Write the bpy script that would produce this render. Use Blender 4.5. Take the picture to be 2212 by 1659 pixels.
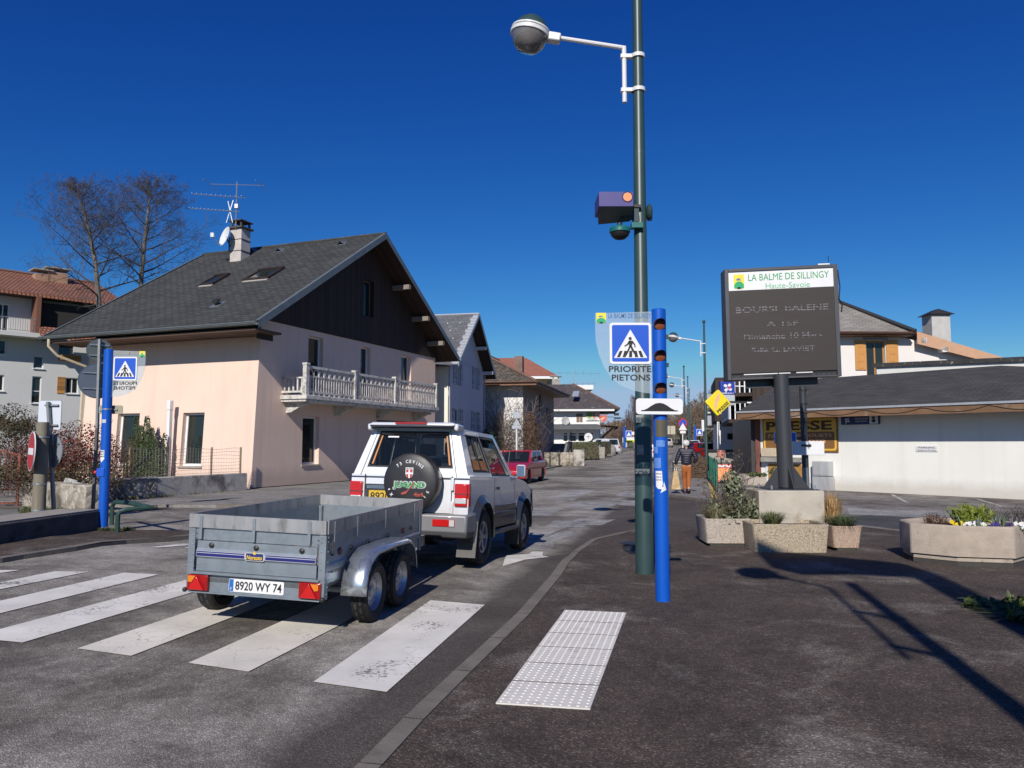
import bpy, bmesh, math, random
from math import sin, cos, tan, pi, radians, sqrt, atan2
from mathutils import Vector, Matrix
R = radians
random.seed(7)
SC = bpy.context.scene
for o in list(bpy.data.objects): bpy.data.objects.remove(o)
COL = SC.collection

CAMH = 1.68; PITCH = R(4.5); FPX = 1661.2; CX = 1106.0; CY = 829.5
cd = bpy.data.cameras.new('camera'); cam = bpy.data.objects.new('camera', cd); COL.objects.link(cam)
cam.location = (0, 0, CAMH); cam.rotation_euler = (pi/2 + PITCH, 0, 0)
cd.sensor_fit = 'HORIZONTAL'; cd.sensor_width = 36.0; cd.lens = 36.0*FPX/2212.0
cd.clip_start = 0.05; cd.clip_end = 9000
SC.camera = cam
SUN_EL = R(33.4); SUN_AZ = R(11.5)          # shadows run forward and 12.85 deg to the right
sd = bpy.data.lights.new('sun', 'SUN'); sun = bpy.data.objects.new('sun', sd); COL.objects.link(sun)
sd.energy = 4.8; sd.angle = R(0.5); sd.color = (1.0, 0.945, 0.87)
_d = Vector((sin(SUN_AZ)*cos(SUN_EL), cos(SUN_AZ)*cos(SUN_EL), -sin(SUN_EL)))
sun.rotation_euler = _d.to_track_quat('-Z', 'Y').to_euler()
W = bpy.data.worlds.new('World'); SC.world = W; W.use_nodes = True
nt = W.node_tree; bg = nt.nodes['Background']
sky = nt.nodes.new('ShaderNodeTexSky'); sky.sky_type = 'NISHITA'; sky.sun_disc = False
sky.sun_elevation = SUN_EL; sky.sun_rotation = pi + SUN_AZ
sky.air_density = 1.0; sky.dust_density = 0.0; sky.ozone_density = 6.0; sky.altitude = 500
gm = nt.nodes.new('ShaderNodeGamma'); gm.inputs[1].default_value = 1.0
hs = nt.nodes.new('ShaderNodeHueSaturation'); hs.inputs['Saturation'].default_value = 1.12; hs.inputs['Value'].default_value = 1.0
nt.links.new(sky.outputs[0], hs.inputs['Color']); tn = nt.nodes.new('ShaderNodeMix'); tn.data_type = 'RGBA'; tn.blend_type = 'MULTIPLY'; tn.inputs[0].default_value = 1.0; tn.inputs[7].default_value = (.66, .93, 1.38, 1)
nt.links.new(hs.outputs[0], tn.inputs[6]); 
sp_ = nt.nodes.new('ShaderNodeSeparateColor'); cb_ = nt.nodes.new('ShaderNodeCombineColor'); nt.links.new(tn.outputs[2], sp_.inputs[0])
for i_, (g_, a_, m_) in enumerate(((1.77, .70, 5.0), (1.40, .60, 7.2), (.92, 1.06, 10.2))):     # deep clear-day gradient
    pw_ = nt.nodes.new('ShaderNodeMath'); pw_.operation = 'POWER'; pw_.inputs[1].default_value = g_; nt.links.new(sp_.outputs[i_], pw_.inputs[0])
    ml_ = nt.nodes.new('ShaderNodeMath'); ml_.operation = 'MULTIPLY'; ml_.inputs[1].default_value = a_; nt.links.new(pw_.outputs[0], ml_.inputs[0])
    mn_ = nt.nodes.new('ShaderNodeMath'); mn_.operation = 'MINIMUM'; mn_.inputs[1].default_value = m_; nt.links.new(ml_.outputs[0], mn_.inputs[0]); nt.links.new(mn_.outputs[0], cb_.inputs[i_])
nt.links.new(cb_.outputs[0], gm.inputs[0]); nt.links.new(gm.outputs[0], bg.inputs[0])
bg.inputs[1].default_value = 0.068
SC.view_settings.view_transform = 'Standard'; SC.view_settings.look = 'None'
SC.view_settings.exposure = 0.0; SC.view_settings.gamma = 1.0
SC.render.engine = 'CYCLES'
SC.cycles.max_bounces = 6; SC.cycles.diffuse_bounces = 3; SC.cycles.glossy_bounces = 3
SC.cycles.transmission_bounces = 4; SC.cycles.transparent_max_bounces = 8
SC.cycles.caustics_reflective = False; SC.cycles.caustics_refractive = False

def clamp(v, a, b): return max(a, min(b, v))
def lerp_tab(x, t):
    if x <= t[0][0]: return t[0][1]
    for (a, p), (b, q) in zip(t, t[1:]):
        if x <= b: return p + (q-p)*(x-a)/(b-a)
    return t[-1][1]
KX = lambda Y: -1.75 + 0.24*Y                 # line of the right-hand kerb
KC = cos(math.atan(0.24))
def wof(X, Y): return (KX(Y) - X)*KC
WL = [-3000, -400, -60, -20, -8, -3, -0.4, 0.0, 0.4, 1.5, 3, 6.5, 9, 20, 60, 400, 3000]
YL = [-300, -60, -20, 0, 4, 8, 10, 11.2, 12.6, 16, 20, 23, 26, 30, 35, 43, 52, 67, 80, 95, 110, 130, 160, 220, 400, 4000]
def _z(w, Y):
    cr = 0.032*clamp(w, 0, 6.5)*lerp_tab(Y, [(14, 1), (26, 0)])
    up = lerp_tab(Y, [(35, 0), (52, .05), (67, .25), (80, .5), (95, .85), (110, 1.05), (130, 1.25), (160, 1.4), (220, 1.6)])
    dip = -0.10*lerp_tab(Y, [(11.2, 0), (12.6, 1), (20, 1), (30, 0)])*lerp_tab(w, [(-.4, 0), (.4, 1), (6.5, 1), (9, 0)])
    return cr + up + dip
LAT = [[_z(w, Y) for w in WL] for Y in YL]
def _cell(v, L):
    for i in range(len(L)-2):
        if v < L[i+1]: return i
    return len(L)-2
def zg(X, Y):
    w = wof(X, Y); i = _cell(w, WL); j = _cell(Y, YL)
    a = (w-WL[i])/(WL[i+1]-WL[i]); b = (Y-YL[j])/(YL[j+1]-YL[j])
    z00, z10, z01, z11 = LAT[j][i], LAT[j][i+1], LAT[j+1][i], LAT[j+1][i+1]
    return z00 + a*(z10-z00) + b*(z11-z10) if a >= b else z00 + b*(z01-z00) + a*(z11-z01)
def ray(x, y):
    u = (x-CX)/FPX; v = (CY-y)/FPX
    return Vector((u, cos(PITCH)-v*sin(PITCH), sin(PITCH)+v*cos(PITCH)))
EYE = Vector((0, 0, CAMH))
def G(x, y, dz=0.0):
    d = ray(x, y); z = 0.0
    for _ in range(40):
        if d.z > -1e-3: break
        t = (z+dz-CAMH)/d.z; p = EYE + d*t; z = 0.5*z + 0.5*zg(p.x, p.y)
    t = (z+dz-CAMH)/d.z; p = EYE + d*t
    return Vector((p.x, p.y, zg(p.x, p.y)))
def at(x, y, Y):
    d = ray(x, y); return EYE + d*(Y/d.y)
def onplane(x, y, O, ang):
    """(along, height) where the sight line meets the vertical plane through O running in direction ang"""
    d = ray(x, y); c, s = cos(ang), sin(ang)
    n = Vector((-s, c, 0)); t = (Vector((O[0], O[1], 0)) - EYE).dot(n)/d.dot(n); p = EYE + d*t
    return ((p.x-O[0])*c + (p.y-O[1])*s, p.z - (O[2] if len(O) > 2 else 0))

MATS = {}
def _nodes(name):
    m = bpy.data.materials.new(name); m.use_nodes = True; t = m.node_tree
    return m, t, t.nodes['Principled BSDF'], t.nodes, t.links
def rgba(c, k=1.0): return (c[0]*k, c[1]*k, c[2]*k, 1)
def ramp(N, stops):
    r = N.new('ShaderNodeValToRGB'); e = r.color_ramp.elements
    while len(e) < len(stops): e.new(0.5)
    for el, (p, c) in zip(e, stops):
        el.position = p; el.color = c if len(c) == 4 else (*c, 1)
    return r
def mixc(N, L, fac, a, b, mode='MIX'):
    m = N.new('ShaderNodeMix'); m.data_type = 'RGBA'; m.blend_type = mode
    for idx, v in ((0, fac), (6, a), (7, b)):
        if isinstance(v, (int, float)): m.inputs[idx].default_value = v
        elif isinstance(v, tuple): m.inputs[idx].default_value = v if len(v) == 4 else (*v, 1)
        else: L.new(v, m.inputs[idx])
    return m.outputs[2]
def noise(N, L, co, scale, detail=4, rough=.55, dist=0.0):
    n = N.new('ShaderNodeTexNoise'); n.inputs['Scale'].default_value = scale; n.inputs['Detail'].default_value = detail
    n.inputs['Roughness'].default_value = rough; n.inputs['Distortion'].default_value = dist
    L.new(co, n.inputs['Vector']); return n.outputs['Fac']
def bumpn(N, L, B, h, strength, dist=.01):
    b = N.new('ShaderNodeBump'); b.inputs['Strength'].default_value = strength; b.inputs['Distance'].default_value = dist
    L.new(h, b.inputs['Height']); L.new(b.outputs[0], B.inputs['Normal'])
def coords(N, kind='Object'):
    if kind == 'World':
        g = N.new('ShaderNodeNewGeometry'); return g.outputs['Position']
    t = N.new('ShaderNodeTexCoord'); return t.outputs[kind]
def mapping(N, L, co, sc):
    m = N.new('ShaderNodeMapping'); m.inputs['Scale'].default_value = sc; L.new(co, m.inputs[0]); return m.outputs[0]
def mat(name, col, rough=.7, metal=0.0, var=.12, scale=6.0, bump=0.0, bscale=None, coat=0.0, spots=None, spec=.5, aniso=None):
    """plain surface with a little real-life variation; spots=(colour, scale, lo, hi)"""
    if name in MATS: return MATS[name]
    m, t, B, N, L = _nodes(name); co = coords(N)
    if aniso: co2 = mapping(N, L, co, aniso)
    else: co2 = co
    f = noise(N, L, co2, scale, 5)
    r = ramp(N, [(.25, rgba(col, 1-var)), (.75, rgba(col, 1+var))]); L.new(f, r.inputs[0]); c = r.outputs[0]
    if spots:
        f2 = noise(N, L, co2, spots[1], 5, .65); r2 = ramp(N, [(spots[2], (0, 0, 0)), (spots[3], (1, 1, 1))]); L.new(f2, r2.inputs[0])
        c = mixc(N, L, r2.outputs[0], c, tuple(spots[0]))
    L.new(c, B.inputs['Base Color']); B.inputs['Roughness'].default_value = rough; B.inputs['Metallic'].default_value = metal
    B.inputs['Coat Weight'].default_value = coat; B.inputs['Specular IOR Level'].default_value = spec
    if bump: bumpn(N, L, B, noise(N, L, co, bscale or scale*6, 4), bump)
    MATS[name] = m; return m
def mat_emit(name, col, s):
    m, t, B, N, L = _nodes(name); B.inputs['Base Color'].default_value = rgba(col, .3)
    B.inputs['Emission Color'].default_value = rgba(col); B.inputs['Emission Strength'].default_value = s
    MATS[name] = m; return m
def mat_glass(name, tint=(.02, .025, .03), alpha=.0, rough=.03):
    if name in MATS: return MATS[name]
    m, t, B, N, L = _nodes(name)
    B.inputs['Base Color'].default_value = rgba(tint); B.inputs['Roughness'].default_value = rough; B.inputs['Specular IOR Level'].default_value = .6
    if alpha:
        tr = N.new('ShaderNodeBsdfTransparent'); tr.inputs[0].default_value = (.9, .93, .95, 1)
        mx = N.new('ShaderNodeMixShader'); mx.inputs[0].default_value = alpha
        L.new(B.outputs[0], mx.inputs[1]); L.new(tr.outputs[0], mx.inputs[2]); L.new(mx.outputs[0], N['Material Output'].inputs[0])
    MATS[name] = m; return m
def mat_brick(name, c1, c2, mortar, bw, rh, msize=.012, rough=.85, var=.25, bump=.5, offset=.5, moss=None, bias=0.0, squash=1.0):
    """tiles, slates, shingles: Brick texture in metres on the face-plane UVs"""
    if name in MATS: return MATS[name]
    m, t, B, N, L = _nodes(name); co = coords(N, 'UV')
    b = N.new('ShaderNodeTexBrick'); L.new(co, b.inputs['Vector']); b.offset = offset; b.squash = squash
    b.inputs['Scale'].default_value = 1.0; b.inputs['Brick Width'].default_value = bw; b.inputs['Row Height'].default_value = rh
    b.inputs['Mortar Size'].default_value = msize; b.inputs['Mortar Smooth'].default_value = .2; b.inputs['Bias'].default_value = bias
    b.inputs['Color1'].default_value = rgba(c1); b.inputs['Color2'].default_value = rgba(c2); b.inputs['Mortar'].default_value = rgba(mortar)
    f = noise(N, L, co, .9, 5, .6); r = ramp(N, [(.3, (1-var,)*3), (.7, (1+var,)*3)]); L.new(f, r.inputs[0])
    c = mixc(N, L, 1.0, b.outputs['Color'], r.outputs[0], 'MULTIPLY')
    if moss:
        f2 = noise(N, L, co, moss[1], 6, .7); r2 = ramp(N, [(moss[2], (0, 0, 0)), (moss[3], (1, 1, 1))]); L.new(f2, r2.inputs[0])
        c = mixc(N, L, r2.outputs[0], c, tuple(moss[0]))
    L.new(c, B.inputs['Base Color']); B.inputs['Roughness'].default_value = rough
    sx = N.new('ShaderNodeSeparateXYZ'); L.new(co, sx.inputs[0])
    mm = N.new('ShaderNodeMath'); mm.operation = 'DIVIDE'; L.new(sx.outputs[1], mm.inputs[0]); mm.inputs[1].default_value = rh
    fr = N.new('ShaderNodeMath'); fr.operation = 'FRACT'; L.new(mm.outputs[0], fr.inputs[0])
    iv = N.new('ShaderNodeMath'); iv.operation = 'SUBTRACT'; iv.inputs[0].default_value = 1.0; L.new(fr.outputs[0], iv.inputs[1])
    ad = N.new('ShaderNodeMath'); ad.operation = 'SUBTRACT'; L.new(iv.outputs[0], ad.inputs[0]); L.new(b.outputs['Fac'], ad.inputs[1])
    bumpn(N, L, B, ad.outputs[0], bump, .03)
    MATS[name] = m; return m
def mat_rubble(name, c1, c2, mortar, scale=4.5, moss=None):
    m, t, B, N, L = _nodes(name); co = coords(N); nn = N.new('ShaderNodeTexNoise'); nn.inputs['Scale'].default_value = 3; L.new(co, nn.inputs['Vector']); w = mixc(N, L, .12, co, nn.outputs['Color'])
    v = N.new('ShaderNodeTexVoronoi'); v.inputs['Scale'].default_value = scale; L.new(w, v.inputs['Vector']); e = N.new('ShaderNodeTexVoronoi'); e.feature = 'DISTANCE_TO_EDGE'; e.inputs['Scale'].default_value = scale; L.new(w, e.inputs['Vector'])
    sp = N.new('ShaderNodeSeparateColor'); L.new(v.outputs['Color'], sp.inputs[0]); r = ramp(N, [(0, rgba(c1)), (1, rgba(c2))]); L.new(sp.outputs[0], r.inputs[0])
    k = ramp(N, [(.02, (1,)*3), (.09, (0,)*3)]); L.new(e.outputs['Distance'], k.inputs[0]); c = mixc(N, L, k.outputs[0], r.outputs[0], tuple(mortar))
    f = noise(N, L, co, 1.6, 6, .7); r2 = ramp(N, [(.48, (0,)*3), (.62, (.85,)*3)]); L.new(f, r2.inputs[0]); c = mixc(N, L, r2.outputs[0], c, (.085, .075, .055))
    g = noise(N, L, co, 14, 5, .7); r3 = ramp(N, [(.3, (.7,)*3), (.7, (1.25,)*3)]); L.new(g, r3.inputs[0]); L.new(mixc(N, L, 1.0, c, r3.outputs[0], 'MULTIPLY'), B.inputs['Base Color']); B.inputs['Roughness'].default_value = .95
    bumpn(N, L, B, e.outputs['Distance'], .9, .08); MATS[name] = m; return m
def mat_planks(name, c, width=.12, horizontal=False, rough=.75, var=.35, gap=.35):
    if name in MATS: return MATS[name]
    m, t, B, N, L = _nodes(name); co = coords(N, 'UV')
    sx = N.new('ShaderNodeSeparateXYZ'); L.new(co, sx.inputs[0])
    dv = N.new('ShaderNodeMath'); dv.operation = 'DIVIDE'; L.new(sx.outputs[1 if horizontal else 0], dv.inputs[0]); dv.inputs[1].default_value = width
    fl = N.new('ShaderNodeMath'); fl.operation = 'FLOOR'; L.new(dv.outputs[0], fl.inputs[0])
    fr = N.new('ShaderNodeMath'); fr.operation = 'FRACT'; L.new(dv.outputs[0], fr.inputs[0])
    wn = N.new('ShaderNodeTexWhiteNoise'); wn.noise_dimensions = '1D'; L.new(fl.outputs[0], wn.inputs['W'])
    r = ramp(N, [(0, rgba(c, 1-var)), (1, rgba(c, 1+var))]); L.new(wn.outputs[0], r.inputs[0])
    g = noise(N, L, mapping(N, L, co, (3, 40, 1) if horizontal else (40, 3, 1)), 1, 4); r2 = ramp(N, [(.3, (.8,)*3), (.7, (1.2,)*3)]); L.new(g, r2.inputs[0])
    cc = mixc(N, L, 1.0, r.outputs[0], r2.outputs[0], 'MULTIPLY')
    r3 = ramp(N, [(0, (gap,)*3), (.08, (1,)*3), (.92, (1,)*3), (1, (gap,)*3)]); L.new(fr.outputs[0], r3.inputs[0])
    cc = mixc(N, L, 1.0, cc, r3.outputs[0], 'MULTIPLY')
    L.new(cc, B.inputs['Base Color']); B.inputs['Roughness'].default_value = rough
    bumpn(N, L, B, r3.outputs[0], .5, .01)
    MATS[name] = m; return m
def mat_asphalt(name, base, light, patchy=.5, agg=.5, agg_scale=90.0, stain=.5, bump=.6, gutter=None, bs=.3, lo=.41, hi=.57):
    m, t, B, N, L = _nodes(name); co = coords(N, 'World')
    big = noise(N, L, co, bs, 7, .68, .6); r = ramp(N, [(lo, rgba(base)), (hi, rgba(light))]); L.new(big, r.inputs[0]); c = mixc(N, L, patchy, rgba(base), r.outputs[0])
    mid = noise(N, L, co, 1.3, 6, .7, .3); r2 = ramp(N, [(.38, (.55,)*3), (.5, (1,)*3), (.66, (1.35,)*3)]); L.new(mid, r2.inputs[0]); c = mixc(N, L, stain, c, mixc(N, L, 1.0, c, r2.outputs[0], 'MULTIPLY'))
    med = noise(N, L, co, 9.0, 5, .7); r5 = ramp(N, [(.35, (.78,)*3), (.65, (1.22,)*3)]); L.new(med, r5.inputs[0]); c = mixc(N, L, .8, c, mixc(N, L, 1.0, c, r5.outputs[0], 'MULTIPLY'))
    if gutter:      # silt washed along the kerb line, ragged at its edge
        s3 = N.new('ShaderNodeSeparateXYZ'); L.new(co, s3.inputs[0]); w1 = N.new('ShaderNodeMath'); w1.operation = 'MULTIPLY_ADD'; L.new(s3.outputs[1], w1.inputs[0]); w1.inputs[1].default_value = .24; w1.inputs[2].default_value = -1.75
        w2 = N.new('ShaderNodeMath'); w2.operation = 'SUBTRACT'; L.new(w1.outputs[0], w2.inputs[0]); L.new(s3.outputs[0], w2.inputs[1]); w3 = N.new('ShaderNodeMath'); w3.operation = 'MULTIPLY_ADD'; L.new(mid, w3.inputs[0]); w3.inputs[1].default_value = -.9; L.new(w2.outputs[0], w3.inputs[2])
        rg_ = ramp(N, [(0, (.85,)*3), (.28, (0,)*3)]); L.new(w3.outputs[0], rg_.inputs[0]); c = mixc(N, L, rg_.outputs[0], c, tuple(gutter))
    v = N.new('ShaderNodeTexVoronoi'); v.inputs['Scale'].default_value = agg_scale; L.new(co, v.inputs['Vector'])
    sx = N.new('ShaderNodeSeparateColor'); L.new(v.outputs['Color'], sx.inputs[0])
    r3 = ramp(N, [(0, (.35,)*3), (.5, (.9,)*3), (.86, (1.25,)*3), (.95, (2.6,)*3)]); L.new(sx.outputs[0], r3.inputs[0])
    c = mixc(N, L, agg, c, mixc(N, L, 1.0, c, r3.outputs[0], 'MULTIPLY'))
    L.new(c, B.inputs['Base Color']); B.inputs['Roughness'].default_value = .88; B.inputs['Specular IOR Level'].default_value = .3
    r4 = ramp(N, [(0, (1,)*3), (.6, (0,)*3)]); L.new(v.outputs['Distance'], r4.inputs[0])
    bumpn(N, L, B, r4.outputs[0], bump, .008)
    MATS[name] = m; return m
def mat_paint(name, col, worn, amount=.5):
    """road paint, cracked and worn through to the asphalt"""
    m, t, B, N, L = _nodes(name); co = coords(N, 'World')
    f = noise(N, L, co, 2.2, 4); r = ramp(N, [(.3, rgba(col, .82)), (.7, rgba(col, 1.06))]); L.new(f, r.inputs[0]); c = r.outputs[0]
    v = N.new('ShaderNodeTexVoronoi'); v.feature = 'DISTANCE_TO_EDGE'; v.inputs['Scale'].default_value = 5.0
    nn = N.new('ShaderNodeTexNoise'); nn.inputs['Scale'].default_value = 4.0; nn.inputs['Detail'].default_value = 5; L.new(co, nn.inputs['Vector'])
    L.new(mixc(N, L, .25, co, nn.outputs['Color']), v.inputs['Vector'])
    r2 = ramp(N, [(0.0, (1,)*3), (.012, (0,)*3)]); L.new(v.outputs['Distance'], r2.inputs[0])
    f3 = noise(N, L, co, 1.1, 4); r3 = ramp(N, [(.47, (0,)*3), (.6, (1,)*3)]); L.new(f3, r3.inputs[0])
    ck = mixc(N, L, 1.0, r2.outputs[0], r3.outputs[0], 'MULTIPLY')
    f4 = noise(N, L, co, 30, 6, .75); f5 = noise(N, L, co, 1.7, 3)
    ad = N.new('ShaderNodeMath'); ad.operation = 'MULTIPLY'; L.new(f4, ad.inputs[0]); L.new(f5, ad.inputs[1])
    r4 = ramp(N, [(.37-.09*amount, (0,)*3), (.42-.09*amount, (1,)*3)]); L.new(ad.outputs[0], r4.inputs[0])
    c = mixc(N, L, mixc(N, L, 1.0, ck, r4.outputs[0], 'LIGHTEN'), c, tuple(worn))
    L.new(c, B.inputs['Base Color']); B.inputs['Roughness'].default_value = .75
    bumpn(N, L, B, noise(N, L, co, 110, 3), .3, .004)
    MATS[name] = m; return m
def mat_render(name, col, dirt=(.3, .25, .2), low=None, var=.05, streak=.0, bump=.25):
    """rendered wall: faint mottling, streaks, dirt rising from the foot"""
    if name in MATS: return MATS[name]
    m, t, B, N, L = _nodes(name); co = coords(N)
    f = noise(N, L, co, .7, 6, .6); r = ramp(N, [(.3, rgba(col, 1-var)), (.7, rgba(col, 1+var))]); L.new(f, r.inputs[0]); c = r.outputs[0]
    if streak:
        f2 = noise(N, L, mapping(N, L, co, (2.2, 2.2, .12)), 1.5, 5, .65); r2 = ramp(N, [(.5, (0,)*3), (.8, (1,)*3)]); L.new(f2, r2.inputs[0])
        k = mixc(N, L, streak, (0, 0, 0), r2.outputs[0]); c = mixc(N, L, k, c, tuple(dirt))
    if low:
        sx = N.new('ShaderNodeSeparateXYZ'); L.new(co, sx.inputs[0]); f3 = noise(N, L, co, 1.8, 5, .7)
        a = N.new('ShaderNodeMath'); a.operation = 'MULTIPLY_ADD'; L.new(f3, a.inputs[0]); a.inputs[1].default_value = -1.2*low; L.new(sx.outputs[2], a.inputs[2])
        r3 = ramp(N, [(0, (.6,)*3), (low, (0,)*3)]); L.new(a.outputs[0], r3.inputs[0]); c = mixc(N, L, r3.outputs[0], c, tuple(dirt))
    L.new(c, B.inputs['Base Color']); B.inputs['Roughness'].default_value = .9; B.inputs['Specular IOR Level'].default_value = .25
    bumpn(N, L, B, noise(N, L, co, 60, 3), bump, .006)
    MATS[name] = m; return m
def mat_leaf(name, c1, c2, rough=.55, trans=.25):
    if name in MATS: return MATS[name]
    m, t, B, N, L = _nodes(name); g = N.new('ShaderNodeNewGeometry')
    r = ramp(N, [(0, rgba(c1)), (1, rgba(c2))]); L.new(g.outputs['Random Per Island'], r.inputs[0]); L.new(r.outputs[0], B.inputs['Base Color'])
    B.inputs['Roughness'].default_value = rough; B.inputs['Specular IOR Level'].default_value = .3
    MATS[name] = m; return m

class MB:
    def __init__(s): s.v = []; s.f = []; s.sm = []
    def add(s, vs, fs, smooth=False, M=None):
        b = len(s.v)
        s.v += [tuple(M @ Vector(p)) for p in vs] if M is not None else [tuple(p) for p in vs]
        s.f += [tuple(i+b for i in f) for f in fs]; s.sm += [smooth]*len(fs); return s
    def poly(s, pts, M=None): return s.add(pts, [tuple(range(len(pts)))], M=M)
    def box(s, x0, x1, y0, y1, z0, z1, M=None):
        v = [(x0,y0,z0),(x1,y0,z0),(x1,y1,z0),(x0,y1,z0),(x0,y0,z1),(x1,y0,z1),(x1,y1,z1),(x0,y1,z1)]
        return s.add(v, [(0,3,2,1),(4,5,6,7),(0,1,5,4),(1,2,6,5),(2,3,7,6),(3,0,4,7)], M=M)
    def hexa(s, v, M=None):
        return s.add(v, [(0,3,2,1),(4,5,6,7),(0,1,5,4),(1,2,6,5),(2,3,7,6),(3,0,4,7)], M=M)
    def bar(s, a, b, w, h=None, up=(0,0,1), M=None):
        a, b = Vector(a), Vector(b); d = b-a; l = d.length
        if l < 1e-6: return s
        d /= l; up = Vector(up)
        if abs(d.dot(up)) > .98: up = Vector((1,0,0))
        x = d.cross(up).normalized(); y = x.cross(d); h = h or w; x = x*w/2; y = y*h/2
        v = [a-x-y, a+x-y, a+x+y, a-x+y, b-x-y, b+x-y, b+x+y, b-x+y]
        return s.add(v, [(0,3,2,1),(4,5,6,7),(0,1,5,4),(1,2,6,5),(2,3,7,6),(3,0,4,7)], M=M)
    def tube(s, pts, r, n=8, caps=True, M=None, smooth=True):
        pts = [Vector(p) for p in pts]; k = len(pts)
        rs = r if isinstance(r, (list, tuple)) else [r]*k
        vs = []; fs = []; px = None
        for i, p in enumerate(pts):
            d = (pts[min(i+1,k-1)] - pts[max(i-1,0)]).normalized()
            if px is None:
                u = Vector((0,0,1)) if abs(d.z) < .9 else Vector((1,0,0)); px = d.cross(u).normalized()
            else:
                px = (px - d*px.dot(d)); px = px.normalized() if px.length > 1e-6 else d.orthogonal().normalized()
            py = d.cross(px)
            for j in range(n):
                a = 2*pi*j/n; vs.append(p + px*cos(a)*rs[i] + py*sin(a)*rs[i])
        for i in range(k-1):
            for j in range(n):
                q = (j+1) % n; fs.append((i*n+j, i*n+q, (i+1)*n+q, (i+1)*n+j))
        s.add(vs, fs, smooth, M)
        if caps:
            s.add(vs[:n], [tuple(range(n))[::-1]], False, M); s.add(vs[-n:], [tuple(range(n))], False, M)
        return s
    def lathe(s, prof, n=24, M=None, caps=False, arc=2*pi, start=0.0):
        """prof: (r, z) pairs about local z"""
        full = abs(arc-2*pi) < 1e-6; m = n if full else n+1
        vs = [(r*cos(start+arc*j/n), r*sin(start+arc*j/n), z) for r, z in prof for j in range(m)]; fs = []
        for i in range(len(prof)-1):
            for j in range(n):
                q = (j+1) % m; fs.append((i*m+j, i*m+q, (i+1)*m+q, (i+1)*m+j))
        s.add(vs, fs, True, M)
        if caps:
            s.add(vs[:m], [tuple(range(m))[::-1]], False, M); s.add(vs[-m:], [tuple(range(m))], False, M)
        return s
    def sphere(s, c, rx, ry=None, rz=None, n=14, m=8, M=None):
        ry = ry or rx; rz = rz or rx
        vs = [(c[0]+rx*sin(pi*i/m)*cos(2*pi*j/n), c[1]+ry*sin(pi*i/m)*sin(2*pi*j/n), c[2]-rz*cos(pi*i/m)) for i in range(m+1) for j in range(n)]
        fs = [(i*n+j, i*n+(j+1)%n, (i+1)*n+(j+1)%n, (i+1)*n+j) for i in range(m) for j in range(n)]
        return s.add(vs, fs, True, M)
    def prism(s, pts, h, M=None, h0=0.0):
        """polygon in local xy, extruded along local z from h0 to h0+h"""
        n = len(pts); v = [(x, y, h0) for x, y in pts] + [(x, y, h0+h) for x, y in pts]
        ar = sum(pts[i][0]*pts[(i+1)%n][1]-pts[(i+1)%n][0]*pts[i][1] for i in range(n))
        o = list(range(n)) if ar > 0 else list(range(n))[::-1]
        fs = [tuple(o[::-1]), tuple(i+n for i in o)] + [(o[i], o[(i+1)%n], o[(i+1)%n]+n, o[i]+n) for i in range(n)]
        return s.add(v, fs, M=M)
    def text(s, body, M, size=1.0, width=None, height=None, depth=.004, bold=0.0, align='CENTER', shear=0.0, spacing=1.0):
        vs, fs = text_geo(body, depth, bold, shear, spacing)
        if not vs: return s
        x0 = min(v[0] for v in vs); x1 = max(v[0] for v in vs); y0 = min(v[1] for v in vs); y1 = max(v[1] for v in vs)
        kx = width/(x1-x0) if width else size; ky = height/(y1-y0) if height else kx
        if not width and height: kx = ky if size == 1.0 else ky*size
        ox = {'CENTER': -(x0+x1)/2, 'LEFT': -x0, 'RIGHT': -x1}[align]; oy = -(y0+y1)/2
        return s.add([((v[0]+ox)*kx, (v[1]+oy)*ky, v[2]) for v in vs], fs, M=M)
    def build(s, name, m, parent=None, bevel=0.0, seg=2, sharp=35, loc=None, kind=None, hide_uv=False):
        me = bpy.data.meshes.new(name); me.from_pydata(s.v, [], s.f)
        me.validate(clean_customdata=False)
        if len(me.polygons) == len(s.sm): me.polygons.foreach_set('use_smooth', s.sm)
        for mm in (m if isinstance(m, list) else [m]): me.materials.append(mm)
        auto_uv(me)
        if any(s.sm): me.set_sharp_from_angle(angle=R(sharp))
        o = bpy.data.objects.new(name, me); COL.objects.link(o)
        if parent is not None: o.parent = parent
        if loc is not None: o.location = loc
        if bevel:
            b = o.modifiers.new('bevel', 'BEVEL'); b.width = bevel; b.segments = seg; b.limit_method = 'ANGLE'; b.angle_limit = R(40)
            b.harden_normals = False
            for p in me.polygons: p.use_smooth = True
            me.set_sharp_from_angle(angle=R(45))
        if kind: o['kind'] = kind
        return o
def auto_uv(me):
    uv = me.uv_layers.new(name='UVMap'); d = [0.0]*(2*len(me.loops)); vv = me.vertices
    for p in me.polygons:
        n = p.normal
        u = Vector((-n.y, n.x, 0)) if n.x*n.x+n.y*n.y > 1e-4 else Vector((1, 0, 0))
        u.normalize(); v = n.cross(u)
        for li in p.loop_indices:
            c = vv[me.loops[li].vertex_index].co; d[2*li] = c.dot(u); d[2*li+1] = c.dot(v)
    uv.data.foreach_set('uv', d)
_TX = {}
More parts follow.
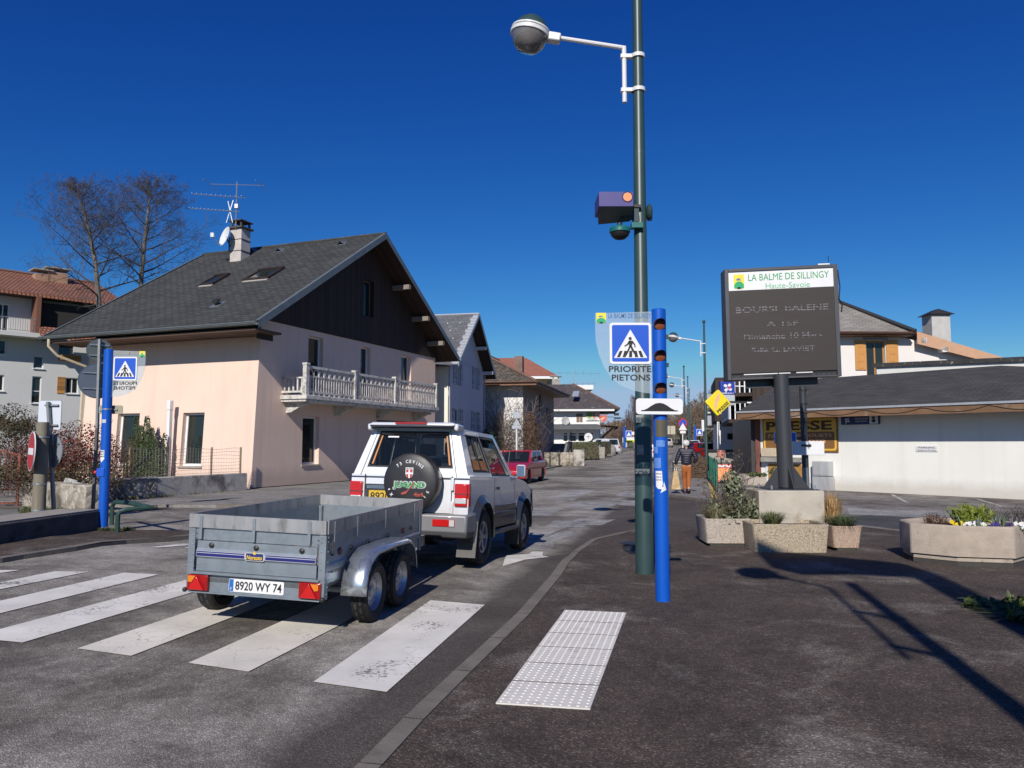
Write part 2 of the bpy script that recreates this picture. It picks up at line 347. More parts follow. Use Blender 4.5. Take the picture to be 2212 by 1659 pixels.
def text_geo(body, depth, bold, shear, spacing):
    k = (body, depth, bold, shear, spacing)
    if k in _TX: return _TX[k]
    c = bpy.data.curves.new('lettering', 'FONT'); c.body = body; c.extrude = depth/2; c.offset = bold; c.shear = shear; c.space_character = spacing; c.resolution_u = 3
    o = bpy.data.objects.new('lettering', c); COL.objects.link(o); bpy.context.view_layer.update()
    me = bpy.data.meshes.new_from_object(o.evaluated_get(bpy.context.evaluated_depsgraph_get()))
    vs = [tuple(v.co) for v in me.vertices]; fs = [tuple(p.vertices) for p in me.polygons]
    bpy.data.objects.remove(o); bpy.data.curves.remove(c); bpy.data.meshes.remove(me)
    _TX[k] = (vs, fs); return vs, fs
def tag(o, label=None, cat=None, group=None, kind=None):
    if label: o['label'] = label
    if cat: o['category'] = cat
    if group: o['group'] = group
    if kind: o['kind'] = kind
    return o
def thing(name, label, cat, loc=(0,0,0), rz=0.0, group=None, M=None):
    o = bpy.data.objects.new(name, None); COL.objects.link(o); o.empty_display_size = .2
    if M is not None: o.matrix_world = M
    else: o.location = loc; o.rotation_euler = (0, 0, rz)
    return tag(o, label, cat, group)
def kids(o): return [c for c in bpy.data.objects if c.parent is o]
def copy_tree(o, loc=None, rz=None, label=None, parent=None):
    c = o.copy(); COL.objects.link(c)
    if parent is not None: c.parent = parent
    for ch in kids(o): copy_tree(ch, parent=c)
    if loc is not None: c.location = loc
    if rz is not None: c.rotation_euler = (0, 0, rz)
    if label: c['label'] = label
    return c
def basis(o, x, y, z):
    """matrix with the given axes (local x, y, z in parent space) and origin"""
    M = Matrix.Identity(4)
    for i, a in enumerate((x, y, z)):
        a = Vector(a)
        for j in range(3): M[j][i] = a[j]
    for j in range(3): M[j][3] = o[j]
    return M
def face_M(o, right, up=(0,0,1)):
    """text/sign frame: local x right, local y up, local z towards the reader"""
    r = Vector(right).normalized(); u = Vector(up).normalized(); return basis(o, r, u, r.cross(u))
def clip_poly(P, f):
    out = []
    for i in range(len(P)):
        a, b = P[i], P[(i+1) % len(P)]; fa, fb = f(a), f(b)
        if fa >= 0: out.append(a)
        if (fa >= 0) != (fb >= 0):
            t = fa/(fa-fb); out.append((a[0]+(b[0]-a[0])*t, a[1]+(b[1]-a[1])*t))
    return out
def drape(poly, off, name, m, parent=None, kind=None, thick=0.0):
    """lay a polygon (world xy) on the ground lattice, off metres above it"""
    mb = MB(); poly = [tuple(p[:2]) for p in poly]
    ar = sum(poly[i][0]*poly[(i+1)%len(poly)][1]-poly[(i+1)%len(poly)][0]*poly[i][1] for i in range(len(poly)))
    if ar < 0: poly = poly[::-1]
    ws = [wof(*p) for p in poly]; ys = [p[1] for p in poly]
    for j in range(len(YL)-1):
        if YL[j+1] < min(ys) or YL[j] > max(ys): continue
        Q = clip_poly(clip_poly(poly, lambda p: p[1]-YL[j]), lambda p: YL[j+1]-p[1])
        if len(Q) < 3: continue
        for i in range(len(WL)-1):
            if WL[i+1] < min(ws) or WL[i] > max(ws): continue
            T = clip_poly(clip_poly(Q, lambda p: wof(*p)-WL[i]), lambda p: WL[i+1]-wof(*p))
            if len(T) < 3: continue
            dg = lambda p: (wof(*p)-WL[i])/(WL[i+1]-WL[i]) - (p[1]-YL[j])/(YL[j+1]-YL[j])
            for sgn in (1, -1):
                U = clip_poly(T, lambda p: sgn*dg(p))
                V = []
                for p in U:
                    if not V or (p[0]-V[-1][0])**2+(p[1]-V[-1][1])**2 > 1e-8: V.append(p)
                if len(V) > 2 and (V[0][0]-V[-1][0])**2+(V[0][1]-V[-1][1])**2 < 1e-8: V.pop()
                if len(V) < 3: continue
                cxm = sum(p[0] for p in V)/len(V); cym = sum(p[1] for p in V)/len(V)
                def zz(p):
                    q = (cxm+(p[0]-cxm)*.9999, cym+(p[1]-cym)*.9999); return zg(*q)+off
                mb.poly([(p[0], p[1], zz(p)) for p in V])
    if thick:
        n = len(poly)
        for i in range(n):
            a, b = poly[i], poly[(i+1) % n]; k = max(1, int(math.dist(a, b)/.8))
            for t in range(k):
                p = (a[0]+(b[0]-a[0])*t/k, a[1]+(b[1]-a[1])*t/k); q = (a[0]+(b[0]-a[0])*(t+1)/k, a[1]+(b[1]-a[1])*(t+1)/k)
                zp, zq = zg(*p)+off, zg(*q)+off
                mb.poly([(*p, zp-thick), (*q, zq-thick), (*q, zq), (*p, zp)])
    return mb.build(name, m, parent, kind=kind)
def strip(pts, half, side=0.0):
    """polygon around a polyline"""
    pts = [Vector(p[:2]) for p in pts]; L = []; Rr = []
    for i, p in enumerate(pts):
        d = (pts[min(i+1, len(pts)-1)] - pts[max(i-1, 0)]).normalized(); n = Vector((-d.y, d.x))
        L.append(p + n*(half+side)); Rr.append(p - n*(half-side))
    return [tuple(p) for p in L] + [tuple(p) for p in Rr[::-1]]
def wall_open(mb, Mf, L, H, ops, depth=.2, s0=0.0, z0=0.0):
    """wall s0..L x z0..H with recessed openings (s0,s1,z0,z1); Mf(s, z, d) -> point, d = depth inwards"""
    S = sorted({s0, L, *[v for o in ops for v in o[:2]]}); Z = sorted({z0, H, *[v for o in ops for v in o[2:4]]})
    for a, b in zip(S, S[1:]):
        for c, d in zip(Z, Z[1:]):
            if b-a < 1e-6 or d-c < 1e-6: continue
            ms, mz = (a+b)/2, (c+d)/2
            if any(o[0] < ms < o[1] and o[2] < mz < o[3] for o in ops): continue
            mb.poly([Mf(a, c, 0), Mf(b, c, 0), Mf(b, d, 0), Mf(a, d, 0)])
    for o in ops:
        a, b, c, d = o[:4]; e = o[4] if len(o) > 4 else depth
        for (p, q) in (((a, c), (a, d)), ((a, d), (b, d)), ((b, d), (b, c)), ((b, c), (a, c))):
            mb.poly([Mf(*p, 0), Mf(*q, 0), Mf(*q, e), Mf(*p, e)])
def window(parent, Mf, a, b, c, d, depth, frame_m, glass_m, fw=.06, mull=1, trans=None, sill=None, name='window', back=True):
    """frame with its pane set at the given depth in the opening"""
    mb = MB(); e0, e1 = depth-.05, depth+.0
    def fb(s0, s1, z0, z1, u0=e0, u1=e1): mb.hexa([Mf(s0,z0,u1), Mf(s1,z0,u1), Mf(s1,z0,u0), Mf(s0,z0,u0), Mf(s0,z1,u1), Mf(s1,z1,u1), Mf(s1,z1,u0), Mf(s0,z1,u0)])
    fb(a, a+fw, c, d); fb(b-fw, b, c, d); fb(a+fw, b-fw, c, c+fw); fb(a+fw, b-fw, d-fw, d)
    for k in range(1, mull): x = a+(b-a)*k/mull; fb(x-fw*.45, x+fw*.45, c+fw, d-fw)
    if trans: z = c+(d-c)*trans; fb(a+fw, b-fw, z-fw*.4, z+fw*.4, e0-.002, e1-.002)
    f = mb.build(name, frame_m, parent)
    g = MB().poly([Mf(a+fw*.6, c+fw*.6, e1-.012), Mf(b-fw*.6, c+fw*.6, e1-.012), Mf(b-fw*.6, d-fw*.6, e1-.012), Mf(a+fw*.6, d-fw*.6, e1-.012)])
    g.build('pane', glass_m, f)
    if sill:
        sb = MB(); x = sill; sb.hexa([Mf(a-.06,c-.07,e0), Mf(b+.06,c-.07,e0), Mf(b+.06,c-.07,-x), Mf(a-.06,c-.07,-x), Mf(a-.06,c-.004,e0), Mf(b+.06,c-.004,e0), Mf(b+.06,c-.004,-x), Mf(a-.06,c-.004,-x)])
        sb.build('sill', frame_m if sill > .1 else MATS['concrete'], f)
    return f
def circle(r, n=24, c=(0, 0), a0=0.0, a1=2*pi): return [(c[0]+r*cos(a0+(a1-a0)*i/n), c[1]+r*sin(a0+(a1-a0)*i/n)) for i in range(n)]
def rrect(x0, x1, y0, y1, r, k=4):
    P = []
    for (cx_, cy_, a) in ((x1-r, y1-r, 0), (x0+r, y1-r, pi/2), (x0+r, y0+r, pi), (x1-r, y0+r, 1.5*pi)):
        P += [(cx_+r*cos(a+pi/2*i/k), cy_+r*sin(a+pi/2*i/k)) for i in range(k+1)]
    return P
def Zm(x, y, x0, y0, k): return ((x0+x/k)*.5486, (y0+y/k)*.5486)
A_ROAD = mat_asphalt('asphalt_road', (.13, .115, .097), (.31, .287, .252), .95, .42, 105, stain=.65, gutter=(.062, .05, .043))
A_PAVE = mat_asphalt('asphalt_pavement', (.080, .062, .050), (.21, .185, .157), 1.0, .75, 95, stain=.6, bump=.8, bs=.75, lo=.52, hi=.70)
A_LIGHT = mat_asphalt('asphalt_light', (.20, .19, .175), (.29, .275, .25), .6, .35, 80, stain=.6)
A_DARK = mat_asphalt('asphalt_dark', (.058, .058, .062), (.09, .088, .09), .4, .5, 80, stain=.5)
A_PATCH = mat_asphalt('asphalt_patch', (.24, .232, .222), (.36, .35, .335), .6, .4, 90, stain=.7)
A_GUT = mat_asphalt('gutter_dirt', (.065, .052, .045), (.115, .096, .082), .6, .5, 80, stain=.8)
A_LOT = mat_asphalt('asphalt_lot', (.11, .094, .084), (.24, .22, .20), .9, .45, 70, stain=.9)
M_KERB = mat('kerb_stone', (.17, .15, .126), .9, var=.3, scale=5, bump=.4, spots=((.09, .08, .07), 2.5, .5, .75))
M_EARTH = mat('grass_earth', (.10, .105, .045), .95, var=.35, scale=.8, bump=.5, spots=((.16, .13, .08), .35, .45, .7))
M_CONC = mat('concrete', (.34, .32, .28), .9, var=.18, scale=4, bump=.4, spots=((.2, .18, .15), 3, .5, .75))
P_WHITE = mat_paint('road_paint', (.74, .71, .65), (.16, .15, .145), .45)
P_CREAM = mat_paint('road_paint_cream', (.73, .685, .595), (.17, .155, .14), .4)
P_OLD = mat_paint('road_paint_old', (.5, .49, .47), (.15, .145, .14), 1.3)
P_YEL = mat_paint('yellow_paint', (.55, .40, .08), (.3, .28, .25), .8)

mb = MB(); gv = []
for j, Y in enumerate(YL):
    for i, w in enumerate(WL): gv.append((KX(Y)-w/KC, Y, LAT[j][i]-.03))
n = len(WL); gf = []
for j in range(len(YL)-1):
    for i in range(n-1):
        a, b, c, d = j*n+i, j*n+i+1, (j+1)*n+i+1, (j+1)*n+i
        gf += [(a, c, b), (a, d, c)]
mb.add(gv, gf); mb.build('ground', M_EARTH, kind='structure')
drape([(-30, -12), (40, -12), (46, 20), (40, 52), (20, 60), (46, 150), (60, 240), (46, 240), (30, 150), (-12, 40), (-30, 34)], 0.0, 'road', A_ROAD, kind='structure')
drape([G(*p) for p in [(1640, 1056), (1760, 1058), (2212, 1080)]] + [(24, 24), (26, 8), (11, 9.5)] + [G(*p) for p in [(2212, 1160), (1960, 1147), (1700, 1128), (1560, 1122)]], .004, 'parking_lot', A_LOT, kind='structure')
kerb_px = [(800, 1659), (893, 1560), (1000, 1455), (1130, 1330), (1200, 1247), (1244, 1194), (1285, 1166), (1340, 1153), (1400, 1146), (1480, 1141), (1564, 1137)]
kpts = [G(*p) for p in kerb_px]; k0 = kpts[0]
kpts = [Vector((k0.x-1.5, k0.y-6.2, 0)), Vector((k0.x-.66, k0.y-2.8, 0))] + kpts
pave = [tuple(p[:2]) for p in kpts] + [tuple(G(*p)[:2]) for p in [(1850, 1139), (2212, 1172)]] + [(16, 9.3), (16, -6)]
drape(pave, .012, 'pavement', A_PAVE, kind='structure')
def kerb(pts, half, off, name, m=M_KERB, thick=.1, seg=1.0, side=0.0):
    drape(strip(pts, half, side), off, name, m, kind='structure', thick=thick)
kerb(kpts[:-2], .062, .022, 'kerb')
mb = MB()
for a, b in zip(kpts[2:-2], kpts[3:-1]):
    L_ = (b-a).length; k = max(1, round(L_/1.0)); d = (b-a)/L_; nn = Vector((-d.y, d.x, 0))
    for t in range(k):
        p = a + d*(L_*t/k); z = zg(p.x, p.y)+.0245
        q = [p-nn*.062-d*.006, p+nn*.062-d*.006, p+nn*.062+d*.006, p-nn*.062+d*.006]; mb.poly([(v.x, v.y, z) for v in q])
mb.build('kerb_joints', A_GUT, kind='structure')
lk = [G(*p) for p in [(-160, 1238), (0, 1216), (45, 1208), (160, 1190), (268, 1175), (417, 1163), (470, 1160)]]
lp = [tuple(p[:2]) for p in lk] + [tuple(G(*p)[:2]) for p in [(470, 1152), (300, 1151), (215, 1150)]] + [(-13, 15.2), (-16, 9)]
drape(lp, .05, 'pavement', A_PAVE, kind='structure', thick=.06)
kerb(lk, .07, .062, 'kerb', side=.03, thick=.09)
RD = Vector((sin(R(12.6)), cos(R(12.6)), 0)); RN = Vector((-RD.y*-1, -RD.x, 0))
def kl(Y): return (-3.5 + (Y-25)*.2235, Y)
lk2 = [tuple(G(468, 1097)[:2]), tuple(G(545, 1096)[:2]), (-5.6, 22.0), kl(24.5), kl(28)] + [kl(y) for y in (34, 43, 52, 60, 70, 82, 95, 110, 124)]
hp = lk2 + [(12, 124), (-2, 100), (-6, 70), (-9, 50), (-13, 44)] + [(-9.7, 28.2), (-10.7, 19.6)]
drape(hp, .07, 'pavement', A_LIGHT, kind='structure', thick=.08)
kerb(lk2, .08, .08, 'kerb', thick=.1)
drape([G(*p)[:2] for p in [(0, 1100), (190, 1107), (215, 1125), (60, 1140), (-60, 1140), (-60, 1100)]], .006, 'driveway', A_LIGHT, kind='structure')
kr = [tuple(G(1570, 1091)[:2]), tuple(G(1500, 1080)[:2]), tuple(G(1452, 1073)[:2]), (4.75, 25.5)] + [(4.45+(y-25)*.2235, y) for y in (28, 34, 43, 52, 60, 70, 82, 95, 110, 124)]
rp = kr + [(45, 124), (30, 70), (14, 36), (10.2, 30.2), tuple(G(1645, 1062)[:2])]
drape(rp, .06, 'pavement', A_LIGHT, kind='structure', thick=.07)
kerb(kr, .09, .072, 'kerb', thick=.09)
drape([G(*p, .06)[:2] for p in [(1530, 1043), (1541, 1041), (1553, 1085), (1539, 1083)]], .066, 'kerb_paint', P_YEL, kind='structure')

def mark(px, m, name, off=.008): return drape([tuple(G(*p)[:2]) for p in px], off, name, m, kind='structure')
ZB = lambda x, y: ((0+x/1.58)*.5486, (2100+y/1.58)*.5486)
for px, m in [([ZB(0, 232), ZB(128, 232), ZB(0, 250), ZB(-60, 258), ZB(-60, 232)], P_WHITE),
              ([ZB(-200, 350), ZB(340, 240), ZB(550, 243), ZB(0, 352), ZB(-200, 396)], P_WHITE),
              ([ZB(-200, 470), ZB(770, 249), ZB(985, 260), ZB(0, 502), ZB(-200, 553)], P_WHITE),
              ([ZB(-100, 632), ZB(0, 601), ZB(1200, 282), ZB(1475, 280), ZB(1260, 352), ZB(140, 685), ZB(-100, 662)], P_WHITE),
              ([ZB(480, 722), ZB(1330, 438), ZB(1740, 300), ZB(1960, 318), ZB(1500, 505), ZB(815, 768)], P_CREAM),
              ([ZB(1172, 812), ZB(1800, 530), ZB(2170, 365), ZB(2420, 388), ZB(2115, 575), ZB(1545, 867)], P_CREAM),
              ([(677, 1475), (930, 1298), (1047, 1308), (835, 1497)], P_WHITE)]:
    mark(px, m, 'crossing_stripe')
ZT = lambda x, y: ((1850+x/2.212)*.5486, (2050+y/2.212)*.5486)
mark([ZT(285, 402), ZT(320, 308), ZT(515, 293), ZT(540, 272), ZT(637, 276), ZT(632, 308), ZT(690, 320), ZT(500, 342)], P_WHITE, 'road_marking')
mark([(322, 1183), (417, 1173), (417, 1178), (340, 1184)], P_WHITE, 'road_marking'); mark([(398, 1184), (440, 1179), (440, 1182), (410, 1186)], P_WHITE, 'road_marking')
ZP = lambda x, y: ((3200+x/2.0733)*.5486, (1800+y/2.0733)*.5486)
mark([ZP(632, 305), ZP(660, 307), ZP(792, 376), ZP(760, 374)], P_OLD, 'road_marking'); mark([ZP(1310, 337), ZP(1340, 339), ZP(1575, 408), ZP(1535, 404)], P_OLD, 'road_marking')
mark([ZP(-100, 560), ZP(100, 566), ZP(430, 572), ZP(720, 606), ZP(715, 613), ZP(420, 580), ZP(100, 574), ZP(-100, 568)], M_KERB, 'kerb', .02)
for px, m in [([ZT(480, 110), ZT(900, 92), ZT(905, 125), ZT(790, 160), ZT(720, 190), ZT(735, 225), ZT(690, 265), ZT(560, 258), ZT(480, 250)], A_PATCH),
              ([ZT(650, 62), ZT(735, 2), ZT(1060, 6), ZT(985, 62)], A_PATCH),
              ([(1215, 1098), (1250, 1084), (1345, 1086), (1300, 1102)], A_PATCH), ([(1330, 1072), (1350, 1060), (1420, 1062), (1410, 1076)], A_PATCH),
              ([(1185, 1078), (1230, 1058), (1290, 1058), (1240, 1080)], A_PATCH), ([(1270, 1040), (1290, 1030), (1365, 1032), (1355, 1042)], A_PATCH),
              ([(1390, 1010), (1400, 1000), (1440, 1001), (1434, 1012)], A_PATCH), ([(1120, 1112), (1150, 1098), (1215, 1100), (1180, 1116)], A_PATCH), ([(1225, 1132), (1250, 1120), (1330, 1122), (1300, 1135)], A_PATCH), ([(1330, 1090), (1345, 1080), (1400, 1082), (1390, 1093)], A_PATCH)]:
    mark(px, m, 'road_patch', .005)
mark([(1700, 1122), (1880, 1114), (2212, 1132), (2212, 1168), (1960, 1146), (1800, 1128)], A_DARK, 'road_patch', .009)
mark([(1830, 1098), (2212, 1114), (2212, 1130), (1880, 1113), (1835, 1112)], A_PATCH, 'road_patch', .0085)
rk_ = random.Random(4)
for (x0, y0, x1, y1) in ((1080, 1185, 1240, 1140), (1180, 1160, 1265, 1125), (1130, 1100, 1300, 1060), (1900, 1180, 2150, 1300)):
    a, b = G(x0, y0), G(x1, y1); n = 14; q = [a.lerp(b, i/n)+Vector((rk_.uniform(-.03, .03), rk_.uniform(-.05, .05), 0)) for i in range(n+1)]
    drape(strip(q, .006), .0165, 'road_crack', A_GUT, kind='structure')
c = G(1375, 1175)
drape([(c.x+.28*cos(t*pi/8), c.y+.28*sin(t*pi/8)) for t in range(16)], .017, 'manhole_cover', mat('cast_iron', (.03, .03, .03), .6, var=.3), kind='structure')
tq = [G(*p) for p in [(1071, 1525), (1275, 1538), (1353, 1328), (1220, 1322)]]
tz = .014
o = drape([tuple(p[:2]) for p in tq], tz+.008, 'tactile_slab', mat('tactile_white', (.64, .61, .56), .7, var=.1, scale=3, bump=.2, spots=((.42, .39, .34), 5, .55, .75)), thick=.01)
tag(o, 'white studded tactile paving strip laid in the dark pavement beside the kerb', 'tactile paving')
mb = MB()
def tql(u, v): return tq[0].lerp(tq[1], u).lerp(tq[3].lerp(tq[2], u), v)
for j in range(48):
    for i in range(11):
        p = tql((i+.5)/11, (j+.5)/48); mb.lathe([(.011, 0), (.009, .004), (.003, .0055)], 6, Matrix.Translation((p.x, p.y, zg(p.x, p.y)+tz+.008)), caps=False)
mb.build('stud', mat('tactile_stud', (.68, .65, .60), .6, var=.05), o)
mb = MB()
for k in range(1, 6):
    a, b = tql(0, k/6), tql(1, k/6); e = (tql(0, k/6+.002)-tql(0, k/6-.002))
    mb.poly([(a-e*.5).to_tuple()[:2]+(zg(a.x, a.y)+tz+.0095,), (b-e*.5).to_tuple()[:2]+(zg(b.x, b.y)+tz+.0095,), (b+e*.5).to_tuple()[:2]+(zg(b.x, b.y)+tz+.0095,), (a+e*.5).to_tuple()[:2]+(zg(a.x, a.y)+tz+.0095,)])
mb.build('joint', A_GUT, o)

M_BANK = mat('bank_grass', (.115, .115, .045), .95, var=.3, scale=.15, spots=((.17, .14, .08), .06, .45, .65))
rows = [(158, 1.38), (176, 2.2), (205, 6.6), (240, 9.0), (330, 10)]; mb = MB(); vs = []; fs = []
xs = [-20, 15, 32, 45, 52, 60, 75, 100, 140]
for j, (Y, z) in enumerate(rows):
    for x in xs: vs.append((x, Y, 1.36 + (z-1.36)*lerp_tab(x, [(15, .12), (45, .35), (60, .9), (100, 1.2)])))
nx = len(xs)
for j in range(len(rows)-1):
    for i in range(nx-1): fs.append((j*nx+i, j*nx+i+1, (j+1)*nx+i+1, (j+1)*nx+i))
mb.add(vs, fs, True).build('grassy_bank', M_BANK, kind='structure')
def ridge(name, Y, prof, m, depth=700):
    mb = MB(); vs = []; fs = []
    for k, (x, y) in enumerate(prof):
        p = at(x, y, Y); vs += [(p.x, Y, p.z), (p.x, Y-depth, 0), (p.x*1.05, Y+depth, 0)]
    for k in range(len(prof)-1):
        a = 3*k; fs += [(a+1, a+4, a+3, a), (a, a+3, a+5, a+2)]
    mb.add(vs, fs, True); return mb.build(name, m, kind='structure')
M_HILL = mat('hazy_blue_hill', (.10, .14, .17), .95, var=.15, scale=.004)  # blue haze of distance is put into this base colour
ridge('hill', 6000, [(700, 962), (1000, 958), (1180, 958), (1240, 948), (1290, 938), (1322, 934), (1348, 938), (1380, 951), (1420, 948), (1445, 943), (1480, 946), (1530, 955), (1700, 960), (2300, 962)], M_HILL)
M_PINK = mat_render('pink_render', (.78, .585, .475), (.46, .36, .29), var=.04, streak=.3, low=.6)
M_WOODDK = mat_planks('dark_boards', (.036, .020, .014), .11)
M_SOFFIT = mat_planks('soffit_boards', (.085, .05, .034), .1, horizontal=True)
M_SHING = mat_brick('grey_shingle', (.040, .041, .037), (.066, .067, .061), (.012, .012, .011), .36, .20, .016, var=.16, bump=1.0)
M_ZINC = mat('zinc', (.16, .19, .20), .55, .4, var=.15, scale=3)
M_WFRAME = mat('white_window_frame', (.75, .75, .74), .5, var=.03)
M_PANE = mat_glass('window_glass', (.02, .025, .022))
M_CONCW = mat('weathered_white_concrete', (.58, .56, .52), .85, var=.18, scale=5, bump=.3, spots=((.16, .14, .12), 3.5, .5, .72))
M_BLACKM = mat('black_metal', (.02, .02, .02), .5, var=.1)
M_GALV = mat('galvanised', (.42, .44, .45), .42, .75, var=.2, scale=9, spots=((.3, .32, .34), 5, .45, .7))
M_WHITEP = mat('white_plastic', (.72, .72, .70), .5, var=.05)

A1 = (-9.54, 28.28); ANG1 = atan2(.93, .3675)
def house_pink():
    h = thing('house', 'pale pink rendered house with dark timber gable, balcony and grey shingle roof', 'house', (A1[0], A1[1], 0), ANG1)
    LX, DY, ze, zr, xr = 14.55, 8.75, 6.0, 11.35, 7.4
    bat = lambda s, z: s + .055*z*max(0, 1-s/2.9)
    gf = lambda s, z, d: (bat(s, z), d, z)
    lf = lambda s, z, d: (.055*z + d, s, z)
    gops = [(3.25, 4.27, 3.95, 6.15), (7.15, 7.97, 3.95, 6.17), (10.84, 11.85, 3.95, 6.17), (2.98, 4.1, .87, 2.83), (8.6, 12.0, .05, 2.85)]
    lops = [(2.4, 3.45, .86, 2.9), (5.68, 6.85, .86, 2.92)]
    w = MB(); wall_open(w, gf, LX, 6.4, gops, .26, z0=-.3); wall_open(w, lf, DY, 5.95, lops, .26, z0=-.3)
    w.poly([(LX, 0, -.3), (LX, DY, -.3), (LX, DY, 6.0), (LX, 0, 6.4)]); w.poly([(0, DY, -.3), (LX, DY, -.3), (LX, DY, 6), (xr, DY, 10.8), (.33, DY, 6)])
    w.build('wall', M_PINK, h)
    MB().box(0.02, LX, -.012, .05, -.3, .1).build('base_course', mat('dark_base', (.05, .04, .035), .9), h)  # near-black band along the foot of the gable wall
    g = MB(); a0, a1, b0, b1 = 7.3, 8.12, 7.62, 9.32; zt = lambda s: 6.15 + (zr-.12-6.15)*(1-abs(s-xr)/(xr+.9))
    def cellp(s0, s1, zb, ztop=None):
        pts = [(s0, zb), (s1, zb)] + ([(s1, ztop), (s0, ztop)] if ztop else [(s1, zt(s1))] + ([(xr, zt(xr))] if s0 < xr < s1 else []) + [(s0, zt(s0))])
        g.poly([(s, -.04, z) for s, z in pts])
    cellp(.38, a0, 6.38); cellp(a1, LX, 6.38); cellp(a0, a1, 6.38, b0); cellp(a0, a1, b1)
    for (p, q) in (((a0, b0), (a0, b1)), ((a0, b1), (a1, b1)), ((a1, b1), (a1, b0)), ((a1, b0), (a0, b0))):
        g.poly([(p[0], -.04, p[1]), (q[0], -.04, q[1]), (q[0], .22, q[1]), (p[0], .22, p[1])])
    g.poly([(.38, -.04, 6.38), (LX, -.04, 6.38), (LX, .01, 6.38), (.38, .01, 6.38)])
    g.build('gable_cladding', M_WOODDK, h)
    g2 = lambda s, z, d: (s, d, z)
    window(h, g2, a0, a1, b0, b1, .2, mat('brown_frame', (.2, .13, .09), .6), M_PANE, .06)
    for o in gops[:3]: window(h, gf, *o, .24, M_WFRAME, M_PANE, .07)
    window(h, gf, *gops[3], .24, M_WFRAME, M_PANE, .08, sill=.05)
    window(h, gf, *gops[4], .24, mat('door_dark_frame', (.03, .03, .035), .4), M_PANE, .08, mull=3)
    for o in lops: window(h, lf, *o, .24, M_WFRAME, M_PANE, .09, sill=.06)
    y0, y1, xa, xb = -1.1, DY+.9, -1.15, LX+.75; k = (zr-ze)/(xr-xa); zb = zr-k*(xb-xr)
    r = MB()
    r.poly([(xa, y1, ze), (xa, y0, ze), (xr, y0, zr), (xr, y1, zr)]); r.poly([(xr, y1, zr), (xr, y0, zr), (xb, y0, zb), (xb, y1, zb)])
    t = .16
    r.poly([(xa, y0, ze), (xa, y1, ze), (xa, y1, ze-t), (xa, y0, ze-t)]); r.poly([(xb, y0, zb-t), (xb, y1, zb-t), (xb, y1, zb), (xb, y0, zb)])
    rf = r.build('roof', M_SHING, h)
    s = MB(); s.poly([(xa, y0, ze-t), (xr, y0, zr-t), (xr, y1, zr-t), (xa, y1, ze-t)][::-1]); s.poly([(xr, y0, zr-t), (xb, y0, zb-t), (xb, y1, zb-t), (xr, y1, zr-t)][::-1]); s.build('soffit', M_WOODDK, h)
    s2 = MB().box(xa+.06, .33, y0+.15, DY+.5, ze-.28, ze-.2); s2.build('eave_soffit', M_SOFFIT, h)
    for yy in (y0-.02, y1+.02):
        v = MB()
        for (p, q) in (((xa, ze), (xr, zr)), ((xb, zb), (xr, zr))):
            v.poly([(p[0], yy, p[1]+.05), (q[0], yy, q[1]+.05), (q[0], yy, q[1]-.24), (p[0], yy, p[1]-.24)]); d = .1 if yy > 0 else .14
            v.poly([(p[0], yy, p[1]+.05), (q[0], yy, q[1]+.05), (q[0], yy+(-d if yy > 0 else d), q[1]+.05), (p[0], yy+(-d if yy > 0 else d), p[1]+.05)])
        v.build('verge_board', M_ZINC, h)
    MB().tube([(xr, y0, zr+.02), (xr, y1, zr+.02)], .07, 6).build('ridge_cap', M_SHING, rf)
    for xx, zz in ((xa-.09, ze-.06), (xb+.09, zb-.06)):
        gt = MB(); prof = [(.1*cos(pi+pi*i/8), .1*sin(pi+pi*i/8)) for i in range(9)]; vs = [(xx+a, yy, zz+b+.03) for yy in (y0-.02, y1) for a, b in prof]
        gt.add(vs, [(i, i+1, i+10, i+9) for i in range(8)], True); gt.box(xx-.115, xx-.095, y0-.02, y1, zz+.02, zz+.045)
        for j in range(12): yy = y0+.4+j*.85; gt.tube([(xx-.105, yy, zz+.02), (xx, yy, zz-.075), (xx+.105, yy, zz+.02)], .012, 4)
        gt.build('gutter', M_ZINC, h)
    dp = MB().tube([(xa-.09, y1-.5, ze-.12), (xa-.09, y1-.5, ze-.4), (xa+.2, y1-.62, ze-.75), (.18, DY-.1, ze-1.15), (.10, DY+.06, ze-1.5), (.02, DY+.06, .1)], .055, 8)
    dp.build('downpipe', mat('cream_plastic', (.55, .47, .33), .5), h)
    for x in (9.9, 11.9, 13.6):
        z = zr-k*(x-xr)-.42; MB().box(x-.1, x+.1, y0+.12, .0, z-.11, z+.11).build('purlin_end', mat('weathered_beam', (.24, .2, .17), .8), h)
    MB().box(-.55, .3, y0+.5, -.9+.35, ze-.5, ze-.3).build('bracket', M_WOODDK, h)
    b = thing('balcony', None, None); b.parent = h
    bx0, bx1, by = 1.62, 12.55, -1.12
    MB().box(bx0-.08, bx1+.1, by-.1, 0, 3.42, 3.58).box(bx0-.02, bx1+.03, by-.03, 0, 3.32, 3.42).build('balcony_slab', M_CONCW, b, .015)
    for x in (2.0, 5.25, 8.65, 12.2):
        pr = [(0, 3.33), (-.95, 3.33), (-.97, 3.2), (-.75, 3.19), (-.5, 3.06), (-.25, 2.93), (0, 2.9)]
        MB().prism(pr, .2, basis((x-.1, 0, 0), (0, 1, 0), (0, 0, 1), (1, 0, 0))).build('bracket', M_CONCW, b, .012)
    rl = MB(); rl.box(bx0, bx1, by-.03, by+.1, 4.62, 4.72); rl.box(bx0, bx1, by, by+.07, 3.68, 3.75); rl.box(bx0, bx1, by+.005, by+.06, 4.28, 4.33)
    for yy in (0,): rl.box(bx0, bx0+.1, by+.1, 0, 4.22, 4.28); rl.box(bx0, bx0+.1, by+.1, 0, 3.68, 3.75)
    N_ = 62
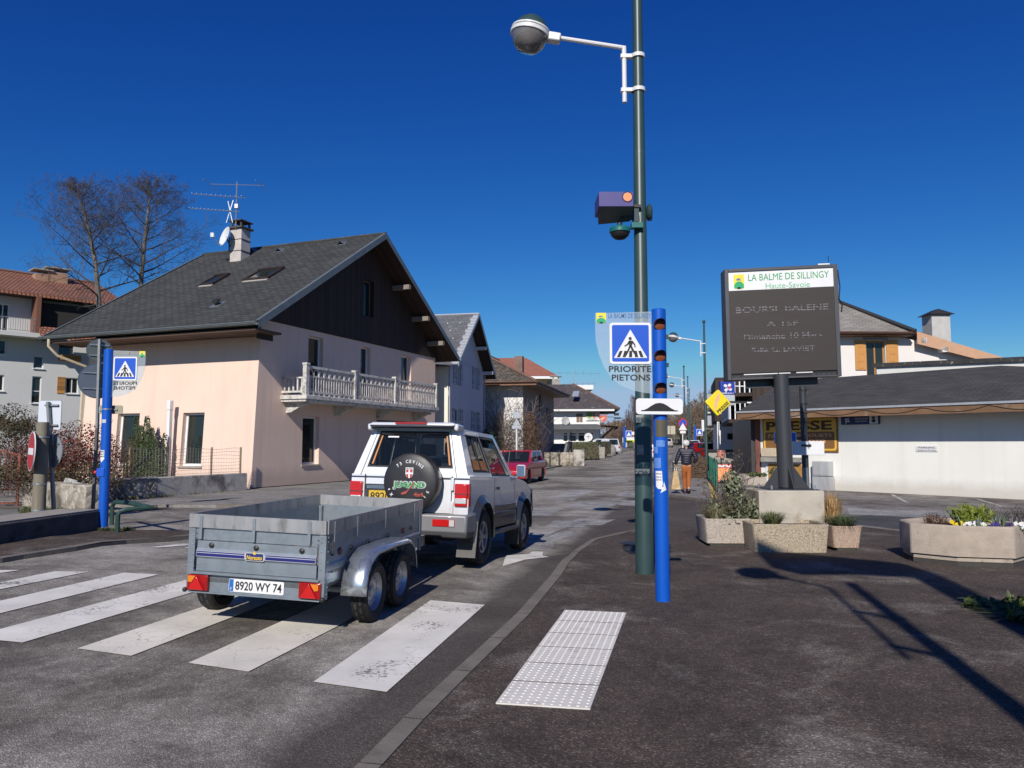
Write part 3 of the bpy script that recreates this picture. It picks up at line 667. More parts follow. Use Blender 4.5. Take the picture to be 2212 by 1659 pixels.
    for i in range(N_):
        x = bx0+.16+(bx1-bx0-.3)*i/(N_-1); rl.box(x-.028, x+.028, by+.01, by+.05, 3.74, 4.36 if i % 2 else 4.3)
        if i % 2 == 0 and i < N_-1:
            xm = x+(bx1-bx0-.3)/(N_-1); w_ = (bx1-bx0-.3)/(N_-1)*.86
            P = [(xm+w_*cos(a), by+.03, 4.36+.02+.22*sin(a)) for a in [pi*j/7 for j in range(8)]]
            rl.tube([(P[0][0], by+.03, 4.3)]+P+[(P[-1][0], by+.03, 4.3)], .03, 4)
            rl.box(x-.03, x+.06, by+.0, by+.06, 3.58, 3.69)
    for i in range(5): y = by+.2+i*.2; rl.box(bx0+.02, bx0+.08, y-.03, y+.03, 3.74, 4.24)
    rl.build('balustrade', M_CONCW, b)
    for x in (bx0+.06, 5.0, 8.35, bx1-.05):
        MB().box(x-.1 if x < 2 else x-.06, x+.1 if x < 2 else x+.06, by-.05, by+.12, 3.58, 4.8).box(x-.12 if x < 2 else x-.075, x+.12 if x < 2 else x+.075, by-.07, by+.14, 4.74, 4.82).build('balustrade_post', M_CONCW, b, .008)
    MB().lathe([(0, 0), (.12, .05), (.16, .2), (.13, .32), (0, .36)], 12, Matrix.Translation((bx0+.35, -.75, 3.6))).build('white_pot', M_WHITEP, b)
    c = MB(); cx0, cx1, cy0, cy1 = 5.55, 6.75, 5.85, 6.5
    c.box(cx0+.25, cx1-.3, cy0, cy1, 9.6, 11.95)
    ch = c.build('chimney', mat('chimney_cement', (.5, .46, .43), .9, var=.15, scale=3, bump=.3), h, .02)
    cc = MB().box(cx0+.15, cx1-.2, cy0-.1, cy1+.1, 11.95, 12.03); xx0, xx1 = cx0+.3, cx1-.35
    for x in (xx0, xx1):
        for y in (cy0+.05, cy1-.05): cc.box(x-.04, x+.04, y-.04, y+.04, 12.03, 12.3)
    cc.box(cx0+.15, cx1-.2, cy0-.06, cy1+.06, 12.3, 12.35); cc.build('chimney_cap', mat('sooty_concrete', (.07, .06, .055), .9), ch)
    for zz in (10.85, 11.4): MB().box(cx0+.24, cx1-.29, cy0-.02, cy1+.02, zz, zz+.03).build('chimney_band', M_BLACKM, ch)
    MB().hexa([(cx0+.1, cy0-.08, 9.97), (cx0+.32, cy0-.08, 10.1), (cx0+.32, cy1+.08, 10.1), (cx0+.1, cy1+.08, 9.97), (cx0+.12, cy0-.08, 10.02), (cx0+.3, cy0-.08, 10.3), (cx0+.3, cy1+.08, 10.3), (cx0+.12, cy1+.08, 10.02)]).build('flashing', M_GALV, ch)
    sl = Vector((1, 0, k)).normalized(); nr = Vector((-sl.z, 0, sl.x))
    def on_roof(y, x): return Vector((x, y, zr-k*(xr-x)))
    for (px, py, wd, ht) in ((465, 606, .75, 1.15), (571, 594, 1.32, 1.2)):
        d_ = ray(px, py); Rz = Matrix.Rotation(-ANG1, 3, 'Z'); e = Rz @ (EYE-Vector((A1[0], A1[1], 0))); dd = Rz @ d_; nv = Vector((-k, 0, 1)); q = Vector((xa, 0, ze)); tt = (q-e).dot(nv)/dd.dot(nv); p = e+dd*tt
        Mr = basis(p, (0, -1, 0), sl, nr)
        f = MB(); w2, h2 = wd/2, ht/2
        f.box(-w2, -w2+.1, -h2, h2, 0, .1, Mr); f.box(w2-.1, w2, -h2, h2, 0, .1, Mr); f.box(-w2, w2, -h2-.02, -h2+.1, 0, .09, Mr); f.box(-w2-.02, w2+.02, h2-.12, h2+.02, 0, .13, Mr)
        wn = f.build('roof_window', mat('skylight_frame', (.035, .025, .022), .5), rf)
        MB().poly([(-w2+.1, -h2+.1, .06), (w2-.1, -h2+.1, .06), (w2-.1, h2-.12, .06), (-w2+.1, h2-.12, .06)], Mr).build('pane', M_PANE, wn)
        MB().box(-w2+.02, w2-.02, -h2-.16, -h2-.02, .0, .02, Mr).build('apron', mat('lead_apron', (.4, .37, .33), .6), wn)
    for (px, py) in ((548, 542), (606, 541), (740, 526)):
        d_ = ray(px, py); Rz = Matrix.Rotation(-ANG1, 3, 'Z'); e = Rz @ (EYE-Vector((A1[0], A1[1], 0))); dd = Rz @ d_; tt = (Vector((xa, 0, ze))-e).dot(Vector((-k, 0, 1)))/dd.dot(Vector((-k, 0, 1))); p = e+dd*tt
        Mr = basis(p, (0, -1, 0), sl, nr)
        MB().add([(-.2, -.2, 0), (.2, -.2, 0), (0, -.2, .2), (0, .28, .02)], [(0, 1, 2)][:0]+[(1, 3, 2), (0, 2, 3)], M=Mr).poly([(-.28, -.28, .01), (.28, -.28, .01), (.05, .3, .01), (-.05, .3, .01)], Mr).build('roof_vent', M_GALV, rf)
    d_ = ray(470, 658); e = Matrix.Rotation(-ANG1, 3, 'Z') @ (EYE-Vector((A1[0], A1[1], 0))); dd = Matrix.Rotation(-ANG1, 3, 'Z') @ d_; p = e+dd*((Vector((xa, 0, ze))-e).dot(Vector((-k, 0, 1)))/dd.dot(Vector((-k, 0, 1))))
    Mr = basis(p, (0, -1, 0), sl, nr)
    MB().lathe([(.09, 0), (.09, .12), (.16, .13), (.14, .2), (.0, .25)], 14, Mr).build('roof_vent', M_BLACKM, rf)
    MB().poly([(-.22, -.3, .008), (.22, -.3, .008), (.22, .25, .008), (-.22, .25, .008)], Mr).build('apron', M_GALV, rf)
    return h
hp_ = house_pink()
Mh = Matrix.Translation((A1[0], A1[1], 0)) @ Matrix.Rotation(ANG1, 4, 'Z')
c = Mh @ Vector((5.75, 6.15, 11.9))
t = thing('television_aerial', 'tall rooftop television aerial with three yagi arrays above the chimney', 'aerial', c)
MB().tube([(0, 0, 0), (0, 0, 2.3)], .03, 6).build('mast', M_GALV, t)
def yagi(t, z, l0, l1, az, els, tilt=0):
    d = Vector((cos(az), sin(az), tilt)); nrm = Vector((-sin(az), cos(az), 0)); m = MB(); m.tube([d*l0+Vector((0, 0, z)), d*l1+Vector((0, 0, z))], .016, 5)
    for f, hl, vert in els:
        p = d*(l0+(l1-l0)*f)+Vector((0, 0, z)); e = Vector((0, 0, hl)) if vert else nrm*hl; m.tube([p-e, p+e], .012, 4)
    m.build('yagi', M_GALV, t)
yagi(t, 2.15, -1.3, 1.35, R(-4), [(0, .75, False), (.95, .75, False)], -.05)
yagi(t, 1.55, -2.0, .4, R(8), [(i/11, .16, False) for i in range(10)]+[(.95, .3, False)], -.03)
yagi(t, .85, -2.1, .15, R(10), [(i/13, .13, False) for i in range(12)], -.02)
MB().bar((-.45, 0, .3), (-.15, 0, 1.4), .03).bar((-.15, 0, .3), (-.4, 0, 1.35), .03).build('reflector', M_GALV, t)
MB().box(-.06, .1, -.08, .08, 1.0, 1.2).build('amplifier', M_WHITEP, t)
p = at(489, 512, (Mh @ Vector((5.5, 6.6, 0))).y)
t = thing('satellite_dish', 'round white satellite dish on an arm at the left of the chimney', 'satellite dish', p)
ax = Vector((-.70, -.66, .25)).normalized(); sd_ = Vector((0, 0, 1)).cross(ax).normalized(); Md = basis((0, 0, 0), sd_, ax.cross(sd_), ax)
MB().lathe([(.02, 0), (.2, .015), (.36, .05), (.48, .1), (.485, .1), (.36, .04), (.0, -.012)], 24, Md).build('reflector', mat('dish_white', (.7, .7, .69), .5), t)
MB().tube([Md @ Vector((0, -.46, .1)), Md @ Vector((0, -.5, .25)), Md @ Vector((0, -.22, .62))], .02, 5).build('feed_arm', M_GALV, t)
MB().box(-.07, .07, -.06, .06, -.1, .1, Matrix.Translation(Md @ Vector((0, -.2, .64)))).build('converter', M_GALV, t)
cw = Mh @ Vector((5.95, 6.5, 11.1)) - p
MB().tube([(0, 0, 0), tuple(cw*.5+Vector((0, 0, -.1)))], .035, 6).tube([tuple(cw*.5+Vector((0, 0, .25))), tuple(cw*.5+Vector((0, 0, -.45)))], .03, 6).tube([tuple(cw*.5+Vector((0, 0, -.1))), tuple(cw+Vector((0, 0, -.1)))], .03, 6).build('bracket', M_BLACKM, t)

SA = R(77.4)
def frame_of(x, y, Y): p = at(x, y, Y); return (p.x, p.y)
M_GREYW = mat_render('grey_white_render', (.62, .62, .64), (.4, .4, .42), var=.05, streak=.25)
M_CREAMW = mat_render('cream_render', (.78, .74, .62), (.5, .47, .4), var=.03)
M_SLATE = mat_brick('slate', (.10, .105, .115), (.14, .145, .155), (.05, .05, .055), .3, .28, .010, var=.12, bump=.5)
M_SHUT = mat_planks('grey_shutter', (.42, .42, .45), .07, horizontal=True)
O2 = frame_of(967, 960, 43.5); Z7 = lambda x, y: Zm(x, y, 1650, 1150, 2.0738)
def ops_of(O, ang, conv, rects, z0=None):
    out = []
    for (x0, y0, x1, y1) in rects:
        a, b = onplane(*conv(x0, y0), O, ang), onplane(*conv(x1, y1), O, ang); out.append((min(a[0], b[0]), max(a[0], b[0]), min(a[1], b[1]), max(a[1], b[1])))
    return out
h = thing('house', 'pale grey gabled house with dark slate roof and shuttered windows behind the pink house', 'house', (*O2, 0), SA)
gf = lambda s, z, d: (s, d, z); lf = lambda s, z, d: (d, s, z)
o2 = ops_of(O2, SA, Z7, [(300, 575, 332, 765), (450, 610, 477, 800), (288, 950, 330, 1160), (442, 975, 474, 1160)])
L2 = 7.9; ze, zr = 6.6, 9.75
w = MB(); wall_open(w, gf, L2, ze, o2, .2, z0=-.2); w.poly([(0, 0, ze), (L2, 0, ze), (L2, 0, ze+.1), (L2/2, 0, zr-.12), (0, 0, ze+.1)])
w.poly([(L2, 0, -.2), (L2, 9, -.2), (L2, 9, ze), (L2, 0, ze)]); w.build('wall', M_GREYW, h)
w = MB(); wall_open(w, lf, 9, ze, [], 0, z0=-.2); w.build('side_wall', M_CREAMW, h)
for (a, b, c_, d_) in o2:
    window(h, gf, a, b, c_, d_, .18, M_WFRAME, M_PANE, .06, trans=.5)
    sw = (b-a)/2*1.05
    for x in (a-sw-.03, b+.03): MB().box(x, x+sw, -.06, -.015, c_, d_).build('shutter', M_SHUT, h)
c0 = onplane(*Z7(395, 355), O2, SA)
MB().lathe([(.0, 0), (.27, 0)], 18, basis((c0[0], -.01, c0[1]), (1, 0, 0), (0, 0, 1.5), (0, -1, 0))).build('round_window', M_PANE, h)
MB().lathe([(.27, 0), (.27, .03), (.36, .03), (.36, 0)], 18, basis((c0[0], -.01, c0[1]), (1, 0, 0), (0, 0, 1.5), (0, -1, 0))).build('window_surround', M_GREYW, h)
def gable_roof(h, L, D, ze, zr, ox, oy, m, mv, t=.14, back=.4, under=None):
    xr = L/2; k = (zr-ze)/(xr+ox) if False else (zr-ze)/xr; xa, xb = -ox, L+ox; za = ze-k*ox; y0, y1 = -oy, D+back
    r = MB(); r.poly([(xa, y1, za), (xa, y0, za), (xr, y0, zr), (xr, y1, zr)]); r.poly([(xr, y1, zr), (xr, y0, zr), (xb, y0, za), (xb, y1, za)])
    r.poly([(xa, y0, za), (xa, y1, za), (xa, y1, za-t), (xa, y0, za-t)]); r.poly([(xb, y0, za-t), (xb, y1, za-t), (xb, y1, za), (xb, y0, za)])
    rf = r.build('roof', m, h)
    s = MB(); s.poly([(xa, y0, za-t), (xa, y1, za-t), (xr, y1, zr-t), (xr, y0, zr-t)]); s.poly([(xr, y0, zr-t), (xr, y1, zr-t), (xb, y1, za-t), (xb, y0, za-t)]); s.build('soffit', under or M_WOODDK, h)
    v = MB()
    for (p, q) in (((xa, za), (xr, zr)), ((xb, za), (xr, zr))):
        v.hexa([(p[0], y0-.03, p[1]-.2), (q[0], y0-.03, q[1]-.2), (q[0], y0-.005, q[1]-.2), (p[0], y0-.005, p[1]-.2), (p[0], y0-.03, p[1]+.04), (q[0], y0-.03, q[1]+.04), (q[0], y0-.005, q[1]+.04), (p[0], y0-.005, p[1]+.04)])
    v.build('verge_board', mv, h); return rf
M_LZINC = mat('light_zinc', (.42, .44, .46), .5, .3, var=.1)
rf = gable_roof(h, L2, 9, ze, zr, .5, .75, M_SLATE, M_LZINC)
k2 = (zr-ze)/(L2/2); g = MB(); random.seed(3)
for j in range(5):
    for i in range(7):
        x = .2+j*.72; y = .2+i*.8+(j % 2)*.4; z = ze+k2*x; g.box(x-.05, x+.05, y-.04, y+.04, z, z+.07)
g.build('snow_guard', M_LZINC, rf)
g = MB()
for i in range(17):
    x = -.7+i*.27; z = ze+k2*x+.02
    if x < L2/2-.2: g.hexa([(x, -.74, z-.02), (x+.2, -.74, z-.02+k2*.2), (x+.2, -.42+.1*(i % 2), z-.02+k2*.2), (x, -.42+.1*(i % 2), z-.02), (x, -.74, z+.02), (x+.2, -.74, z+.02+k2*.2), (x+.2, -.42+.1*(i % 2), z+.02+k2*.2), (x, -.42+.1*(i % 2), z+.02)])
g.build('verge_slate', M_LZINC, rf)
MB().tube([(L2/2, -.74, zr+.02), (L2/2, 9.4, zr+.02)], .06, 6).build('ridge_cap', M_LZINC, rf)
for x in (5.9, 7.7): z = zr-k2*(x-L2/2)-.35; MB().box(x-.08, x+.08, -.72, 0, z-.1, z+.1).build('purlin_end', M_GREYW, h)
MB().box(6.9, 7.5, 3.2, 3.8, 7.2, 9.7).build('chimney', mat('old_stone', (.22, .2, .17), .95, var=.3, scale=6, bump=.6), h)
a0 = onplane(*Z7(247, 826), O2, SA); MB().box(a0[0]-.15, a0[0]+.15, -.08, 0, a0[1]-.15, a0[1]+.15).build('lamp_box', M_WHITEP, h)
MB().tube([(L2+.1, -.07, ze-.3), (L2+.02, -.07, ze-.8), (L2+.02, -.07, .1)], .05, 6).tube([(.05, -.07, ze-.4), (.05, -.07, .1)], .04, 6).build('downpipe', M_LZINC, h)

Z6 = lambda x, y: Zm(x, y, 1900, 1350, 3.0164)
O3 = frame_of(1130, 960, 54); L3, D3 = 13.1, 10.4
M_MOSS = mat_brick('mossy_tiles', (.085, .066, .05), (.12, .10, .08), (.035, .03, .026), .25, .2, .02, var=.3, bump=1.0, moss=((.20, .18, .14), 3.0, .5, .7))
M_OLDW = mat_render('old_white_render', (.72, .71, .69), (.4, .37, .34), var=.06, streak=.3, low=.4)
M_DUSK = mat_render('old_shaded_render', (.34, .28, .25), (.2, .16, .14), var=.08, streak=.3)  # shade of the street wall is put into this darker render
h = thing('house', 'old house with broad mossy brown roof and white wall behind the red hatchback', 'house', (*O3, .05), SA)
ops3 = [(o[0], o[1], max(o[2], .1), o[3]) for o in ops_of(O3, SA, Z6, [(757, 775, 778, 1020), (785, 782, 805, 960), (672, 610, 700, 830), (672, 970, 698, 1160), (622, 960, 645, 1150)])]
w = MB(); wall_open(w, lf, D3, 5.95, [], 0, z0=-.3); w.build('side_wall', M_OLDW, h)
w = MB(); wall_open(w, gf, L3, 5.95, ops3, .2, z0=-.3); w.poly([(L3, 0, -.3), (L3, D3, -.3), (L3, D3, 5.95), (L3, D3/2, 8.9), (L3, 0, 5.95)]); w.build('wall', M_DUSK, h)
for o in ops3: window(h, gf, *o, .18, mat('dark_brown_frame', (.05, .04, .035), .6), M_PANE, .07)
ze3, zr3, oh = 5.95, 9.15, 1.15; kk = (zr3-ze3)/(D3/2+oh); xh = 2.0
zq = lambda y: ze3 + kk*(min(y, D3-y)+oh)
r = MB(); x0, x1 = -oh, L3+1.2; ym = D3/2; yh = 3.4; zh = zq(yh)
r.poly([(x0, -oh, ze3), (x1, -oh, ze3), (x1, ym, zr3), (xh+1.6, ym, zr3), (xh, yh, zh)]); r.poly([(x1, D3+oh, ze3), (x0, D3+oh, ze3), (xh, D3-yh, zh), (xh+1.6, ym, zr3), (x1, ym, zr3)])
r.poly([(x0, D3+oh, ze3), (x0, -oh, ze3), (xh, yh, zh), (xh, D3-yh, zh)]); rf = r.build('roof', M_MOSS, h)
MB().poly([(xh+.02, yh, zh), (xh+.02, D3-yh, zh), (xh+1.6, ym, zr3)]).build('gablet', M_OLDW, rf)
s = MB(); t = .2; s.poly([(x0, -oh, ze3-t), (x0, D3+oh, ze3-t), (x1, D3+oh, ze3-t), (x1, -oh, ze3-t)]); s.build('soffit', mat_planks('pale_soffit', (.28, .2, .13), .14), h)
f = MB(); f.box(x0-.03, x0, -oh-.03, D3+oh, ze3-.24, ze3+.03); f.box(x0, x1, -oh-.03, -oh, ze3-.24, ze3+.03); f.build('fascia', mat('brown_fascia', (.2, .1, .06), .6, var=.2), h)
gt = MB(); gt.tube([(x0-.1, -oh-.1, ze3-.02), (x0-.1, D3+oh, ze3-.02)], .07, 6); gt.tube([(x0-.1, -oh-.1, ze3-.02), (x1, -oh-.1, ze3-.02)], .07, 6); gt.build('gutter', mat('copper_gutter', (.13, .07, .05), .5, .5), h)
for a, b in (((x0, -oh, ze3), (xh, yh, zh)), ((xh, yh, zh), (xh+1.6, ym, zr3)), ((xh+1.6, ym, zr3), (x1, ym, zr3))): MB().tube([Vector(a)+Vector((0, 0, .05)), Vector(b)+Vector((0, 0, .05))], .11, 6).build('ridge_tiles', mat('ridge_tile', (.17, .1, .075), .85, var=.25), rf)
MB().box(7.4, 8.05, 1.6, 2.25, 6.6, 8.75).build('chimney', mat_brick('brick_chimney', (.22, .11, .08), (.16, .09, .07), (.3, .27, .24), .22, .07, .01), h)
t_ = thing('stair', None, None); t_.parent = h
st = MB(); 
for i in range(9): st.box(9.6+i*.28, 12.4, -1.6, -.02, i*.19, (i+1)*.19)
st.build('steps', mat('grey_step', (.2, .2, .2), .9), t_)
rl = MB(); rl.tube([(9.5, -1.6, .9), (12.1, -1.6, 2.7), (12.9, -1.6, 2.7)], .03, 5)
for i in range(12): x = 9.6+i*.27; rl.bar((x, -1.6, min(i, 9)*.19), (x, -1.6, min(i, 9)*.2+.9), .025)
rl.build('railing', M_BLACKM, t_)

M_REDTILE = mat_brick('red_tile', (.30, .115, .075), (.34, .13, .085), (.2, .08, .06), .25, .3, .01, var=.08, bump=.3)
O4 = frame_of(1060, 960, 82); h = thing('house', 'tall yellow house with smooth red hip roof and white eaves rising behind the mossy roof', 'house', (*O4, .5), 0)
zE = at(1150, 812, 82).z-.5; xE = at(1204, 812, 82).x-O4[0]; zR = at(1137, 770, 87).z-.5; xL = -4.0
MB().box(xL+.8, xE-1.1, .9, 12, 0, zE-.05).build('wall', mat_render('yellow_render', (.78, .58, .26), (.5, .4, .2), var=.03), h)
MB().box(xE-4.1, xE-2.4, .85, .9, zE-2.6, zE-.3).build('recess_shade', mat('shadow_recess', (.07, .055, .04), .9), h)  # flat dark panel; the balcony recess's shade is put into its colour
MB().box(xL, xE, 0, 13, zE-.3, zE).build('fascia', M_WHITEP, h)
xa, xb = at(1071, 771, 88).x-O4[0], at(1137, 770, 88).x-O4[0]
MB().poly([(xL, -.05, zE+.01), (xE+.05, -.05, zE+.01), (xb, 6.5, zR), (xa, 6.5, zR)]).poly([(xE+.05, -.05, zE+.01), (xE+.05, 13, zE+.01), (xb, 6.5, zR)]).poly([(xL, 13, zE+.01), (xL, -.05, zE+.01), (xa, 6.5, zR)]).poly([(xE+.05, 13, zE+.01), (xL, 13, zE+.01), (xa, 6.5, zR), (xb, 6.5, zR)]).build('roof', M_REDTILE, h)
MB().box(xE-.2, xE+4.0, 1.5, 8, zE-1.35, zE-.85).build('canopy', M_WHITEP, h)
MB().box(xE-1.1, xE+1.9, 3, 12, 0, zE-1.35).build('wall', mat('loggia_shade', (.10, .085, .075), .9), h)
MB().box(xE+2.1, xE+2.7, 1.6, 2.0, 0, zE-1.35).build('pillar', M_WHITEP, h)
K4 = 1.34; h.scale = (K4,)*3; h.location = EYE + (Vector(h.location)-EYE)*K4
p1_ = at((1900+870/3.0164)*.5486, 838, 100); t = thing('chimney_stack', 'grey concrete chimney with a cap rising in front of the yellow wall', 'chimney', (p1_.x, 100, 0))
MB().box(-.5, .5, -.4, .4, 4, p1_.z+1.2).build('shaft', M_CONC, t); MB().box(-.75, .75, -.6, .6, p1_.z+1.45, p1_.z+1.55).build('cap', M_CONC, t)
for i in range(4): MB().box((-.4, .3, .3, -.4)[i], (-.3, .4, .4, -.3)[i], (-.3, -.3, .2, .2)[i], (-.2, -.2, .3, .3)[i], p1_.z+1.2, p1_.z+1.45).build('post', M_CONC, t)
p2_ = at((1900+1080/3.0164)*.5486, (1350+350/3.0164)*.5486, 104); t = thing('television_aerial', 'small distant aerial standing right of the yellow house roof', 'aerial', (p2_.x, 104, 0))
MB().tube([(0, 0, 6), (0, 0, p2_.z+.1)], .05, 5).build('mast', M_GALV, t); yagi(t, p2_.z-.1, -3, 3.6, R(10), [(i/6, .3, True) for i in range(7)]); yagi(t, p2_.z-1.6, -2.2, 3, R(-20), [(i/6, .3, True) for i in range(7)])

z5 = .7
O5 = frame_of(1185, 960, 92); A5 = R(-4)
h = thing('restaurant', 'white corner restaurant with dark hip roof, shutter, banner and long grey awning', 'restaurant', (*O5, z5), A5)
def q5(x, y): s, z = onplane(*Z6(x, y), (O5[0], O5[1], z5), A5); return s, z
sR = q5(1390, 900)[0]; zE = q5(1200, 790)[1]; zT = at(*Z6(1040, 495), 97).z-z5
M_WALL5 = mat_render('white_render', (.78, .77, .74), (.5, .48, .45), var=.03)
wins = []
for (a, b, c_, d_) in ((955, 1060, 1018, 1180), (1035, 1060, 1120, 1180), (1132, 1060, 1222, 1180), (1235, 1060, 1322, 1190)):
    p, q = q5(a, d_), q5(b if False else c_, b); wins.append((p[0], q[0], max(p[1], .25), q[1]))
w = MB(); wall_open(w, gf, sR, zE, wins, .3, s0=-6, z0=-.8); w.poly([(sR, 0, -.8), (sR, 10, -.8), (sR, 10, zE), (sR, 0, zE)]); w.build('wall', M_WALL5, h)
for o in wins: window(h, gf, *o, .2, M_WFRAME, M_PANE, .12, trans=.72)
xl, xr_ = -7, sR+2.3; px_ = at(*Z6(1040, 495), 97).x-O5[0]
r = MB(); f_ = -1.0
r.poly([(xl, f_, zE), (xr_, f_, zE), (px_, 5, zT), (px_-5, 5, zT-.0)]); r.poly([(xr_, f_, zE), (xr_, 11, zE), (px_, 5, zT)]); r.poly([(xr_, 11, zE), (xl, 11, zE), (px_-5, 5, zT), (px_, 5, zT)])
M_OLDSL = mat_brick('old_slate', (.075, .06, .062), (.10, .085, .085), (.04, .035, .035), .3, .25, .015, var=.2, bump=.7, moss=((.24, .22, .21), 1.6, .58, .68))
rf = r.build('roof', M_OLDSL, h); MB().box(xl, xr_-.6, f_-.04, f_, zE-.25, zE-.02).build('fascia', M_WHITEP, h); MB().box(xl, xr_, f_, 10, zE-.12, zE-.04).build('soffit', M_WOODDK, h)
MB().tube([(xr_, f_, zE+.05), (px_, 5, zT+.05)], .12, 5).build('ridge_tiles', MATS['ridge_tile'], rf)
a, b = q5(1060, 655), q5(1135, 615); MB().poly([(a[0], -.2, zE+1.55), (b[0], -.2, zE+1.55), (b[0]+.2, .8, zE+2.25), (a[0]+.2, .8, zE+2.25)]).build('roof_window', mat_glass('sky_pane', (.25, .3, .35), 0, .08), rf)
a, b = q5(1116, 940), q5(1187, 842); MB().box(a[0], (a[0]+b[0])/2-.02, -.06, -.01, a[1], b[1]).box((a[0]+b[0])/2+.02, b[0], -.06, -.01, a[1], b[1]).build('shutter', mat_planks('brown_shutter', (.22, .15, .11), .12), h)
M_AWN = mat('grey_awning', (.10, .105, .11), .8, var=.15, scale=3)
a, b = q5(920, 965), q5(1385, 1040); c5 = q5(1440, 1045)
MB().poly([(a[0]-3, -.02, a[1]), (b[0]-.2, -.02, a[1]), (b[0]+.1, -1.8, b[1]+.5), (a[0]-3, -1.8, b[1]+.5)]).poly([(a[0]-3, -1.8, b[1]+.5), (b[0]+.1, -1.8, b[1]+.5), (b[0]+.1, -1.8, b[1]+.1), (a[0]-3, -1.8, b[1]+.1)]).poly([(b[0]-.2, -.02, a[1]), (c5[0]+.2, -.1, b[1]+.4), (b[0]+.1, -1.8, b[1]+.5)]).build('awning', M_AWN, h)
MB().poly([(sR+.02, .5, a[1]-.1), (sR+2.2, .5, b[1]+.5), (sR+2.2, 9, b[1]+.5), (sR+.02, 9, a[1]-.1)]).poly([(sR+2.2, .5, b[1]+.5), (sR+2.2, 9, b[1]+.5), (sR+2.2, 9, b[1]+.2), (sR+2.2, .5, b[1]+.2)]).build('side_awning', M_AWN, h)
br = MB()
for y in (.8, 2.5, 4.2, 6, 8): br.bar((sR+.05, y, b[1]-1.2), (sR+1.9, y, b[1]+.4), .12)
br.build('awning_bracket', M_WOODDK, h)
MB().box(sR+.02, sR+.1, .4, 9.5, -.8, b[1]+.2).build('dark_side', M_WOODDK, h)
a, b = q5(1228, 930), q5(1385, 805)
t = thing('banner', 'restaurant banner with two garden photographs on the white upper wall', 'banner', (0, 0, 0)); t.parent = None
Mw5 = Matrix.Translation((O5[0], O5[1], z5)) @ Matrix.Rotation(A5, 4, 'Z'); t.matrix_world = Mw5
MB().box(a[0], b[0], -.07, -.02, a[1], b[1]).build('board', M_WHITEP, t)
wA = b[0]-a[0]; hA = b[1]-a[1]
for (u0, u1, cols) in ((.03, .48, ((.2, .3, .08), (.5, .55, .3), (.25, .4, .06))), (.5, .97, ((.45, .12, .08), (.6, .55, .45), (.3, .42, .1)))):
    m_ = MB().box(a[0]+wA*u0, a[0]+wA*u1, -.085, -.07, a[1]+hA*.27, a[1]+hA*.82)
    m_.build('picture', mat('garden_picture'+str(u0), cols[1], .6, var=.5, scale=1.6, spots=(cols[0], 1.1, .45, .55)), t)
mt = MB(); mt.text('Restauration et repas', face_M(((a[0]+b[0])/2, -.075, a[1]+hA*.91), (1, 0, 0)), width=wA*.8, height=.28, depth=.01); mt.text('04 50 68 84 05', face_M(((a[0]+b[0])/2, -.075, a[1]+hA*.17), (1, 0, 0)), width=wA*.6, height=.22, depth=.01); mt.box(a[0]+.05, b[0]-.05, -.08, -.07, a[1]+.02, a[1]+.1); mt.build('lettering', mat('banner_ink', (.08, .1, .08), .6), t)
p = q5(985, 930); t = thing('satellite_dish', 'dark round satellite dish on the white restaurant wall left of the shutter', 'satellite dish', Mw5 @ Vector((p[0], -.5, p[1])))
MB().lathe([(0, 0), (.3, .03), (.5, .12), (.5, .13), (0, .02)], 16, Matrix.Rotation(R(75), 4, 'X')).build('reflector', mat('dish_grey', (.3, .3, .3), .5), t)
MB().tube([(0, 0, 0), (0, .45, -.3)], .04, 5).build('bracket', M_BLACKM, t)
for (y0_, y1_, lab) in ((835, 865, 'upper of two dark sign boxes projecting from the restaurant corner'), (885, 905, 'lower of two dark sign boxes projecting from the restaurant corner')):
    p, q = q5(1500, y1_), q5(1558 if y0_ < 850 else 1580, y0_); t = thing('projecting_sign', lab, 'sign', Mw5 @ Vector((p[0]+.6, -.3, p[1])), A5); MB().box(0, q[0]-p[0], -.12, .12, 0, q[1]-p[1]).build('box', M_BLACKM, t, .03); MB().box(-1.2, 0, -.03, .03, .2, .27).build('arm', M_BLACKM, t)
p = q5(1430, 890); t = thing('hanging_sign', 'red shield shaped inn sign hanging at the restaurant corner', 'sign', Mw5 @ Vector((p[0], -.6, p[1])), A5)
MB().prism([(-.42, .35), (-.45, -.2), (-.24, -.48), (0, -.54), (.24, -.48), (.45, -.2), (.42, .35), (0, .25)], .1, face_M((0, 0, 0), (1, 0, 0))).build('shield', mat('sign_red', (.55, .1, .06), .5, var=.2, scale=2, spots=((.7, .6, .5), 1.5, .55, .6)), t); MB().tube([(-.6, 0, .42), (.6, 0, .42)], .05, 5).build('arm', M_BLACKM, t)

ZL = lambda x, y: Zm(x, y, 0, 1000, 2.37)
AL = atan2(.719, .695); OL = frame_of(-120, 960, 56)
h = thing('apartment_building', 'white apartment block with red tiled roof, balcony and wooden shutters at far left', 'building', (*OL, 0), AL)
def qL(x, y): return onplane(*ZL(x, y), (OL[0], OL[1], 0), AL)
M_APT = mat_render('apartment_render', (.56, .56, .55), (.4, .4, .4), var=.03)
rc = [(-40, 470, 90, 710), (-30, 805, 62, 935), (-60, 1130, 40, 1275), (310, 955, 410, 1065), (290, 1145, 390, 1390), (545, 855, 690, 985), (612, 1160, 735, 1300), (-40, 1500, 70, 1640)]
wl = []
for (x0, y0, x1, y1) in rc:
    a, b = qL(x0, y1), qL(x1, y0); wl.append((a[0], b[0], a[1], b[1]))
sMax = qL(760, 1000)[0]+3; zEv = qL(100, 360)[1]
w = MB(); wall_open(w, gf, sMax, zEv, wl, .22, z0=-1); w.poly([(sMax, 0, -1), (sMax, 10, -1), (sMax, 10, zEv), (sMax, 0, zEv)]); w.build('wall', M_APT, h)
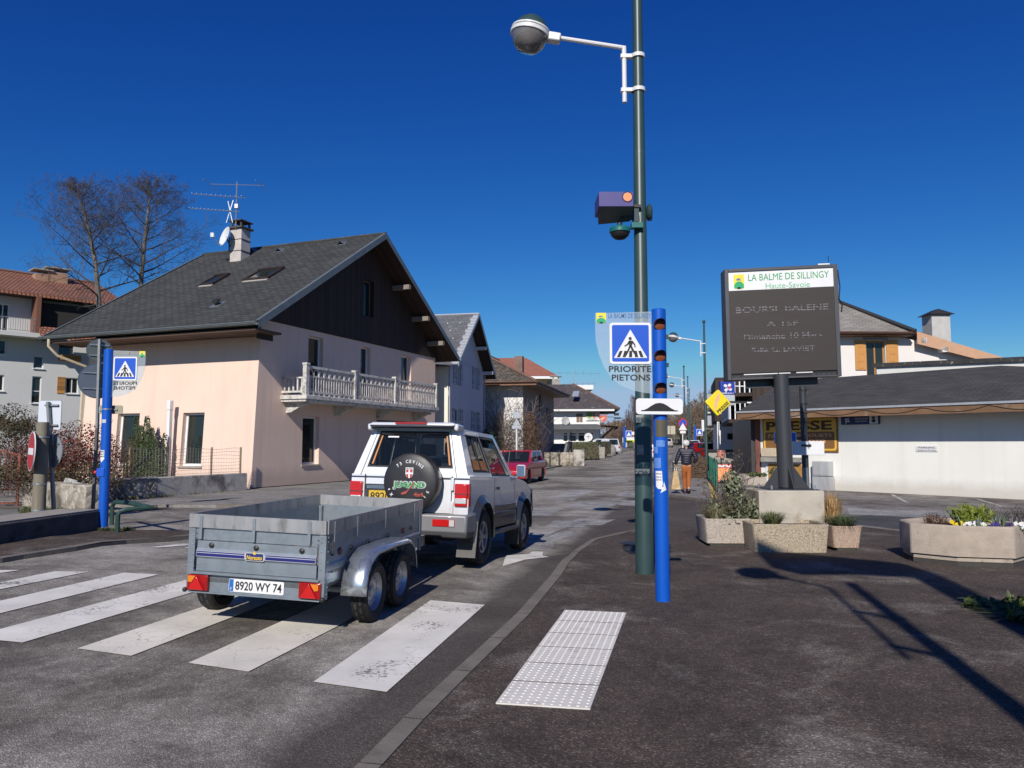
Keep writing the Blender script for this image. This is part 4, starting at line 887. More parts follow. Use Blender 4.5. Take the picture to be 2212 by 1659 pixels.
for i, o in enumerate(wl): window(h, gf, *o, .18, M_WFRAME if i not in (5,) else M_SOFFIT, M_PANE, .07, mull=2 if i in (0, 6) else 1, trans=.45 if i == 4 else None, sill=.12 if i in (1, 2, 3, 4, 6) else None)
M_SHO = mat_planks('orange_shutter', (.40, .19, .05), .3, horizontal=True)
a, b = qL(530, 1300), qL(610, 1150); MB().box(a[0], b[0], -.06, -.01, a[1], b[1]).build('shutter', M_SHO, h)
a, b = qL(550, 990), qL(740, 955); MB().box(a[0], b[0], -.5, -.05, a[1], b[1]).build('window_box', M_SHO, h)
e0 = -12; rz0 = qL(0, 345)[1]; sEnd = qL(1150, 560)[0]
t0 = at(0, 590, 61); 
M_RTILE = mat_brick('terracotta_tile', (.30, .115, .065), (.36, .15, .085), (.10, .045, .03), .28, .36, .05, var=.18, bump=1.2)
r = MB(); yb = 6.5; zrg = rz0+2.85
r.poly([(e0, -1.3, rz0-.1), (sEnd, -1.3, rz0-.1), (sEnd, yb, zrg), (e0, yb, zrg)]); r.poly([(sEnd, 2*yb+1.3, rz0), (e0, 2*yb+1.3, rz0), (e0, yb, zrg), (sEnd, yb, zrg)])
r.poly([(e0, -1.3, rz0-.1), (e0, -1.3, rz0-.32), (sEnd, -1.3, rz0-.32), (sEnd, -1.3, rz0-.1)])
a = qL(300, 640); sb = a[0]
r.poly([(sb, -2.6, rz0-3.6), (sEnd, -2.6, rz0-3.6), (sEnd, -1.35, rz0-2.6), (sb, -1.35, rz0-2.6)]); rf = r.build('roof', M_RTILE, h)
MB().poly([(e0, -1.3, rz0-.33), (sEnd, -1.3, rz0-.33), (sEnd, .1, rz0-.33), (e0, .1, rz0-.33)]).build('soffit', M_WOODDK, h)
MB().tube([(e0, yb, zrg+.05), (sEnd, yb, zrg+.05)], .14, 6).build('ridge_tiles', MATS['ridge_tile'], rf)
for (x, y, ww, hh) in ((655, 290, 1.5, 1.7), (515, 285, 1.1, 1.2)):
    s, z = qL(x, y); s = s*1.04; MB().box(s-ww/2, s+ww/2, yb-2, yb-.8, zrg-1.2, zrg-.9+hh*.6).build('chimney', mat('tan_render', (.36, .22, .14), .9), h)
    MB().box(s-ww/2-.2, s+ww/2+.2, yb-2.2, yb-.6, zrg-.6+hh*.6, zrg-.5+hh*.6).build('chimney_cap', M_CONC, h)
a, b = qL(-40, 725), qL(300, 700); zB = a[1]
MB().box(e0, sb+.3, -1.5, 0, zB-.35, zB).build('balcony_floor', M_APT, h)
rl = MB(); rl.box(e0, sb, -1.47, -1.42, zB+1.0, zB+1.05); rl.box(e0, sb, -1.47, -1.42, zB+.08, zB+.12)
for i in range(60):
    x = sb-i*.16
    rl.bar((x, -1.445, zB+.1), (x, -1.445, zB+1.02), .025)
rl.build('balcony_railing', mat('grey_rail', (.2, .2, .21), .5), h)
MB().box(sb-.1, sb+.2, -1.5, -.0, zB, rz0-.3).build('timber_post', mat('red_brown_wood', (.16, .07, .045), .8), h); MB().box(sb+.2, sEnd, -.6, -.02, zB+.6, rz0-.6).build('loggia', mat('loggia_dark', (.025, .022, .02), .9), h)
ZR_ = lambda x, y: Zm(x, y, 3200, 1100, 2.0733)
ZS = lambda x, y: Zm(x, y, 2900, 1550, 3.686)
AP = R(-51.5); OP = (9.9, 30.9)
nP = Vector((sin(R(51.5)), cos(R(51.5)), 0))       # inwards
MP = Matrix.Translation((OP[0], OP[1], 0)) @ Matrix.Rotation(AP, 4, 'Z')
def qP(x, y, off=0.0): return onplane(x, y, (OP[0]-nP.x*off, OP[1]-nP.y*off, 0), AP)
M_WHITEW = mat_render('white_wall', (.80, .79, .735), (.5, .46, .38), var=.035, streak=.2, low=.35)
M_BROWNF = mat('brown_fascia_wood', (.19, .105, .055), .75, var=.3, scale=1.2, bump=.2, spots=((.34, .26, .2), 1.4, .55, .75))
M_DSHING = mat_brick('dark_shingle', (.055, .052, .044), (.085, .08, .068), (.02, .02, .018), .45, .14, .012, var=.2, bump=.8)
M_DARKB = mat('shopfront_dark', (.03, .028, .028), .5, var=.2)
M_RUST = mat('red_brown_post', (.15, .05, .035), .7, var=.2)
def presse():
    h = thing('shop', 'low white newsagent shop with dark shingle roof and brown timber fascia', 'shop', (OP[0], OP[1], 0), AP)
    oh = 1.0; zf1 = qP(1900, 873+5, oh)[1]; zf0 = qP(1900, 897.5, oh)[1]; LX = 17.0
    a = qP(1593, 897, oh)[0]; zr_ = qP(2000, 801, -4.2)[1]; rl_ = qP(1690, 812, -4.2)[0]; rr_ = qP(2160, 794, -4.2)[0]
    w = MB(); wall_open(w, gf, LX, zf0+.25, [], z0=-.2); w.build('wall', M_WHITEW, h)
    r = MB(); r.poly([(a, -oh, zf1), (LX+1, -oh, zf1), (rr_, 4.2, zr_), (rl_, 4.2, zr_)]); r.poly([(a, 10, zf1), (a, -oh, zf1), (rl_, 4.2, zr_)]); r.poly([(LX+1, -oh, zf1), (LX+1, 9.4, zf1), (rr_, 4.2, zr_)]); r.poly([(LX+1, 9.4, zf1), (a, 9.4, zf1), (rl_, 4.2, zr_), (rr_, 4.2, zr_)])
    r.build('roof', M_DSHING, h)
    MB().box(a, LX+1, -oh-.03, -oh+.05, zf0, zf1-.05).box(a-.03, a+.05, -oh+.05, 9.4, zf0, zf1-.05).build('fascia', M_BROWNF, h)
    MB().box(a-.06, LX+1, -oh-.07, -oh+.03, zf1-.05, zf1+.02).build('gutter_edge', mat('pale_trim', (.45, .46, .48), .4, .3), h)
    MB().box(a+.05, LX+1, -oh+.05, 9.4, zf0+.12, zf0+.16).build('soffit', M_DARKB, h)
    c = MB(); pts = []
    for i in range(60):
        s = a+.2+i*.22; u = ((i*.22+.9) % 1.95)/1.95; pts.append((s, -oh-.045, zf1-.07-.62*(zf1-zf0)*4*u*(1-u)*.95))
    c.tube(pts, .012, 4).build('cable', mat('cable_brown', (.10, .07, .05), .6), h)
    sa = SA-AP; d = Vector((cos(sa), sin(sa), 0)); nn = Vector((-d.y, d.x, 0))
    Ms = basis((0, 0, 0), d, nn, (0, 0, 1))
    f = MB().box(.1, 12, .15, .3, 0, zf0+.2, Ms); f.build('shopfront', M_DARKB, h)
    for x, wd in ((.12, .35), (1.3, .14)): MB().box(x-wd/2, x+wd/2, -.05, .15, 0, zf0+.1, Ms).build('post', M_RUST, h)
    for i in range(9):
        x = 1.7+i*1.1; MB().box(x-.05, x+.05, .05, .15, 0, zf0, Ms).build('mullion', M_BLACKM, h)
        MB().poly([(x+.08, .13, .4), (x+1.0, .13, .4), (x+1.0, .13, zf0-.3), (x+.08, .13, zf0-.3)], Ms).build('shop_window', M_PANE, h)
    MB().box(1.0, 11, -.1, .02, 2.2, 2.35, Ms).build('transom', M_BLACKM, h)
    aw = MB().hexa([(3.2, .1, 2.75), (9.5, .1, 2.75), (9.5, 1.5, 2.3), (3.2, 1.5, 2.3), (3.2, .1, 2.8), (9.5, .1, 2.8), (9.5, 1.5, 2.35), (3.2, 1.5, 2.35)], Ms @ Matrix.Scale(-1, 4, (0, 1, 0))); aw.build('folded_awning', mat('awning_taupe', (.14, .12, .11), .8), h)
    for x in (3.3, 9.4): MB().bar((x, -.1, 2.3), (x, -1.45, 2.35), .05, M=Ms).build('awning_arm', M_GALV, h)
    p, q = qP(*ZS(440, 1290)), qP(*ZS(978, 1005)); MB().box(p[0], q[0], -.05, -.0, .15, q[1]).build('hatch_frame', M_WFRAME, h)
    MB().box(p[0]+.12, q[0]-.06, -.07, -.045, .2, q[1]-.06).build('hatch_panel', mat('ochre_panel', (.42, .22, .06), .6, var=.1), h)
    p, q = qP(*ZS(408, 985)), qP(*ZS(972, 928)); MB().box(p[0], q[0], -.28, 0, p[1], q[1]).build('lintel', M_CONC, h)
    return h, zf0
shop, ZF0 = presse()
def onwall(name, label, cat, x0, y0, x1, y1, conv):
    a, b = qP(*conv(x0, y1)), qP(*conv(x1, y0)); t = thing(name, label, cat, MP @ Vector(((a[0]+b[0])/2, -.01, (a[1]+b[1])/2)), AP); return t, b[0]-a[0], b[1]-a[1]
FX = basis((0, 0, 0), (1, 0, 0), (0, 0, 1), (0, -1, 0))      # sign frame: x right, y up, z out of the wall
t, w, hh = onwall('shop_sign', 'large brown and yellow PRESSE shop sign on the white wall behind the display pole', 'sign', 400, 335, 1470, 842, ZS)
M_SYEL = mat('sign_yellow', (.78, .46, .07), .5, var=.04); M_SBR = mat('sign_brown', (.22, .105, .035), .5, var=.05); M_SLET = mat('sign_letter_brown', (.06, .028, .015), .5); M_SPK = mat('sign_peach', (.72, .40, .20), .5)
MB().box(-w/2, w/2, -.04, 0, -hh/2, hh/2).build('board', M_SBR, t)
MB().prism(rrect(-w/2+.04, w/2-.05, -hh/2+.06, hh/2-.03, .1), .012, FX, .04).build('yellow_panel', M_SYEL, t)
MB().prism(rrect(-w/2+.12, w/2-.12, -hh/2+.13, hh*.085, .07), .012, FX, .045).build('brown_panel', M_SBR, t)
mt = MB(); mt.text('PRESSE', FX @ Matrix.Translation((-.02, hh*.27, .056)), width=w*.88, height=hh*.27, depth=.012, bold=.03); mt.build('lettering', M_SLET, t)
mt = MB(); mt.text('PAPETERIE', FX @ Matrix.Translation((-w*.42, -hh*.03, .06)), width=w*.45, height=hh*.12, depth=.01, bold=.02, align='LEFT'); mt.text('JOUETS', FX @ Matrix.Translation((w*.43, -hh*.03, .06)), width=w*.33, height=hh*.12, depth=.01, bold=.02, align='RIGHT'); mt.build('small_lettering', M_SPK, t); mt = MB(); mt.text('LOTO', FX @ Matrix.Translation((-w*.12, -hh*.2, .06)), width=w*.22, height=hh*.12, depth=.01, bold=.02); mt.build('small_lettering', M_SPK, t); mt = MB(); mt.text('LOTO', FX @ Matrix.Translation((w*.22, -hh*.2, .06)), width=w*.26, height=hh*.12, depth=.01, bold=.02); mt.build('small_lettering', M_SPK, t)
def clover(mb, M, r, z=0.0):
    for k in range(4):
        a = R(45+90*k+8); P = []
        for i in range(16):
            u = 2*pi*i/16; rr = r*(.62+.1*cos(2*u)-.16*max(0, cos(u))**6); P.append((r*.92*cos(a)*.8+rr*.72*cos(u+a), r*.92*sin(a)*.8+rr*.62*sin(u+a)))
        mb.prism(P, .008, M, z)
    mb.tube([M @ Vector((0, 0, z+.004)), M @ Vector((-r*.5, -r*1.3, z+.004)), M @ Vector((-r*.9, -r*1.5, z+.004))], r*.09, 4)
M_NAVY = mat('sign_navy', (.02, .035, .16), .4, var=.05); M_SWH = mat('sign_white', (.72, .72, .73), .5, var=.04)
t, w, hh = onwall('lottery_sign', 'long navy lottery sign with white clover under the shop eave', 'sign', 245, 1108, 550, 1188, ZR_)
MB().box(-w/2, w/2, -.1, 0, -hh/2, hh/2).build('board', M_NAVY, t); cl = MB(); clover(cl, FX @ Matrix.Translation((-w*.33, 0, .1)), hh*.27); cl.build('clover', M_SWH, t)
mt = MB(); mt.text('FRANCAISE', FX @ Matrix.Translation((w*.05, hh*.16, .104)), width=w*.34, height=hh*.2); mt.text('DES JEUX', FX @ Matrix.Translation((w*.05, -hh*.17, .104)), width=w*.3, height=hh*.2); mt.build('lettering', M_SWH, t)
MB().box(w*.26, w*.48, -.106, -.1, -hh*.45, hh*.45).build('white_panel', M_SWH, t); mt = MB(); mt.sphere((w*.37, -.11, hh*.22), w*.045, .008, hh*.14); mt.box(w*.335, w*.405, -.113, -.106, -hh*.3, hh*.05); mt.box(w*.31, w*.43, -.113, -.106, -hh*.2, -hh*.08); mt.build('emblem', M_BLACKM, t)
t, w, hh = onwall('parking_notice', 'small white PARKING Réservé Presse notice on the bare white wall', 'sign', 848, 1360, 1022, 1405, ZR_)
MB().box(-w/2, w/2, -.015, 0, -hh/2, hh/2).build('plate', M_SWH, t); mt = MB(); mt.text('PARKING', FX @ Matrix.Translation((0, hh*.2, .016)), width=w*.78, height=hh*.34, bold=.01); mt.text('Réservé Presse', FX @ Matrix.Translation((0, -hh*.26, .016)), width=w*.84, height=hh*.28); mt.build('lettering', mat('dark_ink', (.04, .04, .05), .6), t)
t, w, hh = onwall('meter_cabinet', 'tall grey double utility cabinet against the white shop wall', 'utility box', 1168, 985, 1405, 1400, ZS)
M_GBOX = mat('grey_cabinet', (.38, .39, .40), .6, var=.12, scale=4, aniso=(1, 1, .2), spots=((.5, .5, .5), 3, .55, .7))
MB().box(-w/2, w/2, -.28, 0, 0, hh/2).build('upper_box', M_GBOX, t, .01); MB().box(-w/2, w/2+.04, -.3, 0, -hh/2, -.02).build('lower_box', M_GBOX, t, .01); MB().box(-w/2+.04, w/2-.04, -.292, -.27, .04, hh/2-.05).build('door', M_GBOX, t, .006)
t, w, hh = onwall('intercom_box', 'small beige box on the wall below the PRESSE sign', 'wall box', 420, 790, 590, 912, ZS)
MB().box(-w/2, w/2, -.3, 0, -hh/2, hh/2).build('box', mat('beige_box', (.55, .46, .34), .6), t, .01)

YB = 43.0; AB = R(2); OB = frame_of(1700, 960, YB)
h = thing('house', 'white house with grey slate hip roof and orange shutters above the shop roof', 'house', (*OB, 0), AB)
def qB(x, y, off=0): return onplane(*ZR_(x, y), (OB[0], OB[1]-off, 0), AB)
a, b = qB(440, 720), qB(590, 500); sE = qB(690, 500)[0]; zE = qB(500, 428, .9)[1]; sC = qB(835, 430, .9)[0]; sEnd = qB(1480, 665)[0]
w = MB(); wo = [(a[0], b[0], a[1]-.8, b[1])]; wall_open(w, gf, sC-.3, zE-.15, wo, .25, s0=.3, z0=0)
zv = qB(1480, 668)[1]; w.poly([(sC-.3, 0, 0), (sEnd+.6, 0, 0), (sEnd+.6, 0, zv-.2), (sC-.3, 0, zE-.15)]); w.build('wall', mat_render('off_white_render', (.72, .68, .64), (.5, .45, .4), var=.04), h)
M_ORS = mat('orange_shutter_paint', (.52, .25, .07), .5, var=.06)
window(h, gf, *wo[0], .2, mat('orange_frame', (.36, .17, .05), .5), M_PANE, .1, mull=2, sill=.1)
for (x0, x1) in ((348, 428), (604, 690)):
    p, q = qB(x0, 740), qB(x1, 498); sm = MB().box(p[0], q[0], -.07, -.02, p[1], q[1]); s_ = sm.build('shutter', M_ORS, h)
    pn = MB()
    for (u, v) in ((.03, .22), (.25, .46), (.5, .7), (.74, .97)):
        z0_, z1_ = p[1]+(q[1]-p[1])*u, p[1]+(q[1]-p[1])*v; pn.box(p[0]+.15, q[0]-.15, -.085, -.07, z0_+.05, z1_-.05)
    pn.build('panels', M_ORS, s_)
MB().box(a[0]-.15, b[0]+.15, -.03, .0, b[1]+.02, b[1]+.16).build('roller_box', mat('grey_box', (.3, .3, .32), .6), h)
kx = qB(225, 180, -3); zT = at(*ZR_(225, 180), YB+3.6).z; xT = at(*ZR_(225, 180), YB+3.6).x-OB[0]
r = MB(); r.poly([(-.4, -.7, zE), (sC, -.7, zE), (xT, 3.6, zT), (1.2, 3.6, zT+.3)]); r.poly([(sC, -.9, zE), (sC+1.5, 8, zE), (xT, 3.6, zT)]); r.poly([(-.4, 8, zE), (-.4, -.9, zE), (1.2, 3.6, zT+.3)]); r.poly([(sC+1.5, 8, zE), (-.4, 8, zE), (1.2, 3.6, zT+.3), (xT, 3.6, zT)])
M_GSLATE = mat_brick('grey_slate', (.24, .22, .19), (.31, .285, .25), (.12, .11, .10), .55, .2, .02, var=.15, bump=.6)
rf = r.build('roof', M_GSLATE, h); MB().tube([(sC, -.9, zE+.06), (xT, 3.6, zT+.06), (1.2, 3.6, zT+.36)], .12, 6).build('ridge_tiles', mat('black_ridge', (.03, .03, .035), .6), rf)
MB().tube([(-.4, -.78, zE-.03), (sC+.05, -.78, zE-.03)], .08, 6).build('gutter', MATS['copper_gutter'], h); MB().box(-.4, sC, -.68, .1, zE-.16, zE-.1).build('soffit', M_BROWNF, h)
vp = qB(1480, 660, .5); v0 = qB(845, 418, .5)
MB().hexa([(v0[0], -.55, v0[1]-.75), (vp[0]+1, -.55, vp[1]-.45), (vp[0]+1, -.5, vp[1]-.45), (v0[0], -.5, v0[1]-.75), (v0[0], -.55, v0[1]-.05), (vp[0]+1, -.55, vp[1]), (vp[0]+1, -.5, vp[1]), (v0[0], -.5, v0[1]-.05)]).build('verge_board', mat('salmon_wood', (.52, .31, .19), .6, var=.08), h)
MB().poly([(v0[0], -.5, v0[1]-.02), (vp[0]+1, -.5, vp[1]-.02), (vp[0]+1, 6, vp[1]-.02), (v0[0], 6, v0[1]-.02)]).build('lower_roof', M_MOSS, h)
for (x, y) in ((888, 505), (1060, 575)): p = qB(x, y, .3); MB().box(p[0]-.16, p[0]+.16, -.55, 0, p[1]-.14, p[1]+.14).build('purlin_end', M_WFRAME, h)
p, q = qB(985, 525, -1), qB(1125, 285, -1); MB().box(p[0], q[0], 1, 2, p[1]-1.2, q[1]).build('chimney', mat('pale_chimney', (.46, .45, .43), .85, var=.12, scale=3), h)
c_ = MB(); c_.hexa([(p[0]-.2, .8, q[1]), (q[0]+.2, .8, q[1]), (q[0]+.2, 2.2, q[1]), (p[0]-.2, 2.2, q[1]), (p[0]+.5, 1.2, q[1]+.35), (q[0]-.5, 1.2, q[1]+.35), (q[0]-.5, 1.8, q[1]+.35), (p[0]+.5, 1.8, q[1]+.35)]); c_.build('chimney_cap', M_DARKB, h)
q0 = at(*ZR_(835, 385), 52); q1 = at(*ZR_(1110, 390), 52); q2 = at(*ZR_(1330, 600), 52)
h = thing('house', 'brown tiled roof of a house showing behind the pale chimney', 'house', (q0.x, 52, 0))
MB().poly([(-5, 0, q2.z-.3), (q2.x-q0.x, 0, q2.z-.3), (q1.x-q0.x, 4, q1.z+.1), (-5, 4, q1.z+.1)]).poly([(q2.x-q0.x, 0, q2.z-.3), (q2.x-q0.x, 9, q2.z-.3), (q1.x-q0.x, 4, q1.z+.1)]).build('roof', mat_brick('brown_tile', (.16, .07, .045), (.21, .10, .065), (.07, .035, .025), .3, .3, .03, var=.2, bump=1), h); MB().box(-4, q2.x-q0.x-.8, .8, 8, 0, q2.z-.3).build('wall', M_OLDW, h)
p0 = at(*ZR_(520, 700), 37.5); p1 = at(*ZR_(1760, 690), 32)
h = thing('flat_roof_block', 'low white flat roofed block with tarred roof edge behind the shop', 'building', (p0.x, p0.y, 0), atan2(p1.y-p0.y, p1.x-p0.x)); Lb = math.hypot(p1.x-p0.x, p1.y-p0.y)+3
z1 = at(*ZR_(520, 685), 37.5).z; z0 = at(*ZR_(520, 718), 37.5).z; slp = (at(*ZR_(1725, 660), 32.2).z-z1)/Lb
MB().hexa([(0, 0, 0), (Lb, 0, 0), (Lb, 6, 0), (0, 6, 0), (0, 0, z0), (Lb, 0, z0+slp*Lb), (Lb, 6, z0), (0, 6, z0)]).build('wall', M_WHITEW, h)
MB().hexa([(-.15, -.1, z0), (Lb, -.1, z0+slp*Lb), (Lb, 6, z0), (-.15, 6, z0), (-.15, -.1, z1), (Lb, -.1, z1+slp*Lb), (Lb, 6, z1), (-.15, 6, z1)]).build('roof_edge', mat('tarred_felt', (.05, .048, .045), .7, var=.3, scale=3, spots=((.5, .5, .5), 6, .62, .68)), h)

Z3r = lambda x, y: Zm(x, y, 2500, 1200, 2.212); ZQ = lambda x, y: Zm(x, y, 2600, 1550, 4.148)
OC = frame_of(1628, 960, 43); MC = Matrix.Translation((OC[0], OC[1], 0)) @ Matrix.Rotation(SA, 4, 'Z')
h = thing('chalet', 'dark timber chalet with steep brown roof and white railed balconies behind the display board', 'chalet', (*OC, 0), SA)
q = lambda x, y, off=0: onplane(*Z3r(x, y), (OC[0]-off*cos(R(12.6)), OC[1]+off*sin(R(12.6)), 0), SA)
Lc = 9.0; zE = 6.2; zT = 9.4
MB().box(0, Lc, -3.4, 0, 2.4, zE).build('wall', M_WOODDK, h)
MB().box(.3, Lc, -3.3, -2.2, 0, 2.4).build('ground_floor', M_WHITEW, h)
MB().poly([(-.6, 1.0, zE), (Lc+.6, 1.0, zE), (Lc+.6, -2.2, zT), (-.6, -2.2, zT)]).poly([(-.6, -2.2, zT), (Lc+.6, -2.2, zT), (Lc+.6, -4.2, 7.4), (-.6, -4.2, 7.4)]).build('roof', MATS['brown_tile'], h)
MB().poly([(-.6, 1.02, zE-.25), (Lc+.6, 1.02, zE-.25), (Lc+.6, -2.2, zT-.25), (-.6, -2.2, zT-.25)]).build('soffit', M_WOODDK, h)
MB().box(-.6, Lc+.6, 1.0, 1.06, zE-.3, zE+.05).build('eave_board', mat('red_brown_board', (.2, .05, .04), .6), h)
for z, lab in ((3.1, 'lower'), (4.6, 'upper')):
    MB().box(.2, Lc, 0, 1.3, z-.2, z).build('balcony_floor', M_WOODDK, h)
    rl = MB(); rl.box(.2, Lc, 1.25, 1.3, z+.9, z+.97); rl.box(.2, Lc, 1.25, 1.3, z+.05, z+.12); rl.box(.15, .22, 0, 1.3, z+.9, z+.97)
    for i in range(30): x = .2+i*Lc/30; rl.box(x, x+.06, 1.26, 1.29, z, z+.9)
    for i in range(5): rl.box(.16, .2, .1+i*.27, .16+i*.27, z, z+.9)
    rl.build('railing', M_WFRAME, h)
OW = frame_of(1603, 960, 56); zW = .2
h = thing('shop', 'white fronted shop with dark eaves and balcony down the right of the street', 'shop', (*OW, zW), R(-12.6))
qW = lambda x, y: onplane(*ZQ(x, y), (OW[0], OW[1], zW), R(-12.6))
a, b = qW(930, 930), qW(1200, 500)
MB().box(a[0], 4, 0, 8, -.3, b[1]).build('wall', M_WALL5, h)
a2, b2 = qW(885, 430), qW(1130, 340); MB().box(a2[0], 4, -1.0, 8, a2[1]-.1, b2[1]).build('eaves', M_WOODDK, h)
p, q_ = qW(900, 345), qW(1130, 235); rl = MB(); rl.box(p[0], q_[0], -1, -.95, q_[1]-.08, q_[1]); rl.box(p[0], q_[0], -1, -.95, p[1], p[1]+.08)
for i in range(12): x = p[0]+(q_[0]-p[0])*i/11; rl.box(x-.04, x+.04, -1, -.96, p[1], q_[1])
rl.build('balcony_rail', M_WFRAME, h); MB().box(p[0], 4, -.6, 8, p[1], q_[1]+2.2).build('upper_wall', M_WOODDK, h)
p, q_ = qW(925, 820), qW(955, 450); MB().box(p[0], q_[0], -.9, -.6, p[1]-1, q_[1]).build('pillar', M_WFRAME, h)
p, q_ = qW(1095, 750), qW(1200, 650); MB().box(p[0], q_[0]+.6, -.05, 0, p[1], q_[1]).build('window', M_PANE, h); p, q_ = qW(1110, 780), qW(1190, 755); MB().box(p[0], q_[0]+.6, -.2, 0, p[1], q_[1]).build('sill', M_WFRAME, h)
p, q_ = qW(770, 560), qW(930, 495)
OWn = Vector((OW[0], OW[1], zW)); MWm = Matrix.Translation(OWn) @ Matrix.Rotation(R(-4), 4, 'Z')
h2 = thing('shop', 'dark low shop with white lettered fascia board behind the red hatchback on the right', 'shop', (*frame_of(1555, 960, 66), .3), R(-12.6))
s = 66/56; MB().box(-.3, 6, 0, 8, -.5, 2.9).build('front', M_DARKB, h2); MB().box(-1, 6, -1, 8, 4.0, 4.15).build('roof_edge', M_LZINC, h2); MB().hexa([(-1, -1, 4.15), (6, -1, 4.15), (6, 8, 4.15), (-1, 8, 4.15), (0, 2, 5.2), (6, 2, 5.2), (6, 6, 5.2), (0, 6, 5.2)]).build('roof', M_DARKB, h2)
MB().box(-.4, 5, -.3, -.0, 2.9, 3.35).build('fascia_board', M_SWH, h2); mt = MB(); mt.text('TABAC  TIF', FX @ Matrix.Translation((1.6, 3.12, .31)), width=3.4, height=.3, bold=.02); mt.build('lettering', MATS['dark_ink'], h2); MB().box(1.9, 2.4, -.6, -.3, 0, 2.6).build('pillar', M_WFRAME, h2)
p = MWm @ Vector((qW(690, 520)[0], -2, 0)); px0 = ZQ(675, 615); px1 = ZQ(712, 430); P0, P1 = at(*px0, 39.4), at(*px1, 39.4)
t = thing('white_sign_board', 'narrow tall white sign board fixed beside the nearer far street lamp', 'sign', (P0.x, 39.4, P0.z)); MB().box(0, P1.x-P0.x, -.04, .04, 0, P1.z-P0.z).build('board', M_SWH, t, .01); mt = MB(); mt.box(.3, .5, -.046, -.04, .3, .8); mt.box(.3, .55, -.046, -.04, 1.2, 1.9); mt.build('print', mat('grey_ink', (.35, .35, .38), .6), t)
MB().box(P1.x-P0.x, P1.x-P0.x+.5, -.02, .02, .1, .14).build('bracket', M_GALV, t)
c = at(1550, 870, 31.5); W_ = .92
t = thing('press_sign', 'yellow diamond PRESSE sign with quill projecting from the shop corner', 'sign', c, R(6))
Fd = FX @ Matrix.Rotation(R(45), 4, 'Z'); d2 = W_*.5
MB().prism(rrect(-d2*.85, d2*.85, -d2*.85, d2*.85, .06), .14, FX @ Matrix.Rotation(R(42), 4, 'Z'), -.07).build('diamond', mat('press_yellow', (.80, .63, .02), .35, var=.03), t, .015)
mt = MB(); mt.prism([(-.13, -.33), (-.17, -.1), (-.14, .12), (-.06, .3), (.04, .42), (.05, .2), (.0, 0), (-.06, -.18), (-.1, -.33)], .008, FX @ Matrix.Rotation(R(-4), 4, 'Z'), .072); mt.build('quill', mat('quill_peach', (.75, .45, .25), .5), t)
mt = MB(); mt.text('PRESSE', FX @ Matrix.Rotation(R(42), 4, 'Z') @ Matrix.Translation((.02, -.27, .074)), width=.62, height=.14, bold=.03); mt.build('lettering', M_BLACKM, t)
MB().box(.55, 1.3, .1, .2, .0, .08).build('arm', M_BLACKM, t)
c = at(1570, 840, 33); k = 33/1661.2
t = thing('lottery_sign', 'square blue lottery sign with white clover above the yellow diamond sign', 'sign', c, R(4))
MB().box(-15.5*k, 16*k, -.12, .12, -13*k*1.0, 16*k).build('box', mat('lottery_blue', (.025, .05, .32), .4), t, .02); cl = MB(); clover(cl, FX @ Matrix.Translation((0, 2.5*k, .12)), 9*k); cl.build('clover', M_SWH, t); MB().prism(rrect(1*k, 6*k, 0, 5*k, .03), .006, FX, .132).build('red_heart', mat('heart_red', (.6, .03, .03), .5), t)
MB().box(-13*k, 16*k, -.1, .1, -36*k, -13.4*k).build('lower_panel', mat('sign_grey', (.45, .47, .5), .5), t, .02); mt = MB(); mt.text('BUREAU', FX @ Matrix.Translation((0, -10*k, .122)), width=24*k, height=3.5*k); mt.build('lettering', M_SWH, t); MB().box(16*k, 60*k, -.03, .03, 5*k, 7*k).build('arm', M_WFRAME, t)
M_TYRE = mat('tyre_rubber', (.022, .021, .021), .85, var=.25, scale=14, bump=.3)
M_TREAD = mat_brick('tyre_tread', (.05, .048, .046), (.06, .058, .055), (.008, .008, .008), .09, .05, .016, var=.1, bump=1.2)
M_RIM = mat('steel_rim', (.40, .41, .44), .4, .7, var=.12)
M_ALLOY = mat('alloy_rim', (.48, .49, .52), .3, .8, var=.08)
M_REDL = mat('red_lens', (.50, .012, .012), .18, var=.08, coat=.6); M_ORL = mat('orange_lens', (.65, .20, .02), .18, var=.05, coat=.6); M_CLL = mat('clear_lens', (.62, .62, .63), .15, .2, var=.05, coat=.6)
M_PLASTIC = mat('dark_plastic', (.035, .035, .038), .5, var=.15); M_CHROME = mat('chrome', (.6, .6, .62), .12, 1.0, var=.03)
M_INT = mat('dark_interior', (.025, .025, .028), .8, var=.1); M_SEAT = mat('seat_cloth', (.055, .058, .07), .9, var=.1)
M_CGLASS = mat_glass('car_glass', (.012, .018, .022), .55, .02); M_DGLASS = mat_glass('car_glass_dark', (.012, .016, .02), .25, .02)
def vehicle_M(X, Y, heading, wb=2.4, tr=1.5):
    """stand a vehicle on the ground lattice; heading clockwise from +Y in radians; origin between the axle's wheels at (X, Y)"""
    f = Vector((sin(heading), cos(heading), 0)); l = Vector((-f.y, f.x, 0))
    c = Vector((X, Y, 0)); Z = lambda p: zg(p.x, p.y)
    zr, zf = (Z(c+l*tr/2)+Z(c-l*tr/2))/2, (Z(c+f*wb+l*tr/2)+Z(c+f*wb-l*tr/2))/2; zl, zt = Z(c+l*tr/2+f*wb/2), Z(c-l*tr/2+f*wb/2)
    x = Vector((f.x*wb, f.y*wb, zf-zr)).normalized(); y = Vector((l.x*tr, l.y*tr, zl-zt)); z = x.cross(y).normalized(); y = z.cross(x)
    return basis((X, Y, zr), x, y, z)
